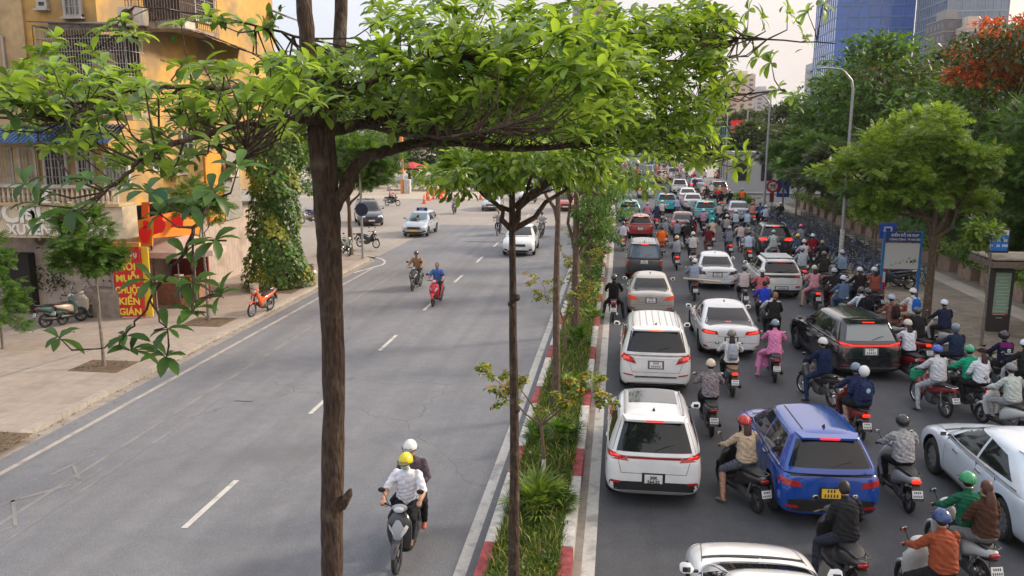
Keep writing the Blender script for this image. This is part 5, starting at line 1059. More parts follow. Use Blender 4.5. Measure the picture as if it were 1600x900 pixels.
# middle
rd(1163, 484, 0, 'u', (.05, .04, .04), 'ride', (.50, .42, .42), BLK, (.04, .05, .055), 'rider in pale pink shirt between the white sedan and the roof rack SUV', 'dark motorbike with a red tail light left of the roof rack SUV')
b_, p_ = rd(1085, 470, 0, 's', (.05, .035, .03), 'ride', (.27, .32, .42), JEANS, (.62, .60, .56), 'rider in a blue-grey shirt and white cap carrying a plank across the seat', 'dark brown scooter with a wooden plank across it', hk='half')
bx = b_.location; pl_ = MB().box((bx.x+.28, bx.y-.02, .90), (1.55, .24, .05), rz=-.10, bev=.008, ry=.06); po_ = pl_.build('wooden_plank', mat('raw_wood', (.42, .29, .19), .7, var=.2, vs=5)); tag(po_, 'pale wooden plank lying across the scooter behind the white sedan', 'plank')
rd(1196, 515, 2, 's', (.05, .05, .06), 'ride', (.02, .05, .42), BLK, None, 'bare-headed rider in royal blue T-shirt behind the roof rack SUV', 'dark scooter under the royal blue T-shirt')
rd(1191, 490, 0, 's', (.2, .05, .05), 'ride', (.50, .13, .15), (.5, .13, .15), (.68, .68, .68), 'rider in a coral jacket and white helmet left of the roof rack SUV', 'scooter under the coral jacket', female=True, hair=True)
b_, p_ = rd(1207, 538, 0, 's', (.03, .03, .035), 'ride', (.52, .50, .50), BLK, None, 'bare-headed woman in a white sleeveless top behind the royal blue T-shirt', 'dark scooter ahead of the pink dress', female=True, sleeve='skin')
pillion(b_, (.02, .02, .02), BLK, None, 'passenger in black with reddish brown hair, ahead of the pink dress', haircol=(.25, .10, .06), female=True)
b_, p_ = rd(958, 503, 0, 'u', (.25, .03, .03), 'both', (.01, .01, .011), BLK, (.03, .035, .04), 'rider in black with glossy helmet between the median kerb and the beige sedan', 'red-tailed motorbike between the median kerb and the beige sedan', hk='full')
rd(973, 392, 0, 's', (.30, .06, .04), 'ride', (.50, .46, .54), BLK, (.03, .05, .12), 'rider in a lilac-white shirt and navy helmet, left of the red hatchback', 'red-lit scooter beside the median left of the red hatchback', lit=True)
rd(1057, 422, 0, 's', (.38, .10, .08), 'ride', (.27, .30, .33), BLK, (.55, .42, .20), 'rider in a grey shirt and yellowish helmet, right of the dark boxy off-roader', 'red-lit scooter right of the dark boxy off-roader', lit=True)
rd(1083, 414, 2, 's', (.05, .05, .055), 'ride', (.50, .50, .50), BLK, (.60, .54, .42), 'rider in white sleeves and cream helmet, left of the white sedan', 'dark scooter left of the white sedan with dark lights')
rd(1034, 402, 0, 's', (.45, .04, .04), 'ride', ORG, (.45, .04, .03), None, 'rider in a bright orange shirt beside the dark boxy off-roader', 'red scooter under the bright orange shirt')
rd(1039, 385, 0, 's', BLK, 'ride', GREY, BLK, (.10, .09, .09), 'rider in a grey shirt just ahead of the bright orange shirt', 'black scooter just ahead of the bright orange shirt')
rd(1058, 388, 0, 's', (.30, .02, .02), 'ride', (.20, .22, .30), BLK, (.08, .07, .08), 'rider in slate grey behind the maroon sedan', 'red scooter behind the maroon sedan', lit=True)
rd(1074, 390, 0, 's', BLK, 'ride', BLK, BLK, (.16, .17, .2), 'rider in black with a grey helmet behind the maroon sedan', 'black scooter behind the maroon sedan')
rd(1080, 378, 0, 's', BLK, 'ride', (.03, .03, .05), BLK, BLK, 'rider in black with a black helmet at the right corner of the maroon sedan', 'black scooter at the right corner of the maroon sedan')
rd(1107, 400, 0, 's', (.1, .05, .05), 'ride', (.12, .015, .025), (.2, .1, .08), (.03, .02, .02), 'rider in a wine red jacket ahead of the white sedan with dark lights', 'dark scooter under the wine red jacket')
rd(1113, 385, 0, 's', (.5, .05, .03), 'ride', (.50, .42, .32), WHT, (.04, .32, .30), 'rider in a cream coat with a teal helmet on a red scooter', 'bright red scooter under the cream coat', lit=True, female=True)
rd(1140, 402, 0, 's', (.35, .04, .04), 'ride', (.17, .19, .23), JEANS, (.32, .34, .36), 'rider in a mottled grey jacket and grey helmet, left of the beige T-shirt', 'scooter with a red light under the mottled grey jacket', lit=True)
rd(1158, 394, 0, 'u', (.10, .10, .12), 'ride', (.50, .40, .38), JEANS, None, 'rider in a beige T-shirt left of the light blue shirt', 'grey motorbike under the beige T-shirt', sleeve='skin')
rd(1170, 412, 0, 's', (.25, .02, .02), 'ride', (.46, .52, .66), KHK, BLK, 'rider in a light blue shirt and black helmet left of the dark SUV', 'red-lit scooter left of the dark SUV', lit=True)
rd(1026, 358, 0, 's', (.4, .03, .03), 'ride', (.025, .03, .09), BLK, (.05, .09, .2), 'rider in a dark navy jacket left of the maroon sedan', 'red-lit scooter left of the maroon sedan', lit=True)
rd(1011, 353, 0, 's', (.12, .02, .03), 'ride', (.52, .20, .26), MAR, (.33, .34, .42), 'rider in a pink scarf and maroon skirt ahead of the red hatchback', 'maroon scooter ahead of the red hatchback', female=True)
rd(1034, 348, 0, 's', BLK, 'ride', (.6, .52, .5), BLK, (.68, .68, .7), 'rider in a cream shirt and white helmet behind the turquoise taxi', 'scooter behind the turquoise taxi', female=True)
rd(1058, 340, 0, 's', BLK, 'ride', (.40, .38, .58), BLK, None, 'rider in a lilac shirt between the turquoise taxi and the white sedan', 'scooter between the turquoise taxi and the white sedan')
rd(1099, 366, 0, 's', BLK, 'ride', (.46, .22, .32), BLK, (.55, .68, .72), 'rider in a mauve jacket and pale blue helmet behind the white-roofed turquoise taxi', 'scooter behind the white-roofed turquoise taxi')
rd(1112, 370, 0, 's', BLK, 'ride', TL, BLK, (.03, .40, .42), 'rider in a blue-green shirt and turquoise helmet', 'scooter under the blue-green shirt')
rd(1133, 365, 0, 's', (.35, .02, .02), 'ride', BLK, BLK, BLK, 'rider in black on a red scooter left of the blue-grey sedan', 'red scooter left of the blue-grey sedan', lit=True)
rd(1124, 352, 0, 's', BLK, 'ride', (.45, .38, .36), BLK, GREY, 'rider in a taupe shirt left of the blue-grey sedan', 'scooter under the taupe shirt')
rd(1136, 378, 0, 's', BLK, 'ride', (.30, .28, .28), BLK, (.6, .50, .52), 'rider in a grey coat with a pale pink helmet', 'scooter under the grey coat')
rd(1150, 368, 0, 's', (.25, .25, .26), 'ride', (.45, .47, .56), BLK, (.68, .68, .70), 'rider in a pale lavender jacket and white helmet behind the blue-grey sedan', 'grey scooter behind the blue-grey sedan')
rd(1168, 368, 0, 'u', (.06, .07, .10), 'ride', (.42, .50, .62), JEANS, (.03, .03, .04), 'rider in a pale blue shirt and black helmet behind the blue-grey sedan', 'motorbike under the pale blue shirt')
rd(1177, 352, 0, 's', (.6, .06, .02), 'ride', (.55, .22, .20), BLK, (.5, .06, .05), 'rider in a salmon shirt with a red helmet on an orange-red scooter', 'orange-red scooter under the salmon shirt', lit=True)
rd(1188, 352, 0, 's', BLK, 'ride', (.04, .10, .26), BLK, (.06, .08, .12), 'rider in a blue shirt ahead of the dark SUV', 'scooter under the blue shirt ahead of the dark SUV')
rd(1197, 358, 0, 's', BLK, 'ride', (.50, .52, .62), BLK, (.6, .64, .7), 'rider in a white shirt with a shoulder strap ahead of the dark SUV', 'scooter under the white shirt ahead of the dark SUV')
rd(1222, 352, 10, 's', (.4, .4, .4), 'ride', BLK, BLK, (.66, .66, .66), 'rider in black with a white helmet at the front end of the bicycle row', 'pale scooter at the front end of the bicycle row')
rd(1127, 328, 0, 's', (.4, .03, .05), 'ride', BLK, BLK, BLK, 'far rider in black on a red-lit scooter, right of the white-roofed taxi', 'far red-lit scooter right of the white-roofed taxi', lit=True)
rd(1140, 326, 0, 's', BLK, 'ride', BLK, BLK, (.5, .5, .5), 'far rider in black with a pale helmet beside the red-lit one', 'far scooter beside the red-lit one')
rd(1160, 324, 0, 's', BLK, 'ride', ORG, BLK, (.05, .3, .3), 'far rider in an orange shirt and teal helmet before the grey gate', 'far scooter under the orange shirt')
rd(1104, 318, 0, 's', BLK, 'ride', BLK, BLK, BLK, 'far rider in black beside the silver grey SUV', 'far scooter beside the silver grey SUV')
rd(981, 362, 0, 's', (.5, .05, .03), 'ride', (.20, .35, .15), BLK, (.3, .4, .3), 'rider in a green shirt half under the median leaves, ahead of the red hatchback', 'red-lit scooter half under the median leaves', lit=True)
rd(993, 354, 0, 's', (.5, .04, .03), 'ride', (.25, .28, .26), BLK, (.05, .3, .3), 'rider in olive grey ahead of the red hatchback', 'red-lit scooter ahead of the red hatchback, near the turquoise taxi', lit=True)
# merged far-away rider and scooter for the distant crowd
def merged(root, name, rule, nmat):
    bm = bmesh.new(); mats = []
    for k in walk(root):
        if k.type != 'MESH': continue
        me = k.data; n0 = len(bm.faces); bm.from_mesh(me); bm.faces.ensure_lookup_table()
        for f in bm.faces[n0:]: f.material_index = rule.get(base(k), 1)
    me = bpy.data.meshes.new(name); bm.to_mesh(me); bm.free()
    for q in range(nmat): me.materials.append(BLACK)
    me.shade_smooth(); return me
FAR = merged(TWO['s'], 'scooter', {'rear_body': 0, 'leg_shield': 0, 'front_panel': 0, 'front_fender': 0, 'handlebar_cover': 0, 'tail_light': 2, 'licence_plate': 3}, 4)
cols = [BLK, NAVY, WHT, GREY, LBL, BEI, MAR, PNK, RED, ORG, TL, JEANS, (.5, .5, .55), (.3, .3, .35), (.55, .5, .45)]
names = ['black', 'navy', 'white', 'grey', 'light blue', 'beige', 'maroon', 'pink', 'red', 'orange', 'teal', 'denim blue', 'pale grey', 'dark grey', 'cream']
hc = [WHT, BLK, GREY, RED, (.5, .4, .3), (.05, .1, .3), (.6, .5, .1)]; hn = ['white', 'black', 'grey', 'red', 'beige', 'blue', 'yellow']
carspots = [G(u, v) for u, v in ((1010, 309), (1061, 303), (1089, 298), (1122, 309), (1034, 286), (1052, 281), (1095, 278), (1012, 276), (1128, 280), (1074, 317), (1082, 328), (1041, 332))]
placed = []; tries = 0
while len(placed) < 62 and tries < 4000:
    tries += 1; v = random.uniform(262, 322)
    y = G(1000, v).y; x = random.uniform(.3, 10.4)
    if v > 300 and x < 8: continue
    if any(abs(x-c.x) < 1.3 and -1.5 < y-c.y < 4.5 for c in carspots): continue
    if any(abs(x-a) < .9 and abs(y-b) < 2.2 for a, b in placed): continue
    placed.append((x, y)); i = random.randrange(len(cols)); j = random.randrange(len(hc)); rz = R(random.uniform(-6, 6))
    o = link('scooter', FAR); o.location = (x, y, 0); o.rotation_euler.z = rz
    bc = random.choice([BLK, RED, WHT, NAVY, (.3, .3, .32)])
    for q, m in enumerate((plastic(bc), BLACK, REDL if random.random() < .4 else REDD, PLATEW)): slotmat(o, q, m)
    side = 'median side' if x < 4 else ('middle lanes' if x < 7.5 else 'pavement side')
    tag(o, f'far scooter under {names[i]} rider with {hn[j]} helmet, {side} of the distant crowd', 'scooter', 'scooters in the distant crowd')
    p = empty('person', (x, y, 0), rz); b = link('body', pose_mesh('ride', False, False), p)
    cs = cloth(cols[i]); ct = cloth(random.choice([BLK, JEANS, GREY]))
    for q, m in enumerate([SKIN, cs, cs, ct, ct, BLACK]): slotmat(b, q, m)
    h = link('helmet', head_gear('half')['h'], p); h.location = POSES['ride']['hed']; slotmat(h, 0, plastic(hc[j]))
    tag(p, f'tiny far rider in {names[i]} with a {hn[j]} helmet, {side} of the distant crowd', 'person', 'riders in the distant crowd')
# ------------------------------------------------------------------ left carriageway
g = G(620, 897); loc = (g.x, g.y+1.28, 0)
bk1 = bike('s', loc, math.pi, (.03, .03, .035), 'black and silver scooter carrying the couple, bottom of the left carriageway', 'two-wheelers on the left carriageway', second=(.35, .36, .38))
person(loc, math.pi, 'ride', (.72, .72, .78), BLK, (.75, .60, .02), 'rider in white short-sleeved shirt, yellow helmet and face mask, nearest on the left carriageway', 'riders coming along the left carriageway', sleeve='skin', mask=(.45, .55, .5), face=True, s=1.03, shoes=(.2, .1, .06))
pp = person(loc, math.pi, 'pill', mat('plaid_cloth', (.07, .05, .07), .9, var=.8, vs=40), (.02, .02, .025), (.70, .70, .72), 'passenger in a dark plaid shirt and white cap helmet behind the yellow helmet', 'riders coming along the left carriageway', face=True, s=1.04, shoes=(.5, .12, .06))
def rl(u, v, deg, kind, col, sh, tr, he, who, what, **k):
    g = G(u, v); a = R(deg); loc = (g.x+math.sin(a)*1.25, g.y-math.cos(a)*1.25, 0)
    b = bike(kind, loc, a, col, what, 'two-wheelers on the left carriageway'); person(loc, a, 'ride', sh, tr, he, who, 'riders coming along the left carriageway', face=True, **k); return b
rl(677, 479, 178, 's', (.55, .01, .03), (.06, .14, .36), BLK, None, 'bare-headed rider in a blue T-shirt on the bright red scooter', 'bright red scooter on the left carriageway', sleeve='skin')
rl(645, 455, 178, 's', (.06, .06, .065), (.30, .18, .10), BLK, (.05, .03, .03), 'rider in a tan jacket and dark helmet left of the bright red scooter', 'black motorbike left of the bright red scooter')
rl(709, 335, 184, 's', (.1, .1, .1), (.42, .38, .36), BLK, (.6, .55, .5), 'far rider in a pale shirt crossing right of the taxi', 'dark scooter far right of the taxi')
rl(777, 369, 180, 'u', (.06, .06, .07), (.40, .40, .42), BLK, None, 'rider in a pale checked shirt left of the thin median trunk', 'dark motorbike left of the thin median trunk')
rl(622, 322, 250, 'u', (.1, .1, .1), (.5, .3, .3), BLK, WHT, 'far rider in a pink shirt by the side street', 'motorbike by the side street')
rl(845, 372, 180, 's', (.1, .1, .1), (.5, .5, .5), BLK, BLK, 'rider in white beside the pale crossover, half hidden by leaves', 'scooter beside the pale crossover')
rl(835, 318, 180, 's', (.2, .1, .1), (.2, .2, .2), BLK, BLK, 'far rider in grey behind the thin median trunk', 'far scooter behind the thin median trunk')
g = G(641, 369); person((g.x-.0, g.y+.2, 0), R(-70), 'bend', (.12, .14, .11), (.42, .32, .16), None, 'man in a dark grey shirt and khaki trousers leaning at the taxi window', 'people on foot', sleeve='skin')
g = G(1263, 330)
# ------------------------------------------------------------------ parked two-wheelers
PG = 'motorbikes parked on the left pavement'
def park(kind, u, v, deg, col, label, grp=PG, **k):
    g = G(u, v, .135); b = bike(kind, (g.x, g.y, .137), R(deg), col, label, grp, **k); b.rotation_euler = (0, R(-6), R(deg)); return b
o_ = park('u', 437, 488, 171, (.75, .12, .02), 'orange motorbike parked on the kerb edge'); o_.location = (-13.42, 30.3, .12)
park('s', 484, 440, 78, (.03, .03, .032), 'black scooter parked behind the ivy-clad tree trunk')
park('u', 536, 396, 214, (.42, .50, .42), 'pale green motorbike parked nose out near the corner pole')
park('u', 562, 386, 248, (.03, .03, .035), 'black motorbike parked beside the corner pole')
park('u', 497, 350, 100, (.3, .3, .3), 'grey motorbike parked far behind the big trunk')
park('u', 480, 344, 260, (.05, .05, .3), 'blue motorbike parked far left of the big trunk')
park('s', 73, 512, -28, (.05, .12, .10), 'dark green and white scooter parked by the shop wall', second=(.5, .5, .5))
park('s', 100, 508, -12, (.50, .42, .33), 'cream scooter parked by the shop wall')
park('s', 380, 400, 80, (.04, .04, .045), 'black scooter parked in front of the green bins')
park('s', 366, 396, 80, (.25, .04, .04), 'dark red scooter parked in front of the green bins')
for i, (u, v, c, l) in enumerate(((655, 291, (.3, .3, .3), 'grey'), (668, 291, (.05, .05, .06), 'black'), (686, 290, (.1, .12, .3), 'blue'), (700, 290, (.3, .05, .05), 'red'), (712, 291, (.5, .5, .5), 'white'), (725, 291, (.04, .04, .04), 'dark'))):
    g = G(u, v); bike('s', (g.x, g.y, 0), R(85), c, f'tiny {l} scooter parked on the plaza beyond the barriers', 'scooters parked on the plaza')
g = G(1378, 452, .13); b = bike('u', (g.x+1.15, g.y+.1, .13), R(95), (.03, .03, .04), 'black motorbike parked sideways in front of the information board', 'motorbikes parked on the right pavement')
b2 = bike('u', (g.x+1.0, g.y+.75, .13), R(95), (.02, .05, .16), 'dark blue motorbike parked behind the black one at the information board', 'motorbikes parked on the right pavement')
# ------------------------------------------------------------------ the long row of bicycles
p0 = Vector((11.35, 37.2)); 
nb = 0
for row in range(2):
    for i in range(40 if row == 0 else 34):
        t = i*.78; x = 11.45+row*1.45+random.uniform(-.12, .12)+(.0 if i < 36 else 0); y = 38.2+t+random.uniform(-.12, .12)
        if 44.0 < y < 44.7 and row == 0: continue
        b = bike('b', (x, y, .13), R(-62+random.uniform(-9, 9)), (0, 0, 0), f'{ORD[i]} blue bicycle of the {("kerb side", "park side")[row]} row, counted from the information board', 'bicycles parked in a row on the right pavement')
        b.rotation_euler = (0, R(-10+random.uniform(-4, 3)), b.rotation_euler.z); nb += 1
# ================================================================== TREES
BARK = mat('bark_dark', (.062, .038, .026), .95, var=.55, vs=14, bump=1.0, bs=28)
BARKM = mat('bark_brown', (.12, .08, .055), .95, var=.5, vs=10, bump=1.0, bs=22)
BARKL = mat('bark_grey', (.20, .165, .13), .9, var=.4, vs=9, bump=.7, bs=22)
def bark_shader(m, s1=1.0):
    # long vertical furrows: stretched noise
    t = m.node_tree; b = t.nodes['Principled BSDF']
    co = t.nodes.new('ShaderNodeTexCoord'); mp = t.nodes.new('ShaderNodeMapping'); mp.inputs['Scale'].default_value = (42*s1, 42*s1, 9*s1)
    n = t.nodes.new('ShaderNodeTexNoise'); n.inputs['Scale'].default_value = 1; n.inputs['Detail'].default_value = 5
    t.links.new(co.outputs['Object'], mp.inputs[0]); t.links.new(mp.outputs[0], n.inputs['Vector'])
    bp = t.nodes.new('ShaderNodeBump'); bp.inputs['Strength'].default_value = 1; bp.inputs['Distance'].default_value = .045
    t.links.new(n.outputs[0], bp.inputs['Height']); t.links.new(bp.outputs[0], b.inputs['Normal'])
    n3 = t.nodes.new('ShaderNodeTexNoise'); n3.inputs['Scale'].default_value = 5; n3.inputs['Detail'].default_value = 6; t.links.new(co.outputs['Object'], n3.inputs['Vector'])
    m3 = t.nodes.new('ShaderNodeMapRange'); m3.inputs[1].default_value = .56; m3.inputs[2].default_value = .70; m3.inputs[4].default_value = .55; t.links.new(n3.outputs[0], m3.inputs[0])
    x3 = t.nodes.new('ShaderNodeMix'); x3.data_type = 'RGBA'; x3.inputs[7].default_value = (.19, .17, .12, 1); t.links.new(m3.outputs[0], x3.inputs[0]); t.links.new([q for q in t.nodes if q.type == 'VALTORGB'][0].outputs[0], x3.inputs[6]); t.links.new(x3.outputs[2], b.inputs['Base Color'])
    for r in [q for q in t.nodes if q.type == 'VALTORGB']: t.links.new(n.outputs[0], r.inputs[0]); r.color_ramp.elements[0].position = .34; r.color_ramp.elements[1].position = .68
for q in (BARK, BARKM, BARKL): bark_shader(q)
def tmpl(kind):
    # local leaf: y along the leaf (0..1), x across (-.5...5), z up
    if kind == 'long':       # obovate leathery leaf, folded along the midrib, drooping
        ys = [0, .18, .42, .68, .88, 1.0]; ws = [.06, .42, .82, 1.0, .62, .04]; zs = [0, .05, .06, .0, -.09, -.17]
        v = []; f = []
        for y, w_, z in zip(ys, ws, zs): v += [(-w_/2, y, z+.06*w_), (0, y, z), (w_/2, y, z+.06*w_)]
        for i in range(5): a = i*3; f += [(a, a+1, a+4, a+3), (a+1, a+2, a+5, a+4)]
        return np.array(v), f
    if kind == 'round':
        ys = [0, .3, .7, 1.0]; ws = [.1, .9, .9, .1]; zs = [0, .04, .0, -.08]; v = []; f = []
        for y, w_, z in zip(ys, ws, zs): v += [(-w_/2, y, z+.05*w_), (w_/2, y, z+.05*w_)]
        for i in range(3): a = i*2; f.append((a, a+1, a+3, a+2))
        return np.array(v), f
    if kind == 'frond':      # pinnate leaf: a run of leaflets
        v = []; f = []
        for i in range(7):
            y = .12+.13*i; l = .42*(1-abs(i-2.6)/6.5)
            for s in (-1, 1):
                k = len(v); v += [(0, y-.03, 0), (s*l, y+.06, -.05), (s*l*.96, y+.13, -.05), (0, y+.055, 0)]; f.append((k, k+1, k+2, k+3))
        return np.array(v), f
    if kind == 'quad':
        return np.array([(-.1, 0, 0), (.1, 0, 0), (.5, .55, .05), (.05, 1, -.05), (-.5, .5, .05)]), [(0, 1, 2, 3, 4)]
    if kind == 'blade':
        return np.array([(-.5, 0, 0), (.5, 0, 0), (-.4, .5, .12), (.4, .5, .12), (0, 1, -.05)]), [(0, 1, 3, 2), (2, 3, 4)]
_T = {}
def leaves(name, kind, Pn, D, N, Ln, Wn, m, parent=None):
    tv, tf = _T.setdefault(kind, tmpl(kind))
    Pn, D, N = np.asarray(Pn, float), np.asarray(D, float), np.asarray(N, float); n = len(Pn)
    D /= np.linalg.norm(D, axis=1)[:, None]+1e-9; X = np.cross(D, N); X /= np.linalg.norm(X, axis=1)[:, None]+1e-9; Z = np.cross(X, D)
    Ln, Wn = np.broadcast_to(Ln, n), np.broadcast_to(Wn, n)
    V = Pn[:, None, :]+tv[None, :, 0, None]*X[:, None, :]*Wn[:, None, None]+tv[None, :, 1, None]*D[:, None, :]*Ln[:, None, None]+tv[None, :, 2, None]*Z[:, None, :]*Ln[:, None, None]
    k = len(tv); me = bpy.data.meshes.new(name); base_ = np.arange(n)*k
    me.vertices.add(n*k); me.vertices.foreach_set('co', V.ravel())
    fl = [len(f) for f in tf]; flat = np.concatenate([np.array(f) for f in tf]); lp = (base_[:, None]+flat[None, :]).ravel()
    me.loops.add(len(lp)); me.loops.foreach_set('vertex_index', lp.astype(np.int32))
    st = np.concatenate([[0], np.cumsum(fl)[:-1]]); ls = (np.arange(n)[:, None]*sum(fl)+st[None, :]).ravel()
    me.polygons.add(n*len(tf)); me.polygons.foreach_set('loop_start', ls.astype(np.int32)); me.update(calc_edges=True)
    me.materials.append(m); me.shade_smooth()
    return link(name, me, parent)
def wobble(p0, p1, n=6, a=.06, sag=0.0):
    p0, p1 = Vector(p0), Vector(p1); L_ = (p1-p0).length; r = []
    for i in range(n+1):
        t = i/n; q = p0.lerp(p1, t); j = a*L_*math.sin(math.pi*t)
        r.append(q+Vector((random.uniform(-1, 1)*j, random.uniform(-1, 1)*j, random.uniform(-.5, .5)*j+sag*math.sin(math.pi*t)*L_)))
    return r
def rosettes(centers, axes, per, L0, jit=.3, w=.34, kind='long', droop=.25):
    Pn = []; D = []; N = []; Ln = []
    for c, ax in zip(centers, axes):
        ax = Vector(ax).normalized(); a = ax.cross(Vector((.3, .7, .1))).normalized(); b = ax.cross(a); k = per+random.randint(-2, 2); ph = random.uniform(0, 6.28)
        for i in range(k):
            t = ph+i*2.399; up = random.uniform(-.15, .85); d = (a*math.cos(t)+b*math.sin(t))+ax*up+Vector((0, 0, -droop*random.random()))
            Pn.append(c+ax*random.uniform(-.03, .02)*L0*3); D.append(d.normalized()); N.append((ax+Vector((0, 0, .5))+Vector((random.uniform(-1, 1), random.uniform(-1, 1), 0))*.25)); Ln.append(L0*random.uniform(.55, 1.15))
    Ln = np.array(Ln); return np.array(Pn), np.array(D), np.array(N), Ln, Ln*w
def inpoly(u, v, poly):
    c = False; j = len(poly)-1
    for i in range(len(poly)):
        if (poly[i][1] > v) != (poly[j][1] > v) and u < (poly[j][0]-poly[i][0])*(v-poly[i][1])/(poly[j][1]-poly[i][1])+poly[i][0]: c = not c
        j = i
    return c
# ---- tree 1: the big trunk close to the camera; its crown is a thin storey at camera height
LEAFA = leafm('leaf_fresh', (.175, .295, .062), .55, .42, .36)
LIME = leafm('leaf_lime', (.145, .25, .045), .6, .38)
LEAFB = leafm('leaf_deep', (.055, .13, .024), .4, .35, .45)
def big_tree():
    t = empty('tree', G(522, 1500)); tag(t, 'big dark-barked tree nearest the camera, its crown spreading across the whole photo', 'tree')
    off = -Vector(t.location)
    Yt = 6.6; b0 = G(526, 1480); tr = MB()
    pts = [b0+Vector((0, 0, -.1)), P(521, 1150, Yt), P(519, 900, Yt), P(519, 780, Yt), P(522, 640, Yt), P(519, 500, Yt), P(514, 380, Yt), P(508, 280, Yt), P(500, 190, Yt)]
    for q in (P(490, 140, 6.7), P(483, 90, 6.8), P(476, 20, 6.8), P(470, -80, 6.9), P(462, -260, 7.0)): pts.append(q)
    rd_ = [.14, .105, .094, .097, .093, .096, .100, .106, .104, .074, .066, .062, .06, .05]
    # knots and irregular girth
    P2 = []; R2 = []
    for i in range(len(pts)-1):
        for k in range(6):
            s = k/6; P2.append(pts[i].lerp(pts[i+1], s)+Vector((random.uniform(-1, 1), random.uniform(-1, 1), 0))*.004); R2.append((rd_[i]*(1-s)+rd_[i+1]*s)*random.uniform(.96, 1.05))
    tr.tube([p+off for p in P2], R2, 18)
    p2 = [P(505, 205, 6.6), P(520, 150, 6.9), P(530, 80, 7.1), P(533, 20, 7.2), P(534, -90, 7.2), P(536, -260, 7.2)]; tr.tube([p+off for p in p2], [.09, .065, .058, .056, .054, .05], 12)
    tr.tube([P(534, 790, Yt)+off, P(545, 772, Yt-.05)+off, P(548, 764, Yt-.06)+off], [.05, .035, .012], 8)   # broken stub
    tr.build('trunk', BARK, t, 60)
    limbs = []
    def limb(pts, r0, r1): limbs.append(([Vector(p) for p in pts], r0, r1))
    limb([P(520, 325, 6.6), P(536, 300, 6.6), P(552, 262, 6.7), P(575, 243, 6.8), P(610, 234, 7.0), P(650, 222, 7.3), P(705, 222, 7.6), P(760, 228, 8.0), P(830, 233, 8.4), P(905, 228, 8.9), P(960, 215, 9.3), P(1010, 205, 9.6)], .062, .02)
    limb([P(508, 205, 6.6), P(545, 196, 6.9), P(590, 190, 7.3), P(660, 180, 7.8), P(740, 160, 8.4), P(830, 130, 9.2), P(930, 105, 10), P(1060, 95, 10.6)], .06, .015)
    limb([P(500, 160, 6.6), P(540, 147, 6.4), P(565, 134, 6.3), P(600, 120, 6.2), P(640, 100, 6.2), P(700, 85, 6.3)], .032, .008)
    limb([P(495, 190, 6.5), P(460, 186, 6.2), P(420, 190, 5.9), P(360, 198, 5.6), P(300, 215, 5.4), P(250, 235, 5.2), P(215, 252, 5.1), P(190, 282, 5.0), P(165, 300, 5.0)], .034, .008)
    limb([P(480, 150, 6.6), P(420, 138, 6.4), P(340, 137, 6.1), P(260, 136, 5.9), P(200, 142, 5.7), P(150, 152, 5.6), P(60, 178, 5.5), P(-40, 190, 5.4)], .026, .007)
    limb([P(175, 146, 5.7), P(145, 158, 5.5), P(125, 172, 5.4), P(100, 190, 5.3)], .012, .006)
    limb([P(420, 190, 5.9), P(385, 230, 5.2), P(350, 275, 4.8), P(320, 330, 4.6), P(300, 365, 4.5), P(288, 395, 4.5), P(262, 425, 4.5), P(238, 465, 4.5), P(215, 500, 4.5), P(190, 525, 4.5), P(155, 545, 4.5)], .016, .004)
    limb([P(302, 362, 4.5), P(300, 420, 4.4), P(303, 450, 4.4), P(300, 490, 4.4)], .007, .004)
    limb([P(303, 440, 4.4), P(330, 455, 4.4), P(350, 465, 4.4)], .005, .003)
    limb([P(235, 470, 4.5), P(250, 500, 4.4), P(262, 515, 4.4)], .006, .003)
    limb([P(560, 195, 7), P(640, 210, 6.2), P(700, 215, 5.8), P(780, 200, 5.6)], .02, .008)
    limb([P(480, 60, 6.8), P(400, 40, 7), P(300, 20, 7), P(210, 10, 7)], .012, .005)
    limb([P(1010, 205, 9.6), P(1080, 170, 9.4), P(1150, 150, 9.0), P(1220, 140, 8.6)], .018, .006)
    limb([P(930, 105, 10), P(1020, 60, 9.6), P(1110, 55, 9.0), P(1200, 62, 8.4), P(1305, 68, 8.0)], .018, .005)
    limb([P(1000, 200, 9.6), P(1080, 240, 9), P(1150, 245, 8.6)], .012, .005)
    nodes = []
    for i, (pts, r0, r1) in enumerate(limbs):
        n = len(pts); fine = []
        for k in range(n-1):
            for q in range(4): fine.append(pts[k].lerp(pts[k+1], q/4)+Vector((random.gauss(0, 1), random.gauss(0, 1), random.gauss(0, 1)))*.006)
        fine.append(pts[-1]); rr = [r0+(r1-r0)*k/(len(fine)-1) for k in range(len(fine))]
        MB().tube([p+off for p in fine], rr, 9).build('branch', BARK, t, 60)
        nodes += list(zip(fine, rr))
    cs = []; ax = []
    bands = [  # polygon in the photo, depth range, number of rosettes
        ([(0, 128), (60, 100), (150, 95), (230, 110), (330, 96), (420, 92), (480, 100), (520, 190), (470, 215), (400, 215), (330, 235), (260, 285), (150, 300), (110, 250), (40, 225), (0, 200)], 4.9, 6.6, 150),
        ([(400, 92), (520, 80), (620, 68), (740, 48), (860, 48), (960, 52), (1010, 80), (1000, 190), (900, 212), (780, 208), (640, 200), (560, 192), (480, 178), (420, 165)], 5.8, 9.6, 760),
        ([(560, 140), (900, 140), (960, 205), (860, 222), (680, 214), (560, 200)], 6.0, 9.0, 80),
        ([(900, 50), (980, 20), (1060, 5), (1120, 0), (1150, 40), (1140, 130), (1125, 200), (1130, 250), (1090, 262), (1010, 245), (930, 225)], 8.0, 10.5, 420),
        ([(0, 95), (60, 60), (200, 30), (330, 18), (350, 40), (200, 80), (80, 130), (0, 140)], 6.2, 7.0, 22),
        ([(560, 5), (700, 2), (860, 0), (980, 5), (960, 55), (740, 50), (620, 60), (575, 50)], 6.4, 9.0, 95)]
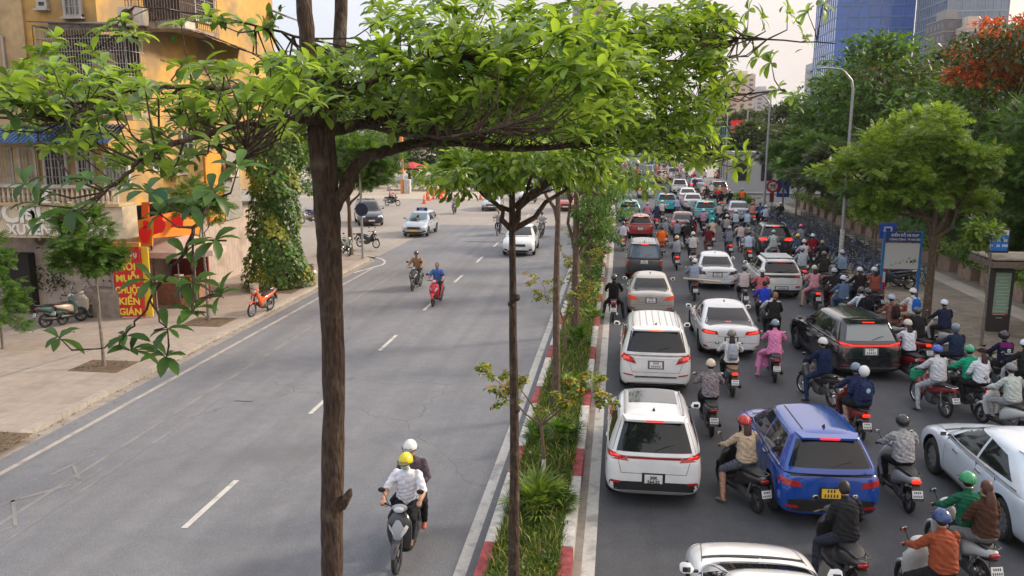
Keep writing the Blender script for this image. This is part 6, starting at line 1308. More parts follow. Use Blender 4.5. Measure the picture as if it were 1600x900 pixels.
    for poly, y0, y1, n in bands:
        us = [p[0] for p in poly]; vs_ = [p[1] for p in poly]; k = 0
        while k < n:
            u, v = random.uniform(min(us), max(us)), random.uniform(min(vs_), max(vs_))
            if not inpoly(u, v, poly): continue
            cs.append(P(u, v, random.uniform(y0, y1))); ax.append((random.uniform(-.6, .6), random.uniform(-.6, .6), 1)); k += 1
    for (u, v, y) in ((1165, 240, 8.6), (1150, 262, 8.8), (1175, 262, 8.4), (1160, 130, 8.8), (1185, 90, 8.6), (1160, 60, 8.8), (1190, 30, 8.6), (1240, 150, 8.4), (1255, 60, 8.2), (1230, 20, 8.5), (1205, 98, 8.6), (1262, 20, 8.0), (1285, 8, 8.0), (1215, 140, 8.4), (1170, 15, 8.8), (430, 30, 7.0), (380, 40, 7.0), (410, 44, 6.9)): cs.append(P(u, v, y)); ax.append((random.uniform(-1, 1), -.2, .3))
    # hanging sprig on the left, one whorl after another as in the photo
    hang = [(290, 398, 1.15), (236, 438, 1.0), (302, 442, .95), (302, 486, 1.1), (346, 462, 1.0), (262, 515, 1.05), (196, 525, 1.0), (92, 527, .9), (205, 548, .8), (260, 558, .8), (330, 300, 1.2), (300, 320, 1.1), (372, 262, 1.0), (70, 345, 1.0), (140, 283, 1.3), (60, 320, .9), (40, 290, 1.0), (250, 335, .9), (230, 300, 1.1), (335, 375, .7), (20, 160, 1.1), (25, 185, 1.0), (110, 330, .8)]
    hs = []
    for (u, v, s) in hang: hs.append((P(u, v, 4.5 if v > 250 else 5.0), s))
    Pn, D, N, Ln, Wn = rosettes(cs, ax, 8, .16, w=.42)
    leaves('foliage', 'long', Pn+np.array(off), D, N, Ln, Wn, LEAFA, t)
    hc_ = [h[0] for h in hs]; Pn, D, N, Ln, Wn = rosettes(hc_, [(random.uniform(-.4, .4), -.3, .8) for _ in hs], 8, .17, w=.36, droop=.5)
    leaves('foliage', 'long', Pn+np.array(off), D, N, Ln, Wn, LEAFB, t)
    # smaller inner leaves below and dry ones
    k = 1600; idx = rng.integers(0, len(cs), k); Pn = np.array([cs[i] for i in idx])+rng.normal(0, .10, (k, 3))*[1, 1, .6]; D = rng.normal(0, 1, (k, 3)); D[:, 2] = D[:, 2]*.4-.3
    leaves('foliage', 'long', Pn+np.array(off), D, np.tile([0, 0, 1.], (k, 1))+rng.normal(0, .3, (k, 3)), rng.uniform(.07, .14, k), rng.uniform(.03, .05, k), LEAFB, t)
    tw = MB(); npos = np.array([tuple(n_[0]) for n_ in nodes])
    for c in cs+hc_:
        d = np.linalg.norm(npos-np.array(c), axis=1)+np.maximum(0, npos[:, 2]-c.z)*.5; j = int(d.argmin()); a = nodes[j][0]
        if (c-a).length < .75 or (c.y < 5.2 and (c-a).length < 1.2):
            m_ = a.lerp(c, .5)+Vector((random.uniform(-.1, .1), random.uniform(-.1, .1), -.12*(c-a).length)); tw.tube([a+off, m_+off, c+off], [min(.010, nodes[j][1]), .006, .0035], 4, cap=False)
    tw.build('twigs', BARK, t, 60); return t
big_tree()
# ---- generic trees
def gtree(name, loc, label, h, r, blobs, leafkind, leafm_, ln, nl, barkm, cat='tree', group=None, lean=(0, 0), limbs=7, clump=.5, flat=.6, white=False, fork=.55, extra=None, wr=.5, vis=1.0):
    loc = Vector(loc); t = empty(name, loc); tag(t, label, cat, group)
    tr = MB(); top = Vector((lean[0], lean[1], h)); pts = wobble((0, 0, -.1), top, 9, .0028); n = len(pts)
    tr.tube(pts, [r*(1.25 if i == 0 else 1)*(1-.55*i/(n-1))*random.uniform(.95, 1.05) for i in range(n)], 12); tr.build('trunk', barkm, t, 60)
    if white:
        q = MB(); q.tube([pts[0].lerp(pts[1], .2), pts[1], pts[2]][:3], [r*1.16, r*1.02, r*.96], 12, cap=False); q.build('whitewash_band', mat('whitewash', (.6, .58, .55), .9, var=.2), t)
    cc = []; lm = MB()
    for (c, rad) in blobs:
        c = Vector(c); rad = Vector(rad); k = max(3, int(nl*(rad.x*rad.y*rad.z)**.34/60*clump)) if False else int(8+18*rad.x*clump)
        for _ in range(k):
            while True:
                d = Vector((random.gauss(0, 1), random.gauss(0, 1), random.gauss(0, 1))).normalized(); f = random.uniform(.45, 1.05)
                if d.z > -.75: break
            cc.append((c+Vector((d.x*rad.x*f, d.y*rad.y*f, d.z*rad.z*f)), rad.x*random.uniform(.22, .42), d))
        st = pts[int((n-1)*random.uniform(fork, .95))]
        w_ = wobble(st, c, 5, .08, -.05); lm.tube(w_, [r*.5*(1-.7*i/5) for i in range(6)], 7)
        for q in random.sample(cc[-k:], min(limbs, k)): lm.tube(wobble(w_[3], q[0], 3, .06), [r*.18, r*.12, r*.07, r*.03], 5, cap=False)
    lm.build('branches', barkm, t, 60)
    m_ = len(cc); per = max(4, nl//m_); Pn = []; D = []
    cen = np.array([tuple(c[0]) for c in cc]); rad_ = np.array([c[1] for c in cc]); dr = np.array([tuple(c[2]) for c in cc])
    ii = np.repeat(np.arange(m_), per); k = len(ii)
    o = rng.normal(0, 1, (k, 3)); o /= np.linalg.norm(o, axis=1)[:, None]; o *= (rng.random(k)**.5)[:, None]
    Pn = cen[ii]+o*rad_[ii][:, None]*np.array([1, 1, flat]); D = o*[1, 1, .35]+dr[ii]*.5+rng.normal(0, .35, (k, 3)); D[:, 2] -= .15
    N = np.tile([0, 0, 1.], (k, 1))+rng.normal(0, .38, (k, 3)); Ln = ln*rng.uniform(.6, 1.2, k)
    leaves('foliage', leafkind, Pn, D, N, Ln, Ln*wr, leafm_, t)
    if extra: extra(t)
    return t
LG1 = leafm('leaf_green', (.065, .15, .026), .55, .35); LG2 = leafm('leaf_dark', (.015, .042, .013), .5, .18); LG3 = leafm('leaf_yellowish', (.135, .225, .04), .55, .36)
LG4 = leafm('leaf_olive', (.05, .085, .03), .4, .3); LY = leafm('leaf_turning', (.30, .28, .03), .6, .4); LO = leafm('flame_blossom', (.50, .105, .035), .45, .25); LB = leafm('leaf_dusty', (.07, .09, .05), .35, .25)
# ---- tree 2 and the following trees of the median
GM = 'slender trees growing along the median'
t2 = gtree('tree', (-1.38, 11.0, .15), 'second median tree with a thin dark knobbly trunk forking into the crown', 6.25, .088, [((-.45, -.3, 6.35), (.7, .9, .32)), ((.3, 0, 6.5), (.9, 1.0, .35)), ((1.1, .6, 6.5), (1.0, 1.1, .45)), ((.3, 1.3, 6.3), (.9, .9, .35))], 'long', LEAFA, .16, 4200, BARK, group=GM, lean=(-.04, .05), wr=.40, limbs=3, fork=.9)
off = -Vector(t2.location)
for pts, r0 in (([P(806, 325, 11.1), P(835, 300, 11.2), P(865, 280, 11.4), P(900, 262, 11.6), P(940, 245, 11.8)], .065), ([P(800, 330, 11.1), P(780, 322, 11.0), P(755, 305, 11.0), P(738, 285, 11)], .035), ([P(800, 290, 11.1), P(790, 262, 11.0), P(780, 240, 11)], .035)):
    MB().tube([p+off for p in pts], [r0*(1-.6*i/(len(pts)-1)) for i in range(len(pts))], 9).build('branch', BARK, t2, 60)
kb = MB()
for v_ in (465, 475, 590, 640): q = P(803+random.uniform(-6, 6), v_, 11); kb.ball(q+off, (.05, .06, .05), n=8, m=6)
kb.build('bark_knots', BARK, t2, 60)
gtree('tree', (-1.45, 19.8, .18), 'third median tree, bare straight trunk rising behind the yellowing shrub', 6.0, .11, [((-.8, 0, 6.5), (1.1, 1.2, .6)), ((.5, .3, 6.8), (1.2, 1.2, .6))], 'long', LG1, .17, 2200, BARKM, group=GM, wr=.4, fork=.85, limbs=3)
gtree('tree', (-1.42, 28.2, .18), 'fourth median tree with a thick brown trunk rooted in the grass', 6.0, .15, [((-.3, 0, 5.9), (1.3, 1.5, .8)), ((1.0, .4, 5.5), (1.3, 1.5, .9)), ((.7, .3, 4.4), (1.0, 1.2, .7)), ((.5, .4, 3.4), (.7, .8, .4))], 'long', LG1, .17, 3600, BARKM, group=GM, wr=.34)
for k, (y, h) in enumerate(((36, 5.6), (44, 5.4), (53, 5.2), (63, 5.2), (75, 5.4), (90, 5.5), (110, 6), (135, 6), (165, 6.5), (200, 7))):
    gtree('tree', (-1.4+random.uniform(-.15, .15), y, .18), f'{["fifth", "sixth", "seventh", "eighth", "ninth", "tenth", "eleventh", "twelfth", "thirteenth", "fourteenth"][k]} median tree from the camera, leafy down to head height', h, .13, [((-.5, 0, h*.85), (1.3, 1.6, 1.0)), ((.6, .5, h*.72), (1.3, 1.6, 1.1)), ((.4, -.3, h*.48), (.9, 1.1, .8)), ((.1, .6, h*.28), (.7, 1.2, .6))], 'long' if y < 60 else 'quad', [LG1, LG3, LG1][k % 3], .19 if y < 60 else .24, 4200 if y < 60 else 2400, BARKM, group=GM, wr=.36 if y < 60 else .6)
def sapling(u, v, h, label, seed, n=420, sp=.9, m=LY, m2=LG3, white=True, twoside=True):
    random.seed(seed); g = G(u, v, .2); t = empty('young_tree', g); tag(t, label, 'young tree', 'yellowing young trees in the median')
    st = MB(); a = Vector((0, 0, 0)); mid = Vector((-.04, .02, h*.42)); st.tube([a, Vector((.02, 0, h*.2)), mid], [.042, .035, .03], 9)
    tips = []; nod = []
    for s in (-1, 1, -.5, .6):
        e = Vector((s*sp, random.uniform(-.5, .5), h*random.uniform(.7, 1.0))); w_ = wobble(mid, e, 5, .10); st.tube(w_, [.024, .018, .014, .010, .007, .004], 6); nod += w_[1:]
        for _ in range(7):
            q = random.choice(w_[2:]); tip = q+Vector((random.uniform(-.4, .4)+s*.15, random.uniform(-.4, .4), random.uniform(-.30, .30))); st.tube([q, q.lerp(tip, .5)+Vector((0, 0, .03)), tip], [.006, .004, .002], 4); tips.append((q, tip))
    st.build('stems', mat('sapling_bark', (.16, .10, .07), .9, var=.3, vs=20), t)
    if white: MB().tube([Vector((0, 0, -.02)), Vector((.02, 0, h*.17))], [.045, .04], 10).build('whitewash_band', mat('whitewash', (.6, .58, .55), .9, var=.2), t)
    for (mm, share) in ((m2, .62), (m, .30), (leafm('leaf_red_orange', (.42, .13, .03), .4, .35), .08)):
        k = int(n*share); ii = rng.integers(0, len(tips), k); tt = rng.random(k)
        A = np.array([tuple(tips[i][0]) for i in ii]); B = np.array([tuple(tips[i][1]) for i in ii]); Pn = A+(B-A)*(.3+.8*tt)[:, None]+rng.normal(0, .03, (k, 3))
        D = rng.normal(0, 1, (k, 3)); D[:, 2] = D[:, 2]*.4-.2; leaves('foliage', 'round', Pn, D, np.tile([0, 0, 1.], (k, 1))+rng.normal(0, .35, (k, 3)), rng.uniform(.06, .105, k), rng.uniform(.045, .075, k), mm, t)
    return t
sapling(848, 752, 2.75, 'nearest yellowing young tree with a red-brown stem painted white at its foot', 3, 1700, 1.15)
sapling(882, 556, 2.6, 'young tree with yellow and orange leaves between the third and fourth trunks', 5, 1000, .8, white=False)
sapling(905, 470, 2.4, 'young tree with golden leaves behind the fourth trunk', 8, 800, .8, white=False)
sapling(917, 430, 2.6, 'small golden-leaved tree farther along the median', 9, 600, .8, white=False)
random.seed(77)
def palm(u, v, s, label, n=26, m=None):
    g = G(u, v, .2); t = empty('fan_palm', g); tag(t, label, 'plant', 'low fan palms in the median grass'); Pn = []; D = []; Ln = []; N = []
    st = MB()
    for i in range(n):
        a = random.uniform(0, 6.28); el = random.uniform(.25, 1.3); d = Vector((math.cos(a)*math.cos(el), math.sin(a)*math.cos(el), math.sin(el))); c = d*random.uniform(.22, .45)*s
        st.tube([Vector((0, 0, 0)), c], [.008, .005], 4, cap=False); si = d.cross(Vector((0, 0, 1))).normalized(); up = si.cross(d)
        for k in range(9):
            an = (k-4)*.28; D.append(d*math.cos(an)+si*math.sin(an)+Vector((0, 0, -.12*abs(k-4)/4))); Pn.append(c); N.append(up+Vector((0, 0, .1))); Ln.append(s*random.uniform(.26, .38))
    st.build('stalks', leafm('palm_stalk', (.10, .17, .03), .2, .1), t); Ln = np.array(Ln)
    leaves('foliage', 'blade', np.array([tuple(p) for p in Pn]), np.array([tuple(d) for d in D]), np.array([tuple(q) for q in N]), Ln, Ln*.13, m or LG3, t); return t
palm(838, 800, 1.25, 'bright green fan palm beside the nearest yellowing young tree')
palm(872, 795, .8, 'small darker fan palm right of the bright one', 14, LG1)
palm(878, 690, 1.1, 'fan palm half way along the visible median grass', 22, LG1)
palm(838, 690, .8, 'low fan palm by the left kerb of the median', 14, LG1)
palm(893, 610, 1.1, 'fan palm under the orange-leaved young tree', 20)
palm(905, 540, 1.1, 'farther fan palm before the fourth median trunk', 18, LG1)
palm(925, 500, 1.0, 'farthest fan palm near the right kerb of the median', 16)
hg = []
for k in range(26):
    y = 33+k*3.2; hg.append(y)
def hedge(y0, y1, n, label):
    t = MB(); x = rng.uniform(-2.0, -.7, n); y = rng.uniform(y0, y1, n); z = .2+rng.random(n)*1.3*(1-.5*abs((x+1.35)/.75)**2); D = rng.normal(0, 1, (n, 3)); D[:, 2] = abs(D[:, 2])*.6
    o = leaves('shrubs', 'quad', np.c_[x, y, z], D, np.tile([0, 0, 1.], (n, 1))+rng.normal(0, .4, (n, 3)), rng.uniform(.12, .22, n), rng.uniform(.06, .12, n), LG1); tag(o, label, 'shrubs', kind='stuff'); return o
hedge(30, 41, 700, 'scattered low shrubs in the middle stretch of the median')
hedge(40, 120, 6400, 'dense low shrubs filling the far part of the median')
hedge(120, 215, 2600, 'low shrubs in the farthest part of the median')
leaves('ground_cover', 'round', GC[0], rng.normal(0, 1, (GC[1], 3))*[1, 1, .4]+[0, 0, .3], np.tile([0, 0, 1.], (GC[1], 1))+rng.normal(0, .4, (GC[1], 3)), rng.uniform(.04, .10, GC[1]), rng.uniform(.03, .07, GC[1]), LG3)
tag(C.objects['ground_cover'], 'small broad-leaved weeds among the median grass', 'weeds', kind='stuff')
# ---- left side
def tl(u, v, **k): g = G(u, v, .13); return g
g = G(163, 572, .13)
gtree('tree', g, 'slim street tree with a round crown in front of the shop lettering, left pavement', 3.4, .055, [((-.3, 0, 3.95), (.85, .9, .65)), ((-.3, -.2, 3.2), (.7, .7, .35)), ((.15, .1, 3.3), (.5, .5, .35))], 'frond', LG1, .34, 1500, BARKL, group='street trees on the left pavement', wr=.9)
g = G(326, 500, .13)
gtree('tree', g, 'slim street tree beside the striped stall parasol', 4.2, .06, [((0, 0, 4.5), (.9, .9, .7)), ((.3, .1, 4.0), (.6, .6, .4))], 'frond', LG1, .35, 620, BARKL, group='street trees on the left pavement', wr=.9)
g = G(5, 545, .13)
gtree('tree', g, 'small feathery tree at the left edge of the photo', 1.8, .05, [((0, 0, 2.2), (.9, .8, .8)), ((.2, 0, 1.2), (.7, .6, .6)), ((-.2, 0, 3.0), (.7, .6, .5))], 'frond', LG1, .4, 620, BARKL, wr=.9)
for (u, v, a, b) in ((163, 572, .9, .7), (326, 503, .9, .8), (430, 452, 1.3, 1.0), (-20, 690, .8, .7)):
    g = G(u, v, .14); q = MB().box((g.x, g.y, .141), (a*1.7, b*1.7, .012)); struct('tree_pit', q, EARTH)
    k = 160; lv = leaves('ground_cover', 'quad', np.c_[g.x+rng.uniform(-a*.8, a*.8, k), g.y+rng.uniform(-b*.8, b*.8, k), np.full(k, .15)], rng.normal(0, 1, (k, 3))*[1, 1, .3]+[0, 0, .3], np.tile([0, 0, 1.], (k, 1)), rng.uniform(.03, .09, k), rng.uniform(.02, .04, k), LB); tag(lv, 'dry leaves and weeds in a square tree pit', 'ground cover', kind='stuff')
# ivy-clad column
g = G(432, 448, .13); t = empty('ivy_clad_tree', g); tag(t, 'broad tree trunk entirely wrapped in green and yellow-green ivy beside the kerb', 'tree')
MB().tube(wobble((0, 0, 0), (.2, .2, 7.2), 7, .01), [.42, .40, .38, .36, .34, .30, .26, .2], 12).build('trunk', BARKM, t, 60)
k = 6500; zz = rng.random(k)*7.0+.12; th = rng.uniform(0, 2*np.pi, k); rr = (1.05+.22*np.sin(zz*2.1+th*2)+.25*np.sin(zz*.9+1)+.12*np.sin(th*5+zz*3)+(zz > 4.2)*.25)*(1-.12*rng.random(k))
Pn = np.c_[np.cos(th)*rr+.1, np.sin(th)*rr, zz]; D = np.c_[np.cos(th)*.5, np.sin(th)*.5, -np.ones(k)*.7]+rng.normal(0, .35, (k, 3)); N = np.c_[np.cos(th), np.sin(th), np.full(k, .5)]+rng.normal(0, .3, (k, 3))
yel = (np.sin(th*3+zz*1.7)+np.sin(zz*2.9)+rng.normal(0, .6, k)) > 1.0
for m_, s_ in ((LG1, ~yel), (leafm('ivy_yellow', (.22, .26, .035), .4, .35), yel)): leaves('ivy', 'round', Pn[s_], D[s_], N[s_], rng.uniform(.13, .24, s_.sum()), rng.uniform(.10, .18, s_.sum()), m_, t)
g = G(548, 398, .13)
gtree('tree', g, 'roadside tree at the left street corner with drooping dark foliage over the parked cars', 4.2, .16, [((.4, 0, 5.6), (2.4, 2.0, 1.0)), ((1.5, 0, 4.6), (1.2, 1.2, .9)), ((-.8, .5, 5.0), (1.2, 1.2, 1.0))], 'frond', LG1, .55, 2300, BARKM, wr=.9)
# trees behind the plaza and along the left, closing the view
GBk = 'tall trees closing the view behind the plaza'
for (u, v, h, r, lab, mm, kd) in ((500, 300, 10, 4.5, 'tree behind the side street left of the big trunk', LG1, 'quad'), (560, 292, 12, 5, 'tree behind the parked cars on the plaza', LG3, 'quad'), (440, 330, 9, 3.4, 'tree against the yellow side wall', LG1, 'quad'), (640, 284, 9, 5, 'tree over the red parasol', LG1, 'quad'), (720, 282, 10, 6, 'tree over the plaza kerb blocks', LG2, 'quad'), (800, 280, 11, 6, 'tree behind the white cars on the left carriageway', LG1, 'quad'), (870, 276, 12, 6, 'tree at the far end of the left carriageway', LG2, 'quad'), (930, 268, 13, 6, 'tree above the vanishing point of the street', LG1, 'quad'), (600, 262, 16, 8, 'tall tree far behind the plaza', LG2, 'quad'), (760, 258, 18, 9, 'tallest tree far behind the plaza', LG1, 'quad')):
    g = G(u, v); s = g.y/90
    gtree('tree', (g.x, g.y, 0), lab, h*.55, .22, [((0, 0, h*.72), (r, r*.9, h*.2)), ((-r*.5, .5, h*.55), (r*.6, r*.6, h*.14)), ((r*.5, -.5, h*.58), (r*.6, r*.6, h*.15)), ((0, 0, h*.9), (r*.6, r*.6, h*.14)), ((-r*.3, -1, h*.30), (r*.8, r*.6, h*.14)), ((r*.5, -1, h*.28), (r*.6, r*.5, h*.13))], kd, mm, .36*s, 6500, BARKM, group=GBk, wr=.6)
# ---- right side: street trees and the park behind the planters
GRt = 'street trees on the right pavement'
g = G(1446, 508, .13)
gtree('tree', g, 'tall street tree with a speckled trunk right of the information board', 4.9, .17, [((-1.7, .3, 6.0), (1.3, 1.6, .8)), ((-.3, .6, 6.9), (1.4, 1.6, .75)), ((.8, -.2, 5.5), (1.0, 1.3, .6)), ((-.9, -.5, 4.9), (1.2, 1.3, .5)), ((-2.6, 1.4, 5.4), (1.1, 1.2, .7)), ((.5, -.7, 6.0), (1.1, 1.1, .5)), ((-.3, .8, 5.4), (1.6, 1.4, .6)), ((.9, .2, 4.5), (.8, .9, .4)), ((-1.9, .4, 4.3), (.8, .9, .4))], 'frond', LIME, .36, 6800, BARKM, group=GRt, clump=.62, flat=.36, wr=.9)
g = G(1533, 541, .13)
gtree('young_tree', g, 'thin young street tree with a tuft of bright leaves in front of the bus shelter', 3.05, .05, [((-.32, 0, 3.75), (.55, .5, .30)), ((-.5, 0, 3.45), (.35, .4, .22))], 'long', LIME, .24, 460, BARKL, cat='young tree', group=GRt, wr=.42)
for k, (u, v, h, lab) in enumerate(((1364, 412, 4.2, 'street tree behind the row of bicycles, nearest to the lamp post'), (1298, 383, 4.4, 'street tree left of the lamp post behind the bicycles'), (1262, 360, 4.6, 'street tree beside the far half of the bicycle row'), (1243, 342, 5.0, 'street tree at the far end of the bicycle row'), (1222, 334, 5.2, 'street tree beside the blue crossing sign'))):
    g = G(u, v, .13); gtree('tree', g, lab, h*.6, .09, [((-.6, 0, h*.95), (1.9, 1.9, 1.1)), ((.9, .6, h*.8), (1.6, 1.7, .9)), ((0, -.6, h*1.25), (1.6, 1.5, .8))], 'frond', [LG1, LG4, LG1][k % 3], .42, 4200, BARKL, group=GRt, clump=.9, flat=.4, wr=.9)
GP = 'park trees beyond the planters'
park_ = [(19.5, 84, 11.5, 3.8, LG1, 'park tree left of the blue tower by the side street'), (19.5, 40, 8.5, 3.4, LG1, 'mid-green park tree behind the information board'), (23, 33, 13, 4.8, LG2, 'dark park tree directly behind the bus shelter'), (19.5, 26, 12, 4.0, LG2, 'dark park tree at the right edge behind the shelter roof'), (27, 42, 13.5, 5.2, LG2, 'big dark park tree right of centre'), (20.5, 52, 10.6, 4.6, LG1, 'park tree behind the lamp post'),
 (25, 60, 13.4, 5.4, LG4, 'dusty green park tree above the lamp post'), (19, 66, 13.5, 4.6, LG1, 'park tree beyond the far bicycles'), (31, 52, 15, 5.8, LG2, 'tall dark park tree behind the lime-green one'), (36, 62, 14, 5.5, LG4, 'brownish park tree left of the flame tree'), (27, 74, 13, 4.8, LG4, 'park tree near the side street'), (34, 80, 15, 6, LB, 'dusty tree below the grey tower'), (22.5, 82, 13.4, 4.4, LG1, 'park tree at the corner of the side street'), (17, 112, 7.6, 3.4, LG4, 'tree beyond the side street behind the signs'), (24, 124, 10.5, 4.5, LG4, 'taller tree beyond the side street'), (34, 118, 12, 5, LB, 'dusty tree in front of the blue tower'), (46, 105, 16, 6, LG4, 'big dusty tree at the foot of the blue tower'), (12, 175, 8.5, 5, LG2, 'far dark tree behind the red banner'), (26, 185, 10.5, 6, LG4, 'far tree below the pale towers'), (6, 240, 10, 6, LG2, 'farthest tree on the axis of the street'), (18, 250, 11, 7, LG1, 'farthest tree right of the street')]
for (x, y, h, r, mm, lab) in park_:
    gtree('tree', (x, y, .3), lab, h*.6, .2, [((0, 0, h*.78), (r, r, h*.17)), ((-r*.55, -.5, h*.58), (r*.62, r*.6, h*.15)), ((r*.5, .5, h*.60), (r*.62, r*.6, h*.15)), ((-.3, -r*.3, h*.42), (r*.7, r*.6, h*.12)), ((.2*r, 0, h*.25), (r*.8, r*.7, h*.13)), ((-.4*r, .3*r, h*.22), (r*.6, r*.6, h*.12)), ((0, 0, h*.93), (r*.5, r*.5, h*.10))], 'frond' if y < 45 else 'quad', mm, (.42 if y < 45 else .24+.0035*y), 11000 if y < 45 else 8000, BARKM, group=GP, clump=.9, wr=.8 if y < 45 else .6)
def ft(x, y, h, r, lab, share=1.0):
    def ex(t):
        n = 2600; a = rng.uniform(0, 6.28, n); q = r*1.15*rng.random(n)**.5
        leaves('foliage', 'quad', np.c_[q*np.cos(a), q*np.sin(a), h*(.80+.16*rng.random(n))-q*.12], rng.normal(0, 1, (n, 3)), np.tile([0, 0, 1.], (n, 1))+rng.normal(0, .4, (n, 3)), .34, .15, LG4 if share > .5 else LB, t)
    gtree('flame_tree', (x, y, .3), lab, h*.6, .22, [((0, 0, h*.86), (r, r*.9, h*.09)), ((-r*.6, -.4, h*.78), (r*.6, r*.5, h*.07)), ((r*.6, 0, h*.80), (r*.6, r*.5, h*.07)), ((-.2*r, 0, h*.96), (r*.6, r*.5, h*.06))], 'quad', LO, .26, int(4200*share), BARKM, cat='flame tree', clump=.7, flat=.35, extra=ex)
q = P(1600, 62, 46); ft(q.x, q.y, q.z+.8, 3.0, 'flame tree covered in orange-red blossom at the top right')
q = P(1405, 112, 70); ft(q.x, q.y, q.z+1.0, 3.4, 'thin flame tree with sparse orange blossom left of the grey tower', .28)
# planter shrubs are built with their planters below
# ================================================================== BUILDINGS AND STREET FURNITURE
YF = 28.3; XS = -18.3
def F(u, v, dy=0.0): q = P(u, v, YF+dy); return q
def S(u, v):
    d = ray(u, v); t = XS/d.x; return Vector((XS, d.y*t, CAMH+d.z*t))
WY = surf('yellow_render', (.55, .325, .085), (.63, .39, .12), .9, .6, 3, .5, dirt=(.5, (.30, .21, .12), .47, .85))
WT = surf('tan_render', (.50, .36, .19), (.56, .41, .22), .9, .6, 3, .5, dirt=(.7, (.30, .22, .13), .5, .8))
WP = surf('tiled_shopfront', (.46, .37, .31), (.52, .42, .35), .7, .6, 3, .3, dirt=(1.0, (.26, .20, .16), .52, .7), brick=dict(w=.6, h=.3, off=0, mo=.6, c=.93, m=.01))
PANE = mat('window_dark', (.03, .032, .035), .12, coat=.5); PANEC = mat('curtained_window', (.20, .21, .19), .25, coat=.4, var=.3, vs=2)
FRW = mat('window_frame_pale', (.42, .40, .36), .6); IRON = mat('rusty_iron', (.16, .12, .10), .7, .3, var=.4, vs=6); PALEI = mat('pale_iron', (.33, .31, .28), .6, var=.3, vs=5)
bld = empty('apartment_building', (-26, 35, 0)); tag(bld, 'old yellow apartment block with caged balconies above a shop, left side', 'building')
bo_ = Vector((-26, 35, 0))
def part(nm, mb, m, par=None, sm=0):
    mb.v = [tuple(Vector(p)-bo_) for p in mb.v]; return mb.build(nm, m, par or bld, sm)
part('wall', MB().box((-31, 36.2, 1.55), (25.4, 14.6, 3.4)), WP)
# upper storeys: a yellow body with the front split into wall fields
zt = 22
part('wall', MB().box((-31, 36.0, 4.2+(zt-4.2)/2), (25.4, 15.4, zt-4.2)), WY)
x0, x1 = F(-60, 100).x, F(46, 100).x
part('wall', MB().box(((x0+x1)/2, YF-.06, 12.5), (x1-x0, .1, 15.5)), WT)
xa, xb = F(-60, 300).x, F(214, 300).x; zb_, zt_ = F(100, 367).z, F(100, 318).z
part('fascia', MB().box(((xa+xb)/2, YF-.55, (zb_+zt_)/2), (xb-xa, .9, zt_-zb_), bev=.02), surf('cream_fascia', (.60, .50, .36), (.66, .55, .40), .85, .6, 3, .3, dirt=(1.2, (.38, .30, .2), .55, .7)))
part('ledge', MB().box(((xa+xb)/2, YF-.62, zt_+.06), (xb-xa, 1.1, .1)), WT)
LW = mat('white_letters', (.72, .70, .64), .6)
fz = YF-1.02
for txt, u, v, sz in (('ỐCH', 16, 334, .95), ('SỐNG', 92, 332, .95), ('XUYÊN CHI I.YO', 90, 360, .52)):
    p = P(u, v, fz); letters('shop_lettering', txt, sz, p-bo_, (math.pi/2, 0, 0), LW, bld, .05)
# balustrade
bal = MB(); zb2, zt2 = F(100, 318).z+.1, F(100, 290).z
for x in np.arange(xa, xb, .19): bal.tube([(x, YF-.95, zb2), (x, YF-.95, zb2+.2), (x, YF-.95, zb2+.42), (x, YF-.95, zt2)], [.035, .06, .035, .045], 6)
bal.box(((xa+xb)/2, YF-.95, zt2+.04), (xb-xa, .18, .1)); part('balustrade', bal, mat('pale_cement', (.46, .42, .35), .9, var=.3, vs=3))
# windows: (u0,v0,u1,v1) on the front
def win(q, pane, kind='bars', dy=0.0, n=3, par=None):
    a, b = F(q[0], q[1], dy), F(q[2], q[3], dy); y = YF+dy-.09 if dy == 0 else YF+dy
    f = MB(); w_, h_ = b.x-a.x, a.z-b.z; cx, cz = (a.x+b.x)/2, (a.z+b.z)/2
    for xx in (a.x, b.x): f.box((xx, y, cz), (.09, .14, h_+.09))
    for zz in (a.z, b.z): f.box((cx, y, zz), (w_+.09, .145, .09))
    for k in range(1, n): f.box((a.x+w_*k/n, y, cz), (.05, .11, h_-.1))
    fo = part('window', f, FRW); part('pane', MB().box((cx, y+.02, cz), (w_-.05, .05, h_-.05)), pane, fo)
    if kind == 'bars':
        g = MB()
        for x in np.arange(a.x+.1, b.x, .13): g.box((x, y-.12, cz), (.018, .018, h_))
        for k in (.25, .5, .75): g.box((cx, y-.12, b.z+h_*k), (w_, .02, .02))
        part('window_grille', g, PALEI, fo)
    part('sill', MB().box((cx, y-.06, b.z-.08), (w_+.2, .24, .07)), FRW, fo)
win((-30, 232, 26, 286), PANEC, n=2); win((32, 232, 62, 286), PANEC, n=2); win((70, 234, 110, 290), PANE); win((122, 236, 150, 290), PANE); win((165, 240, 205, 292), PANEC)
win((62, 2, 76, 12), PANE, 'x', n=1)
win((100, -30, 130, 25), PANEC); 
# blue corrugated awning
aw = MB(); a, b = F(-40, 196), F(200, 196)
nx = 70
for i in range(nx):
    xx0 = a.x+(b.x-a.x)*i/nx; xx1 = a.x+(b.x-a.x)*(i+1)/nx; zz = .03 if i % 2 else 0
    aw.prism([(xx0, YF, a.z+zz), (xx1, YF, a.z+zz), (xx1, YF-1.25, a.z-.62+zz), (xx0, YF-1.25, a.z-.62+zz)], (0, 0, .02))
part('awning', aw, mat('blue_sheet', (.05, .13, .30), .5, var=.3, vs=2))
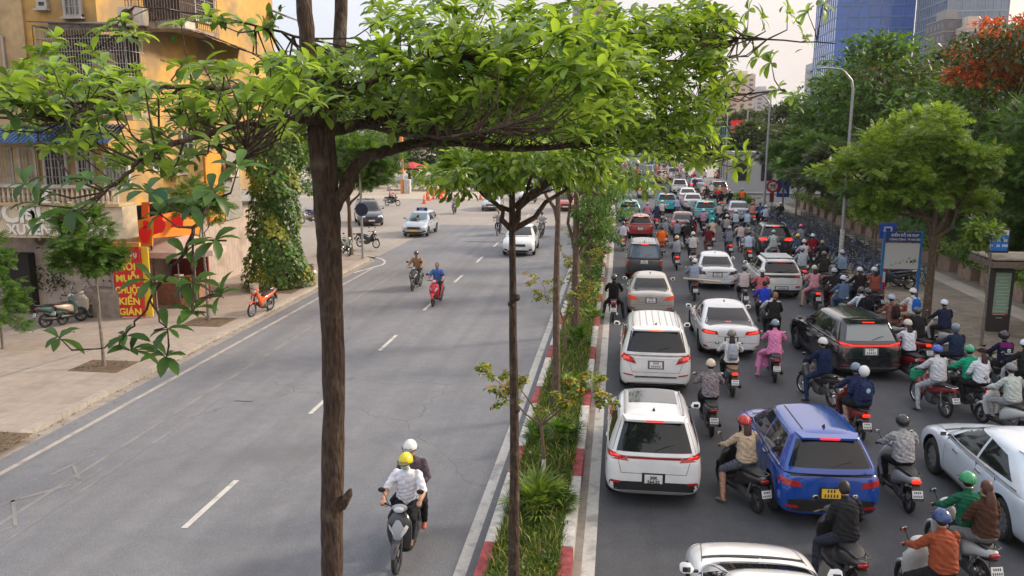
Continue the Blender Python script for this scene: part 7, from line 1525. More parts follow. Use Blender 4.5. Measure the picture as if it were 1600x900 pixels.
# balcony cage
def cage(q, dep, label_m=PALEI, sx=.20, sz_=.42, floor=True, roofm=True):
    a, b = P(q[0], q[1], YF-dep), P(q[2], q[3], YF-dep); cg = MB(); h_ = a.z-b.z
    r_ = 0.013
    i = 0
    for x in np.arange(a.x, b.x+.01, sx/2):
        cg.box((x, YF-dep, (a.z+b.z)/2), (.016, .016, h_))
        i += 1
    for j, z in enumerate(np.arange(b.z, a.z+.01, sz_)): 
        cg.box(((a.x+b.x)/2, YF-dep, z), (b.x-a.x, .022, .02))
    for i, x in enumerate(np.arange(a.x, b.x-.05, sx/2)):
        for j, z in enumerate(np.arange(b.z+(.1 if i % 2 else .3), a.z, .42)): cg.box((x+sx/4, YF-dep, z), (sx/2, .016, .014))
    for xx in (a.x, b.x):
        for y in np.arange(YF-dep, YF, .2): cg.box((xx, y, (a.z+b.z)/2), (.016, .016, h_))
        for z in np.arange(b.z, a.z+.01, sz_): cg.box((xx, YF-dep/2, z), (.02, dep, .02))
    for z in (a.z, b.z):
        for xx in (a.x, (a.x+b.x)/2, b.x): cg.box((xx, YF-dep/2, z), (.05, dep, .05))
    c = part('balcony_cage', cg, label_m)
    part('balcony_floor', MB().box(((a.x+b.x)/2, YF-dep/2, b.z-.12), (b.x-a.x+.1, dep, .18)), mat('stained_concrete', (.30, .23, .16), .9, var=.4, vs=3), c)
    part('balcony_roof', MB().prism([(a.x-.1, YF-.01, a.z+.22), (b.x+.1, YF-.01, a.z+.02), (b.x+.1, YF-dep-.15, a.z-.06), (a.x-.1, YF-dep-.15, a.z+.1)], (0, 0, .04)), mat('dark_sheet', (.10, .09, .09), .6, var=.3), c)
    part('balcony_shade_panel', MB().box(((a.x+b.x)/2, YF-.02, (a.z+b.z)/2), (b.x-a.x-.3, .05, h_-.4)), mat('painted_room_shade', (.05, .035, .028), .9, var=.6, vs=1.5), c)  # dark panel on the closed wall, painted as the shade behind the cage
    return a, b, c
a, b, c = cage((50, 40, 205, 178), 1.1)
part('curtain', MB().box((F(166, 110).x, YF-.08, F(166, 120).z), (.9, .06, 1.6)), mat('curtain', (.36, .24, .17), .9, var=.4, vs=4), c)
bx2 = MB()
for k in range(9):
    x = random.uniform(a.x+.3, b.x-.2); s = random.uniform(.15, .35); bx2.box((x, YF-.7, b.z+s/2+.0), (s, .3, s), rz=random.uniform(-.2, .2), bev=.02)
part('balcony_clutter', bx2, mat('clutter', (.36, .28, .2), .8, island=.6), c)
k = 900; X_ = rng.uniform(a.x, b.x, k); Z_ = b.z+.1+rng.random(k)**2*1.0; bl = leaves('balcony_plants', 'quad', np.c_[X_, rng.uniform(YF-1.25, YF-1.0, k), Z_]-np.array(bo_), rng.normal(0, 1, (k, 3))-[0, .5, .1], rng.normal(0, .4, (k, 3))+[0, 0, 1], rng.uniform(.1, .25, k), rng.uniform(.03, .08, k), LG4, bld)
k = 700; X_ = rng.uniform(a.x, a.x+2, k); Z_ = b.z-1.2+rng.random(k)*1.3; leaves('balcony_plants', 'quad', np.c_[X_, rng.uniform(YF-1.3, YF-1.0, k), Z_]-np.array(bo_), rng.normal(0, 1, (k, 3))-[0, .5, .3], rng.normal(0, .4, (k, 3))+[0, 0, 1], rng.uniform(.1, .25, k), rng.uniform(.03, .08, k), LG4, bld)
cage((190, -60, 268, 34), .9, IRON)
part('balcony_band', MB().box((F(250, 40).x-1.2, YF-.35, F(250, 38).z-.1), (5, .7, .25)), mat('pale_cement', (.46, .42, .35), .9, var=.3, vs=3))
MBp = MB(); p = F(13, 100); MBp.tube([(p.x, YF-.18, F(13, 128).z), (p.x, YF-.18, F(13, 58).z), (p.x-.3, YF-.18, F(13, 57).z)], .05, 8); part('drain_pipe', MBp, mat('grey_pipe', (.42, .38, .32), .6))
for (u, v) in ((5, 133), (208, 28)):
    pass
# side wall facing the street
def swin(q, pane, n=2):
    a, b = S(q[0], q[1]), S(q[2], q[3]); y0, y1 = a.y, S(q[2], q[1]).y; z1, z0 = a.z, S(q[0], q[3]).z; x = XS+.04
    f = MB(); cy, cz = (y0+y1)/2, (z0+z1)/2
    for yy in (y0, y1): f.box((x, yy, cz), (.14, .09, z1-z0+.09))
    for zz in (z0, z1): f.box((x, cy, zz), (.145, y1-y0+.09, .09))
    for k in range(1, n): f.box((x, y0+(y1-y0)*k/n, cz), (.11, .05, z1-z0))
    for z in np.arange(z0, z1, .22): f.box((x+.06, cy, z), (.02, y1-y0, .02))
    fo = part('window', f, FRW); part('pane', MB().box((x-.02, cy, cz), (.06, y1-y0, z1-z0)), pane, fo); return fo
for q in ((234, 236, 254, 266), (280, 206, 298, 250), (382, 236, 394, 258), (300, -10, 330, 30)): swin(q, PANE)
for (u0, u1, m) in ((318, 343, mat('orange_panel', (.75, .30, .03), .7, var=.2)), (345, 372, mat('grey_louvre', (.28, .26, .23), .7, var=.3))):
    y0, y1 = S(u0, 260).y, S(u1, 260).y; part('wall_panel', MB().box((XS+.03, (y0+y1)/2, 4.5), (.12, y1-y0, 3.2)), m)
sd = MB()
pq = [S(222, 42), S(375, 96)]
for k in range(9):
    y0 = pq[0].y+(pq[1].y-pq[0].y)*k/9; y1 = pq[0].y+(pq[1].y-pq[0].y)*(k+1)/9; z0 = pq[0].z+(pq[1].z-pq[0].z)*k/9+.0; z1 = pq[0].z+(pq[1].z-pq[0].z)*(k+1)/9
    j = random.uniform(-.06, .06); sd.prism([(XS, y0, z0+.55+j), (XS, y1+.06, z1+.55+j), (XS+1.6, y1+.06, z1+j), (XS+1.6, y0, z0+j)], (0, 0, .035))
part('lean_to_roof', sd, mat('rusty_sheet', (.075, .05, .042), .7, var=.5, vs=2))
sc2 = MB(); y0, y1 = S(226, 20).y, S(310, 20).y; zz0, zz1 = S(226, 34).z, 16
for y in np.arange(y0, y1, .16): sc2.box((XS+.9, y, (zz0+zz1)/2), (.018, .018, zz1-zz0))
for z in np.arange(zz0, zz1, .45): sc2.box((XS+.9, (y0+y1)/2, z), (.02, y1-y0, .02))
c2 = part('balcony_cage', sc2, IRON); part('balcony_floor', MB().box((XS+.45, (y0+y1)/2, zz0-.1), (.95, y1-y0, .16)), mat('stained_concrete', (.30, .23, .16), .9, var=.4, vs=3), c2)
part('opening_shade_panel', MB().box((XS+.02, (y0+y1)/2, (zz0+zz1)/2), (.05, y1-y0-.4, zz1-zz0-.5)), mat('painted_room_shade', (.05, .035, .028), .9, var=.6, vs=1.5), c2)  # solid dark panel painted in place of the shaded interior
cr = S(392, 16); part('roof_edge', MB().prism([(XS-.5, 43.0, cr.z+.5), (XS-.5, 44.6, cr.z+.5), (XS+1.0, 44.6, cr.z-.1), (XS+1.0, 43.0, cr.z-.1)], (0, 0, .08)), mat('dark_sheet', (.10, .09, .09), .6, var=.3))
# shopfront: dark box painted as the door's shade, stone plinth, doors
part('doorway_shade_box', MB().box((F(20, 470).x, YF+.55, 1.2), (1.4, .9, 2.5)), mat('painted_room_shade', (.05, .035, .028), .9, var=.6, vs=1.5)) if False else part('doorway_shade_box', MB().box((F(22, 470).x, YF+.57, 1.2), (1.2, .7, 2.5)), mat('painted_door_shade', (.02, .017, .015), .9))  # solid box whose near-black colour stands for shade inside the door
part('stone_plinth', MB().box((F(160, 480).x, YF+.3, .65), (1.5, .8, 1.1), bev=.05), surf('rubble_stone', (.24, .20, .17), (.34, .28, .23), .9, 4, 12, .9))
part('sign_frame', MB().box((F(118, 442).x, YF+.85, F(118, 440).z), (.5, .05, .5)), mat('notice_white', (.55, .53, .5), .7))
# air conditioners
def aircon(c, ry, label, facing='y', s=1.0, col=(.52, .46, .38)):
    t = empty('air_conditioner', c, ry); tag(t, label, 'air conditioner', 'air conditioners on the shopfront')
    MB().box((0, 0, 0), (.92*s, .34*s, .62*s), bev=.03).build('case', mat('aircon_case', col, .6, var=.2, vs=4), t, 40)
    f = MB(); f.torus((-.12*s, -.18*s, 0), .22*s, .018, 'y', 24, 6)
    for k in range(1, 4): f.torus((-.12*s, -.18*s, 0), .055*k*s, .006, 'y', 20, 4)
    fo = f.build('fan_guard', mat('guard_brown', (.16, .12, .09), .6), t); MB().cyl((-.12*s, -.176*s, 0), (-.12*s, -.172*s, 0), .21*s, 20).build('fan_opening', mat('fan_dark', (.10, .075, .055), .8), t); MB().ball((-.12*s, -.19*s, 0), (.05, .03, .05)).build('fan_hub', mat('hub', (.5, .45, .38), .5), t)
    b_ = MB()
    for x in (-.3, .3): b_.box((x*s, .05, -.34*s), (.04, .5, .04)); b_.box((x*s, .17, -.45*s), (.03, .04, .25))
    b_.build('bracket', IRON, t)
yw = YF+.62
for (u, v, l, c) in ((38, 407, 'orange-tinted air conditioner, leftmost of the row under the shop lettering', (.50, .33, .20)), (97, 400, 'cream air conditioner in the middle of the row under the shop lettering', (.56, .50, .40)), (140, 405, 'brownish air conditioner half behind the street tree', (.40, .32, .24)), (72, 373, 'air conditioner with shade painted into its case, tucked up under the fascia', (.25, .22, .19))):  # the unit under the fascia has shade mixed into its case colour
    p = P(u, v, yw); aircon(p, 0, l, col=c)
p = P(6, 133, YF-.3); aircon(p, 0, 'upper air conditioner on the tan wall at the left edge', col=(.5, .42, .32))
p = P(208, 26, YF-1.1); aircon(p, 0, 'air conditioner hung on the topmost caged balcony', col=(.52, .45, .36))
for (u, v, l) in ((268, 262, 'air conditioner on the yellow side wall, left one of three'), (352, 266, 'air conditioner on the yellow side wall below the grey louvre'), (310, 190, 'air conditioner high on the yellow side wall behind the leaves')):
    p = S(u, v); aircon((XS+.3, p.y, p.z), math.pi/2, l, col=(.50, .46, .38))
q = MB()
for k in range(5):
    z = 6.5+k*.55; pts = [Vector((XS+.10+.03*k, 28.4+i*1.2, z+.10*math.sin(i*1.7+k)-.02*i)) for i in range(12)]; q.tube(pts, .012, 4)
part('wall_cables', q, BLACK)
# wall plants by the shop
for (u, v, n, l) in ((50, 432, 260, 'trailing plant on the shop wall under the leftmost air conditioner'), (90, 437, 160, 'dark leafy plant on the shop wall between the motorbikes'), (172, 420, 120, 'thin climbing plant beside the red banner')):
    p = P(u, v, YF+.6); k = n; o = leaves('wall_plant', 'quad', np.c_[p.x+rng.normal(0, .35, k), p.y+rng.uniform(-.15, .1, k), p.z+rng.normal(0, .28, k)], rng.normal(0, 1, (k, 3))-[0, .5, .3], rng.normal(0, .4, (k, 3))+[0, -.3, 1], rng.uniform(.08, .2, k), rng.uniform(.05, .1, k), LG4); tag(o, l, 'plant')
# standing red banner
g = G(206, 497, .13); t = empty('banner_sign', g, R(4)); tag(t, 'tall red pest-control banner with yellow and white lettering in front of the shop', 'sign')
Wb = 1.05; Hb = 2.62
MB().box((0, 0, Hb/2+.06), (Wb, .10, Hb), bev=.01).build('panel', mat('banner_red', (.55, .012, .015), .5), t, 0)
MB().box((0, 0, Hb+.15), (Wb+.04, .12, .16)).build('header', mat('banner_ochre', (.62, .34, .06), .5), t, 0)
q = MB()
for k in range(7): q.prism([(Wb/2+.0, -.055, .25+k*.36), (Wb/2+.0, -.055, .50+k*.36), (Wb/2+.14, .05, .43+k*.36), (Wb/2+.14, .05, .28+k*.36)], (0, .01, 0))
MB().box((Wb/2+.13, .10, Hb/2+.06), (.26, .06, Hb)).build('side_panel', mat('banner_yellow', (.75, .48, .02), .5), t, 0)
YL = mat('lettering_yellow', (.80, .62, .06), .5); WL = mat('lettering_white', (.68, .62, .52), .5)
for txt, z, sz, m, sx in (('Dịch Vụ', 2.40, .25, WL, 1.0), ('MỐI', 1.94, .36, YL, 1.05), ('MUỖI', 1.50, .36, YL, 1.0), ('CHUỘT', 1.06, .34, YL, .86), ('KIẾN', .64, .36, YL, 1.0), ('GIÁN', .24, .36, YL, 1.0)):
    letters('lettering', txt, sz, (0, -.056, z), (math.pi/2, 0, 0), m, t, .006, sx)
MB().box((-Wb/2-.06, .0, .8), (.05, .05, 1.5)).build('post', PALEI, t)
# orange roadside signboards and the stall
g = G(262, 470, .13)
t = empty('signboard', (g.x, 29.3, .13)); tag(t, 'orange signboards with bright red patches above the stall parasol', 'sign')
o_ = Vector(t.location); OB = mat('board_orange', (.80, .28, .03), .5, var=.1); RB = mat('board_red', (.85, .012, .012), .5)
def brd(q, y, m, nm, dy=0.0, tk=.06):
    pts = [P(u, v, y+dy*i_) for (u, v), i_ in zip(q, (0, 1, 1, 0))]; return MB().prism([p-o_ for p in pts], (0, tk, 0)).build(nm, m, t, 0)
brd([(213, 345), (238, 338), (238, 384), (215, 384)], 29.2, OB, 'board'); brd([(238, 338), (312, 322), (312, 366), (238, 372)], 29.2, OB, 'board', 1.8)
brd([(221, 316), (232, 316), (232, 340), (221, 340)], 29.4, mat('board_deep_orange', (.7, .12, .02), .5), 'board')
brd([(232, 296), (262, 296), (262, 316), (232, 316)], 29.5, mat('board_green', (.03, .16, .11), .5), 'board')
def blob(cx, cy, rx_, ry_, y, head=True):
    pts = []
    for k in range(18):
        a = k*2*math.pi/18; rr = 1+.12*math.sin(3*a+cx)+.08*math.sin(5*a); pts.append(P(cx+rx_*rr*math.cos(a), cy-ry_*rr*math.sin(a), y)-o_)
    return pts
for (cx, cy, rx_, ry_, y) in ((226, 366, 9, 13, 29.13), (227, 350, 4, 6, 29.13), (247, 352, 11, 14, 29.25), (250, 338, 5, 6, 29.3), (274, 346, 13, 11, 29.9)):
    MB().prism(blob(cx, cy, rx_, ry_, y), (0, .03, 0)).build('red_patch', RB, t, 0)
pst = MB()
for u in (216, 236, 300): a = P(u, 380, 29.35 if u < 250 else 30.6)-o_; pst.box((a.x, a.y+.04, a.z/2), (.07, .07, a.z))
pst.build('post', IRON, t)
g = G(283, 478, .13); t = empty('stall_parasol', g); tag(t, 'faded beige and mauve parasol over a street stall, lit from below', 'parasol')
cn = MB(); zc = 2.35; V = [(0, 0, zc+.75)]+[(1.75*math.cos(a)*1.1, 1.5*math.sin(a), zc) for a in [k*math.pi/4+.4 for k in range(8)]]+[(1.75*math.cos(a)*1.1, 1.5*math.sin(a), zc-.22) for a in [k*math.pi/4+.4 for k in range(8)]]
Fc = [(0, 1+k, 1+(k+1) % 8) for k in range(8)]+[(1+k, 9+k, 9+(k+1) % 8, 1+(k+1) % 8) for k in range(8)]; cn.add(V, Fc); cn.build('canopy', mat('parasol_cloth', (.48, .36, .31), .85, var=.15, vs=2), t, 0)
MB().cyl((0, 0, 0), (0, 0, zc+.8), .03, 8).build('pole', STEEL, t)
MB().box((-.9, -.9, 2.42), (.6, .04, .06)).build('strip_lamp', mat('lit_tube', (1.0, .85, .7), .4, emit=4), t)
t2_ = empty('street_stall', (g.x, g.y+.3, .13)); tag(t2_, 'street stall counter with boxes and red goods under the beige parasol', 'stall')
MB().box((-.2, .2, .45), (1.9, .8, .9), bev=.02).build('counter', mat('counter_wood', (.26, .13, .08), .7, var=.3), t2_, 0); MB().box((-.3, .9, 1.05), (1.9, .1, 2.0)).build('back_panel', mat('back_red', (.14, .02, .02), .7), t2_, 0)
for k in range(9):
    s = random.uniform(.15, .38); MB().box((random.uniform(-1.0, .8), random.uniform(-.1, .45) if k < 6 else -.45, (.92 if k < 6 else 0)+s/2), (s, .3, s), rz=random.uniform(-.4, .4), bev=.015).build('goods_box', mat('carton', random.choice([(.45, .30, .18), (.5, .42, .34), (.5, .05, .03), (.3, .18, .1)]), .8), t2_, 0)
for k, (u, v) in enumerate(((336, 392), (352, 390))):
    g = G(u, v+4, .13); t = empty('wheelie_bin', g); tag(t, ('left' if k == 0 else 'right')+' one of the two green bins behind the stall', 'bin', 'green bins'); MB().loft([((0, 0, .05), (.24, 0, 0), (0, .25, 0)), ((0, 0, .9), (.3, 0, 0), (0, .34, 0))], 16, ex=6).build('body', mat('bin_green', (.015, .12, .06), .5), t); MB().box((0, 0, .95), (.64, .74, .07), bev=.02).build('lid', mat('bin_green_dark', (.012, .08, .045), .5), t)
g = G(398, 458, .13); t = MB().loft([((0, 0, 0), (.17, 0, 0), (0, .17, 0)), ((0, 0, .42), (.21, 0, 0), (0, .21, 0)), ((0, 0, .40), (.17, 0, 0), (0, .17, 0)), ((0, 0, .34), (.16, 0, 0), (0, .16, 0))], 16).build('flower_pot', mat('white_pot', (.62, .55, .48), .7)); t.location = g; tag(t, 'small whitish pot standing at the foot of the ivy-clad trunk', 'pot')
# corner pole with blue round sign
g = G(567, 404, .13); t = empty('sign_pole', g); tag(t, 'grey pole with a dark blue round sign at the left street corner', 'sign'); MB().cyl((0, 0, 0), (0, 0, 5.4), .07, 10).build('pole', STEEL, t)
q = MB().cyl((.06, -.1, 2.7), (.06, -.14, 2.7), .36, 24); q.build('sign_disc', mat('sign_navy', (.012, .02, .07), .4), t)
# buildings closing the left of the junction
def wins(items, m, t):
    me = {}; rest = MB()
    for i, (c, sz) in enumerate(items):
        if i >= 100: rest.box(c, sz); continue
        k = tuple(round(v, 2) for v in sz)
        if k not in me: me[k] = MB().box((0, 0, 0), sz).mesh('window', [m], 0)
        o = link('window', me[k], t); o.location = c
    if rest.v: rest.build('more_windows', m, t, 0)['kind'] = 'stuff'
def block(name, x0, x1, y0, y1, h, m, label, fl=3.2, wv=1.5, wm=PANE, cat='building', bands=None, face='s'):
    t = empty(name, ((x0+x1)/2, (y0+y1)/2, 0)); tag(t, label, cat); w_, d_ = x1-x0, y1-y0
    MB().box((0, 0, h/2), (w_, d_, h)).build('wall', m, t, 0); n = int(h/fl); q = []
    for i in range(n):
        z = fl*(i+.5)+.2
        for k in range(max(2, int(w_/(wv*2)))):
            nn = max(2, int(w_/(wv*2))); x = -w_/2+(k+.5)*w_/nn; q.append(((x, -d_/2, z), (wv, .08, fl*.5)))
        for k in range(max(2, int(d_/(wv*2)))):
            nn = max(2, int(d_/(wv*2))); y = -d_/2+(k+.5)*d_/nn
            for s in (-1, 1): q.append(((s*w_/2, y, z), (.08, wv, fl*.5)))
    wins(q, wm, t)
    if bands:
        b_ = MB()
        for i in range(1, n+1): b_.box((0, 0, fl*i), (w_+.5, d_+.5, .25))
        b_.build('floor_bands', bands, t, 0)
    MB().box((0, 0, h+.5), (w_*.4, d_*.4, 2)).build('roof_block', m, t, 0)
    return t
block('house', -27, -14, 122, 134, 10, mat('dull_render', (.35, .28, .2), .9, var=.3), 'brownish house behind the plaza motorbikes')
# junction: cones, barriers, parasol, pole
CO = mat('cone_orange', (.80, .10, .02), .5)
for k, (u, v) in enumerate(((663, 318), (724, 312), (670, 313), (795-44, 312), (690, 308))):
    g = G(u, v); t = empty('traffic_cone', g, 0, 1.25); tag(t, ['orange cone nearest the taxi on the plaza edge', 'orange cone right of the crossing rider', 'orange cone under the first warning triangle', 'orange cone by the silver sedan', 'orange cone beneath the last warning triangle'][k], 'cone', 'cones round the road works')
    MB().box((0, 0, .02), (.40, .40, .04)).build('base', CO, t, 0); MB().cyl((0, 0, .04), (0, 0, .72), .15, 14, 0, .03).build('body', CO, t); MB().cyl((0, 0, .32), (0, 0, .46), .102, 14, 0, .077).build('reflective_band', KW, t)
for k in range(3):
    g = G(672+k*10, 311); t = empty('warning_barrier', g, 0, 1.15); tag(t, ['left', 'middle', 'right'][k]+' one of three yellow warning triangles on red legs at the road works', 'barrier', 'warning triangles at the road works')
    MB().prism([(-.42, 0, .45), (.42, 0, .45), (0, 0, 1.25)], (0, .04, 0)).build('triangle', mat('warning_yellow', (.80, .38, .02), .5), t, 0); MB().prism([(-.2, -.01, .57), (.2, -.01, .57), (0, -.01, .95)], (0, .02, 0)).build('symbol', CO, t, 0)
    q = MB()
    for x in (-.3, .3): q.box((x, 0, .24), (.14, .12, .48)); q.box((x, 0, .03), (.3, .3, .06))
    q.build('legs', CO, t, 0)
g = G(645, 293); t = empty('parasol', g); tag(t, 'red parasol over the parked scooters on the plaza', 'parasol'); q = MB().loft([((0, 0, 2.5), (2.0, 0, 0), (0, 2.0, 0)), ((0, 0, 2.75), (1.5, 0, 0), (0, 1.5, 0)), ((0, 0, 3.2), (.1, 0, 0), (0, .1, 0))], 8); q.build('canopy', mat('parasol_red', (.52, .05, .06), .8), t, 0); MB().cyl((0, 0, 0), (0, 0, 3.2), .04, 8).build('pole', STEEL, t)
g = G(629, 302); t = empty('painted_pole', g); tag(t, 'orange and white pole on a white base at the edge of the plaza', 'pole'); MB().cyl((0, 0, 0), (0, 0, 6.5), .22, 12).build('pole', mat('pole_orange', (.70, .25, .06), .6), t)
q = MB()
for z in (1.6, 3.0, 4.4): q.cyl((0, 0, z), (0, 0, z+.7), .225, 12)
q.build('white_bands', KW, t); MB().box((.6, 0, .8), (.7, .7, 1.6), bev=.05).build('base', KW, t)
# ------------------------------------------------------------------ right pavement furniture
def lamp(x, y, ztop, reach, label, r=.085):
    t = empty('street_lamp', (x, y, .13)); tag(t, label, 'street lamp', 'street lamps along the right pavement')
    MB().tube([(0, 0, 0), (0, 0, ztop*.5), (0, 0, ztop-1.0), (-.10, 0, ztop-.55), (-.42, 0, ztop-.18), (-reach*.55, 0, ztop-.02), (-reach, 0, ztop+.05)], [r*1.15, r, r*.8, r*.7, r*.6, r*.5, r*.45], 12).build('post', STEEL, t)
    MB().loft([((-reach-.0, 0, ztop+.05), (0, .06, 0), (0, 0, .03)), ((-reach-.25, 0, ztop+.06), (0, .13, 0), (0, 0, .05)), ((-reach-.62, 0, ztop+.05), (0, .10, 0), (0, 0, .03))], 12, ex=3).build('lamp_head', mat('lamp_grey', (.42, .43, .44), .4, .3), t)
    MB().cyl((0, 0, 0), (0, 0, .35), r*1.7, 12).build('base', STEEL, t)
    return t
zt1 = P(1305, 112, 44.3).z; L1 = lamp(11.41, 44.33, zt1, 1.1, 'tall street lamp behind the bicycles with its arm curving over the road, nearest one')
q = MB(); z = P(1312, 262, 44.3).z; q.tube([(0, 0, z+.2), (-.28, -.02, z+.1), (-.30, -.02, z+.5), (-.1, 0, z+.7)], .025, 6); q.tube([(0, 0, z-.2), (-.35, 0, z+.05), (-.25, 0, z-.1)], .035, 6); q.build('cable_loop', BLACK, L1)
q = MB().cyl((0, 0, .5), (0, 0, 1.9), .115, 14); q.build('peeling_posters', mat('torn_paper', (.50, .47, .42), .8, var=.5, vs=8), L1)
lamp(11.4, 68, P(1192, 150, 68).z, 1.6, 'second street lamp, further along beside the grey gate')
lamp(11.4, 94, P(1175, 170, 94).z, 1.6, 'third, most distant street lamp near the red banner')
RS = mat('sign_red', (.50, .015, .02), .45); BSN = mat('sign_blue', (.015, .08, .42), .45); WS = mat('sign_white', (.72, .72, .72), .5); SB = mat('sign_black', (.02, .02, .02), .5)
g = G(1378, 472, .13); t = empty('traffic_sign', g); tag(t, 'square blue U-turn sign on a red and white banded pole by the information board', 'traffic sign')
zs_ = P(1378, 360, g.y).z-.13
q = MB()
for k in range(7): q.cyl((0, 0, k*.42), (0, 0, k*.42+.42), .05, 12, k % 2)
q.build('pole', [WS, RS], t); MB().box((-.02, -.06, zs_), (.64, .03, .64), bev=.012).build('plate', BSN, t)
q = MB(); y = -.083; c = -.02
q.box((c+.13, y, zs_-.03), (.055, .01, .30)); q.box((c-.0, y, zs_+.135), (.29, .01, .055)); q.box((c-.13, y, zs_+.06), (.055, .01, .14)); q.prism([(c-.20, y-.005, zs_-.0), (c-.06, y-.005, zs_-.0), (c-.13, y-.005, zs_-.11)], (0, .01, 0)); q.build('u_turn_arrow', WS, t, 0)
g = G(1402, 474, .13); t = empty('information_board', g); tag(t, 'blue framed information board with a white poster above the parked motorbikes', 'information board')
def bz(v): return P(1402, v, g.y).z-.13
BF = mat('board_blue', (.02, .17, .42), .5); w_ = 1.42
q = MB()
for s in (-1, 1): q.box((s*w_/2, 0, bz(362)/2), (.09, .09, bz(362)))
q.build('posts', BF, t, 0); MB().box((0, -.0, (bz(362)+bz(378))/2), (w_-.1, .08, bz(362)-bz(378))).build('header', mat('header_navy', (.02, .06, .25), .5), t, 0)
for k, (txt, sz) in enumerate((('ĐIỂM ĐỖ XE ĐẠP', .135), ('CÔNG CỘNG  TP HÀ NỘI', .10), ('................................', .09))):
    if k < 2: letters('header_lettering', txt, sz, (0.06, -.045, bz(362)-.14-k*.17), (math.pi/2, 0, 0), WS, t, .004)
MB().box((0, 0, (bz(380)+bz(420))/2), (w_-.1, .06, bz(380)-bz(420))).build('poster', mat('poster_white', (.62, .62, .60), .6), t, 0)
q = MB(); zc = (bz(380)+bz(420))/2
for k in range(14):
    x = random.uniform(-.52, .52); z = zc-.25+random.uniform(-.16, .16); q.add([(x, -.034, z), (x+random.uniform(.05, .16), -.034, z+random.uniform(-.04, .08)), (x+random.uniform(-.05, .1), -.034, z+random.uniform(.05, .14))], [(0, 1, 2)], k % 4)
q.build('poster_drawing', [mat('ink_green', (.25, .36, .22), .6), mat('ink_blue', (.3, .4, .5), .6), mat('ink_brown', (.45, .3, .2), .6), INK], t, 0)
# bus shelter
g = G(1556, 517, .13); t = empty('bus_shelter', g); tag(t, 'brown-roofed bus shelter with an upright pale green advertising panel, right edge', 'bus shelter')
def hz(v, u=1556): return P(u, v, g.y).z-.13
def hx(u): return P(u, 450, g.y).x-g.x
DK = mat('shelter_dark', (.03, .026, .024), .5); zt3 = hz(420)
MB().box((0, 0, zt3/2), (hx(1575)-hx(1540), .26, zt3), bev=.01).build('panel_frame', DK, t, 0)
MB().box((0, -.14, (hz(425)+hz(488))/2), (hx(1569)-hx(1545), .03, hz(425)-hz(488))).build('advert_panel', mat('advert_green', (.22, .31, .22), .35, var=.12, vs=5), t, 0)
q = MB()
for k in range(13): q.box((random.uniform(-.04, .04), -.158, hz(428)-.1-k*.118), (random.uniform(.2, .5), .004, .02))
q.build('advert_text_lines', mat('advert_pale', (.42, .48, .38), .5), t, 0); MB().box((0, -.142, hz(489.5)), (hx(1569)-hx(1545), .03, .05)).build('red_strip', RS, t, 0)
MB().box((hx(1600)*.9+.4, .5, hz(411)), (hx(1690)-hx(1532), 2.0, .22), bev=.02).build('roof', mat('shelter_roof', (.17, .12, .09), .6, var=.2), t, 0)
MB().box((hx(1600)*.9+.4, .5, hz(404)+.03), (hx(1690)-hx(1532)-.06, 1.94, .05)).build('roof_top', mat('roof_dusty', (.34, .29, .23), .9, var=.3, vs=4), t, 0)
q = MB()
for x in (2.1, 3.6): q.box((x, .9, hz(411)/2), (.12, .12, hz(411)))
q.build('posts', DK, t, 0); q = MB().box((2.6, .95, .5), (1.9, .4, .06)); q.box((2.0, .95, .25), (.08, .3, .5)); q.box((3.2, .95, .25), (.08, .3, .5)); q.build('bench', STEEL, t, 0)
ts = empty('bus_stop_sign', (g.x+hx(1556), g.y+.25, .13+hz(404)+.05)); tag(ts, 'blue bus stop sign with white lettering standing on the shelter roof', 'sign')
a_ = hz(358)-hz(396); MB().box((0, 0, a_/2+.12), (hx(1573)-hx(1538), .10, a_), bev=.01).build('frame', DK, ts, 0); MB().box((0, -.06, a_*.40+.12), (hx(1571)-hx(1541), .02, a_*.62)).build('panel', mat('sign_azure', (.01, .16, .55), .4), ts, 0)
MB().box((0, -.06, a_*.84+.12), (hx(1571)-hx(1541), .02, a_*.22)).build('title_strip', WS, ts, 0); letters('title_lettering', 'HANOIBUS', .10, (0, -.073, a_*.84+.12), (math.pi/2, 0, 0), mat('print_red', (.4, .05, .08), .5), ts, .003)
for k, txt in enumerate(('09A', '13', '33')): letters('route_numbers', txt, .12, (-.22+k*.22, -.073, a_*.52+.12), (math.pi/2, 0, 0), WS, ts, .003)
for k, txt in enumerate(('34', '26', '09B')): letters('route_numbers', txt, .12, (-.22+k*.22, -.073, a_*.30+.12), (math.pi/2, 0, 0), WS, ts, .003)
# planters along the park edge
PKM = mat('planter_rose', (.33, .22, .17), .85, var=.25, vs=3); PBR = mat('planter_brown', (.15, .085, .06), .85, var=.3, vs=4)
xp = 16.6; ys = list(np.arange(18, 83, 2.6))
wl_ = MB().box((xp+.35, 50, .55), (.3, 66, .95)); ow = wl_.build('park_wall', PKM, None, 0); tag(ow, 'low rose-brown park wall behind the row of planters', 'wall')
for k, y in enumerate(ys):
    t = empty('planter', (xp, y, .05)); tag(t, f'{ORD[k]} rose-brown planter with green shrubs along the park wall, counted from the bus shelter', 'planter', 'planters along the park wall')
    MB().box((0, 0, .40), (.55, 1.5, .72), bev=.02).build('box', PKM, t, 0); MB().box((0, 1.0, .58), (.34, .30, 1.12), bev=.015).build('post', PBR, t, 0)
    n = 330; z = .72+rng.random(n)**1.2*.75; D = rng.normal(0, 1, (n, 3)); D[:, 2] = D[:, 2]*.5+.1
    leaves('shrub', 'long' if y < 45 else 'quad', np.c_[rng.normal(0, .34, n), rng.uniform(-1.2, 1.2, n), z], D, np.tile([0, 0, 1.], (n, 1))+rng.normal(0, .3, (n, 3)), rng.uniform(.16, .30, n), rng.uniform(.07, .13, n), LG3 if k % 3 else LG1, t)
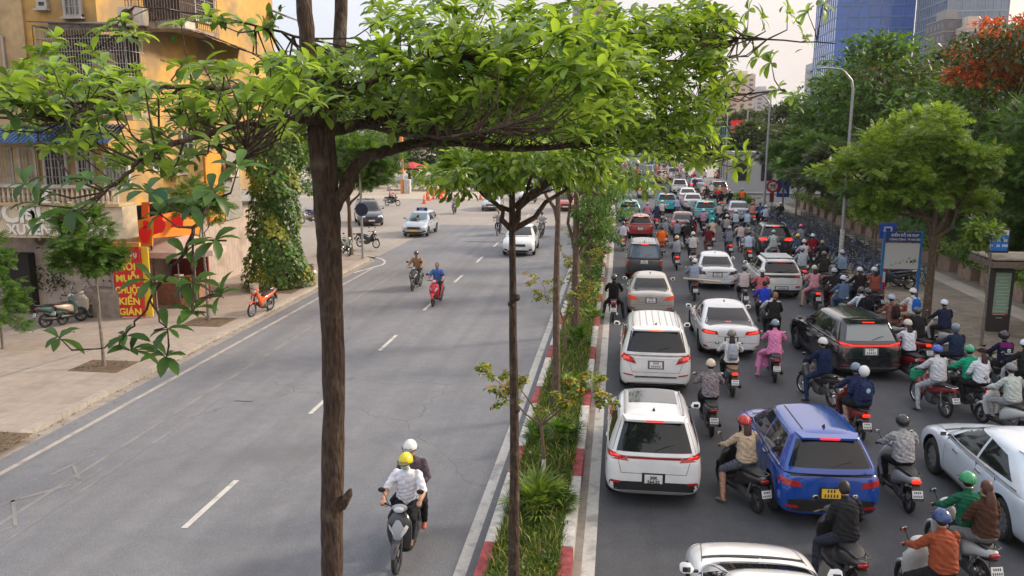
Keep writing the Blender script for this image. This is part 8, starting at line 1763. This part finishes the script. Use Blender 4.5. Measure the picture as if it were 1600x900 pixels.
# distant signs at the side street
g = G(1205, 334); t = empty('traffic_sign', g); tag(t, 'round red and white no-turn sign by the side street', 'traffic sign'); MB().cyl((0, 0, 0), (0, 0, 3.9), .05, 8).build('pole', STEEL, t)
zz = P(1204, 291, g.y).z; q = MB().cyl((0, -.06, zz), (0, -.09, zz), .55, 28); q.cyl((0, -.09, zz), (0, -.10, zz), .38, 28, 1); q.build('disc', [RS, WS], t)
q = MB(); q.box((-.02, -.11, zz+.1), (.36, .02, .08)); q.box((.14, -.11, zz-.06), (.08, .02, .3)); q.prism([(-.26, -.12, zz+.1), (-.12, -.12, zz+.22), (-.12, -.12, zz-.02)], (0, .02, 0)); q.build('arrow', SB, t, 0); q = MB().box((0, -.125, zz), (.07, .02, .82), ry=.8); q.build('bar', RS, t, 0)
MB().box((-.05, -.08, zz-.95), (.36, .03, .8)).build('supplementary_plate', mat('plate_maroon', (.15, .02, .04), .5), t, 0)
g = G(1221, 334); t = empty('traffic_sign', g); tag(t, 'blue pedestrian crossing sign with a white triangle by the side street', 'traffic sign'); MB().cyl((0, 0, 0), (0, 0, 4.2), .05, 8).build('pole', STEEL, t)
zz = P(1220, 296, g.y).z; MB().box((0, -.07, zz+.1), (1.05, .03, 1.5), bev=.01).build('plate', BSN, t, 0); MB().prism([(-.36, -.10, zz-.32), (.36, -.10, zz-.32), (0, -.10, zz+.32)], (0, .01, 0)).build('triangle', WS, t, 0); q = MB(); q.ball((0, -.11, zz+.08), (.05, .01, .05)); q.prism([(-.05, -.11, zz+.03), (.05, -.11, zz+.03), (.14, -.11, zz-.24), (.07, -.11, zz-.24), (0, -.11, zz-.1), (-.08, -.11, zz-.24), (-.14, -.11, zz-.24)], (0, .01, 0)); q.build('walking_figure', SB, t, 0)
# pink billboard on a post, red banner over the road, gate building, footbridge
p = P(1171, 268, 104); t = empty('billboard', (p.x, 104, 0)); tag(t, 'pink billboard on a grey post beyond the side street', 'billboard'); MB().box((0, 0, p.z), (1.5, .2, 2.3)).build('panel', mat('billboard_pink', (.55, .12, .2), .5, var=.3, vs=2), t, 0); MB().box((0, 0, 2), (.4, .4, 4)).build('post', STEEL, t, 0)
q = MB(); [q.box((random.uniform(-.4, .4), -.11, p.z+random.uniform(-.8, .8)), (random.uniform(.2, .6), .02, .16)) for _ in range(8)]; q.build('billboard_print', WS, t, 0)
p = P(1163, 200, 150); t = empty('banner', (p.x, 150, 0)); tag(t, 'plain bright red banner hung high over the far road', 'banner'); q = MB().box((0, 0, p.z), (4.6, .15, 2.6)); q.build('cloth', mat('banner_cloth', (.75, .01, .015), .7, var=.08), t, 0); MB().cyl((.5, .3, 0), (.5, .3, p.z+3), .1, 8).build('pole', STEEL, t)
block('gate_building', 12.5, 30, 100, 108, 4.6, mat('grey_cladding', (.36, .36, .37), .7, var=.15), 'low grey gate building behind the blue crossing sign', 4.6, 1.3)
t = empty('footbridge', (19, 128, 0)); tag(t, 'teal green footbridge with railings crossing behind the trees', 'bridge'); zb3 = P(1210, 215, 128).z; TG = mat('bridge_teal', (.12, .26, .24), .6, var=.15)
MB().box((0, 0, zb3), (26, 2.4, .6)).build('deck', TG, t, 0); q = MB()
for s in (-1, 1):
    q.box((0, s*1.2, zb3+1.6), (26, .12, .12))
    for x in np.arange(-13, 13, .6): q.box((x, s*1.2, zb3+.9), (.09, .06, 1.4))
q.build('railing', TG, t, 0); q = MB(); [q.box((x, 0, zb3/2), (.6, .8, zb3)) for x in (-7.5, 12.5)]; q.build('piers', mat('pier_concrete', (.38, .38, .37), .8), t, 0)
g = G(1171, 322); q = MB()
for k, (u, v, s) in enumerate(((1152, 318, 1.0), (1166, 322, .8))):
    g = G(u, v); n = 260; o = leaves('round_shrub', 'quad', np.c_[g.x+rng.normal(0, .55*s, n), g.y+rng.normal(0, .4, n), rng.uniform(.1, 1.1*s, n)], rng.normal(0, 1, (n, 3)), np.tile([0, 0, 1.], (n, 1))+rng.normal(0, .4, (n, 3)), .3, .16, LG1); tag(o, ['larger', 'smaller'][k]+' clipped shrub at the corner of the side street', 'shrub')
# ------------------------------------------------------------------ towers
def tower(u0, u1, vtop, Y, dep, glass, bandm, fl, mul, label, name='tower_block', ztop=None, rz=0.0):
    a, b = P(u0, 150, Y), P(u1, 150, Y); h = ztop or P((u0+u1)/2, vtop, Y).z; w_ = b.x-a.x
    t = empty(name, ((a.x+b.x)/2, Y+dep/2, 0), rz); tag(t, label, 'tower'); MB().box((0, 0, h/2), (w_, dep, h)).build('glass_front' if mul > 0 else 'wall', glass, t, 0)
    q = MB(); n = int(h/fl)
    for i in range(1, n+1): q.box((0, 0, i*fl), (w_+.35, dep+.35, .55 if mul > 0 else .25))
    q.build('floor_bands', bandm, t, 0); q = MB(); k = max(2, int(w_/abs(mul)))
    if mul > 0:
        for i in range(k+1):
            for s in (-1, 1): q.box((-w_/2+i*w_/k, s*(dep/2+.06), h/2), (.22, .2, h))
        for i in range(int(dep/mul)+1):
            for s in (-1, 1): q.box((s*(w_/2+.06), -dep/2+i*mul, h/2), (.2, .22, h))
        q.build('mullions', bandm, t, 0)
    else:
        it = []
        for f in range(n-1, -1, -1):
            for i in range(k): it.append(((-w_/2+(i+.5)*w_/k, -dep/2, (f+.5)*fl), (w_/k*.5, .2, fl*.45)))
            for i in range(max(1, int(dep/abs(mul)))): it.append(((-w_/2, -dep/2+(i+.5)*abs(mul), (f+.5)*fl), (.2, abs(mul)*.5, fl*.45)))
        wins(it, mat('far_windows', (.12, .13, .16), .3), t)
    MB().box((0, 0, h+1.5), (w_*.5, dep*.5, 3)).build('roof_block', bandm, t, 0); return t
BGL = mat('blue_curtain_glass', (.008, .10, .40), .16, .1, coat=.6, var=.45, vs=.05); BBD = mat('blue_band', (.05, .16, .36), .4)
tower(1299, 1418, -90, 330, 34, BGL, BBD, 4.0, 3.4, 'blue glass office tower rising between the trees on the right')
GGL = mat('grey_curtain_glass', (.16, .22, .30), .2, .2, coat=.5, var=.35, vs=.06); GBD = mat('grey_band', (.25, .30, .37), .5)
tower(1468, 1562, -80, 300, 30, GGL, GBD, 3.8, 2.2, 'grey-blue glass tower behind the flame tree')
t_ = tower(1466, 1500, 28, 270, 16, mat('dark_flats', (.13, .12, .13), .7), mat('slab_grey', (.30, .28, .27), .8), 3.6, -3, 'dark unfinished block with pale slabs at the foot of the grey tower')
tower(1500, 1534, 40, 262, 14, mat('beige_flats', (.52, .42, .35), .85), mat('slab_beige', (.55, .46, .38), .8), 3.6, -3, 'beige block with a torn white sheet in front of the grey tower')
FW = mat('pale_flats', (.58, .50, .42), .85); FS = mat('pale_slab', (.62, .54, .45), .85); FG = mat('far_grey_flats', (.42, .42, .44), .85)
tower(1142, 1179, 116, 620, 40, FW, FS, 3.4, -4.5, 'pale beige tower block far away, left of the lamp arm')
tower(1128, 1142, 128, 600, 30, mat('salmon_flats', (.52, .32, .22), .85), FS, 3.4, -4, 'narrow brick-orange side tower beside the pale beige one')
tower(1096, 1127, 134, 640, 30, mat('bluish_flats', (.36, .42, .48), .7), FS, 3.4, -4, 'bluish tower block leftmost of the far towers')
tower(1181, 1206, 140, 700, 40, FG, mat('far_grey_slab', (.46, .46, .47), .8), 3.4, -4.5, 'grey far tower block right of the pale beige one')
tower(1240, 1258, 160, 760, 40, mat('painted_haze_flats', (.50, .44, .42), .85), FS, 3.4, -5, 'low block with haze painted into its walls, in the gap below the lamp arm')  # rose tint of distant haze is put into the wall colour
tower(1274, 1298, 95, 420, 26, mat('light_blue_flats', (.38, .44, .50), .5), FS, 3.4, -3.4, 'light blue-grey tower hugging the left side of the blue glass one')
tower(893, 925, 2, 480, 30, mat('green_grey_flats', (.30, .36, .33), .6), FS, 3.4, -3.4, 'green-grey tower seen above the leaves at the top centre')
tower(926, 956, -20, 470, 30, mat('orange_flats', (.55, .34, .16), .85), FS, 3.4, -3.4, 'orange-beige tower beside the green-grey one at the top centre')
# overhead cables
for k, (a, b, s) in enumerate((((-17, 30, 9.6), (-17, 75, 8.8), 1.0),)):
    q = MB(); n = 16; pts = [Vector(a).lerp(Vector(b), i/n)+Vector((0, 0, -s*4*(i/n)*(1-i/n))) for i in range(n+1)]; q.tube(pts, .02, 4); o = q.build('overhead_cable', BLACK); tag(o, 'thin black cable hanging along the yellow building', 'cable')

# ------------------------------------------------------------------ the evening air
hz_ = MB().box((0, 560, 100), (1500, 1300, 202.4)).build('haze', mat('haze', (.5, .5, .5)), None, 0); tag(hz_, kind='stuff')
hm_ = bpy.data.materials.new('haze_air'); hm_.use_nodes = True; t = hm_.node_tree; t.nodes.remove(t.nodes['Principled BSDF'])
pv_ = t.nodes.new('ShaderNodeVolumePrincipled'); pv_.inputs['Color'].default_value = (.93, .86, .84, 1); pv_.inputs['Density'].default_value = .00016; pv_.inputs['Anisotropy'].default_value = .2
t.links.new(pv_.outputs[0], t.nodes['Material Output'].inputs['Volume']); hz_.data.materials[0] = hm_
# ------------------------------------------------------------------ tidy up
for me in [m for m in bpy.data.meshes if m.users == 0]: bpy.data.meshes.remove(me)
bpy.data.scenes.remove(SCR)
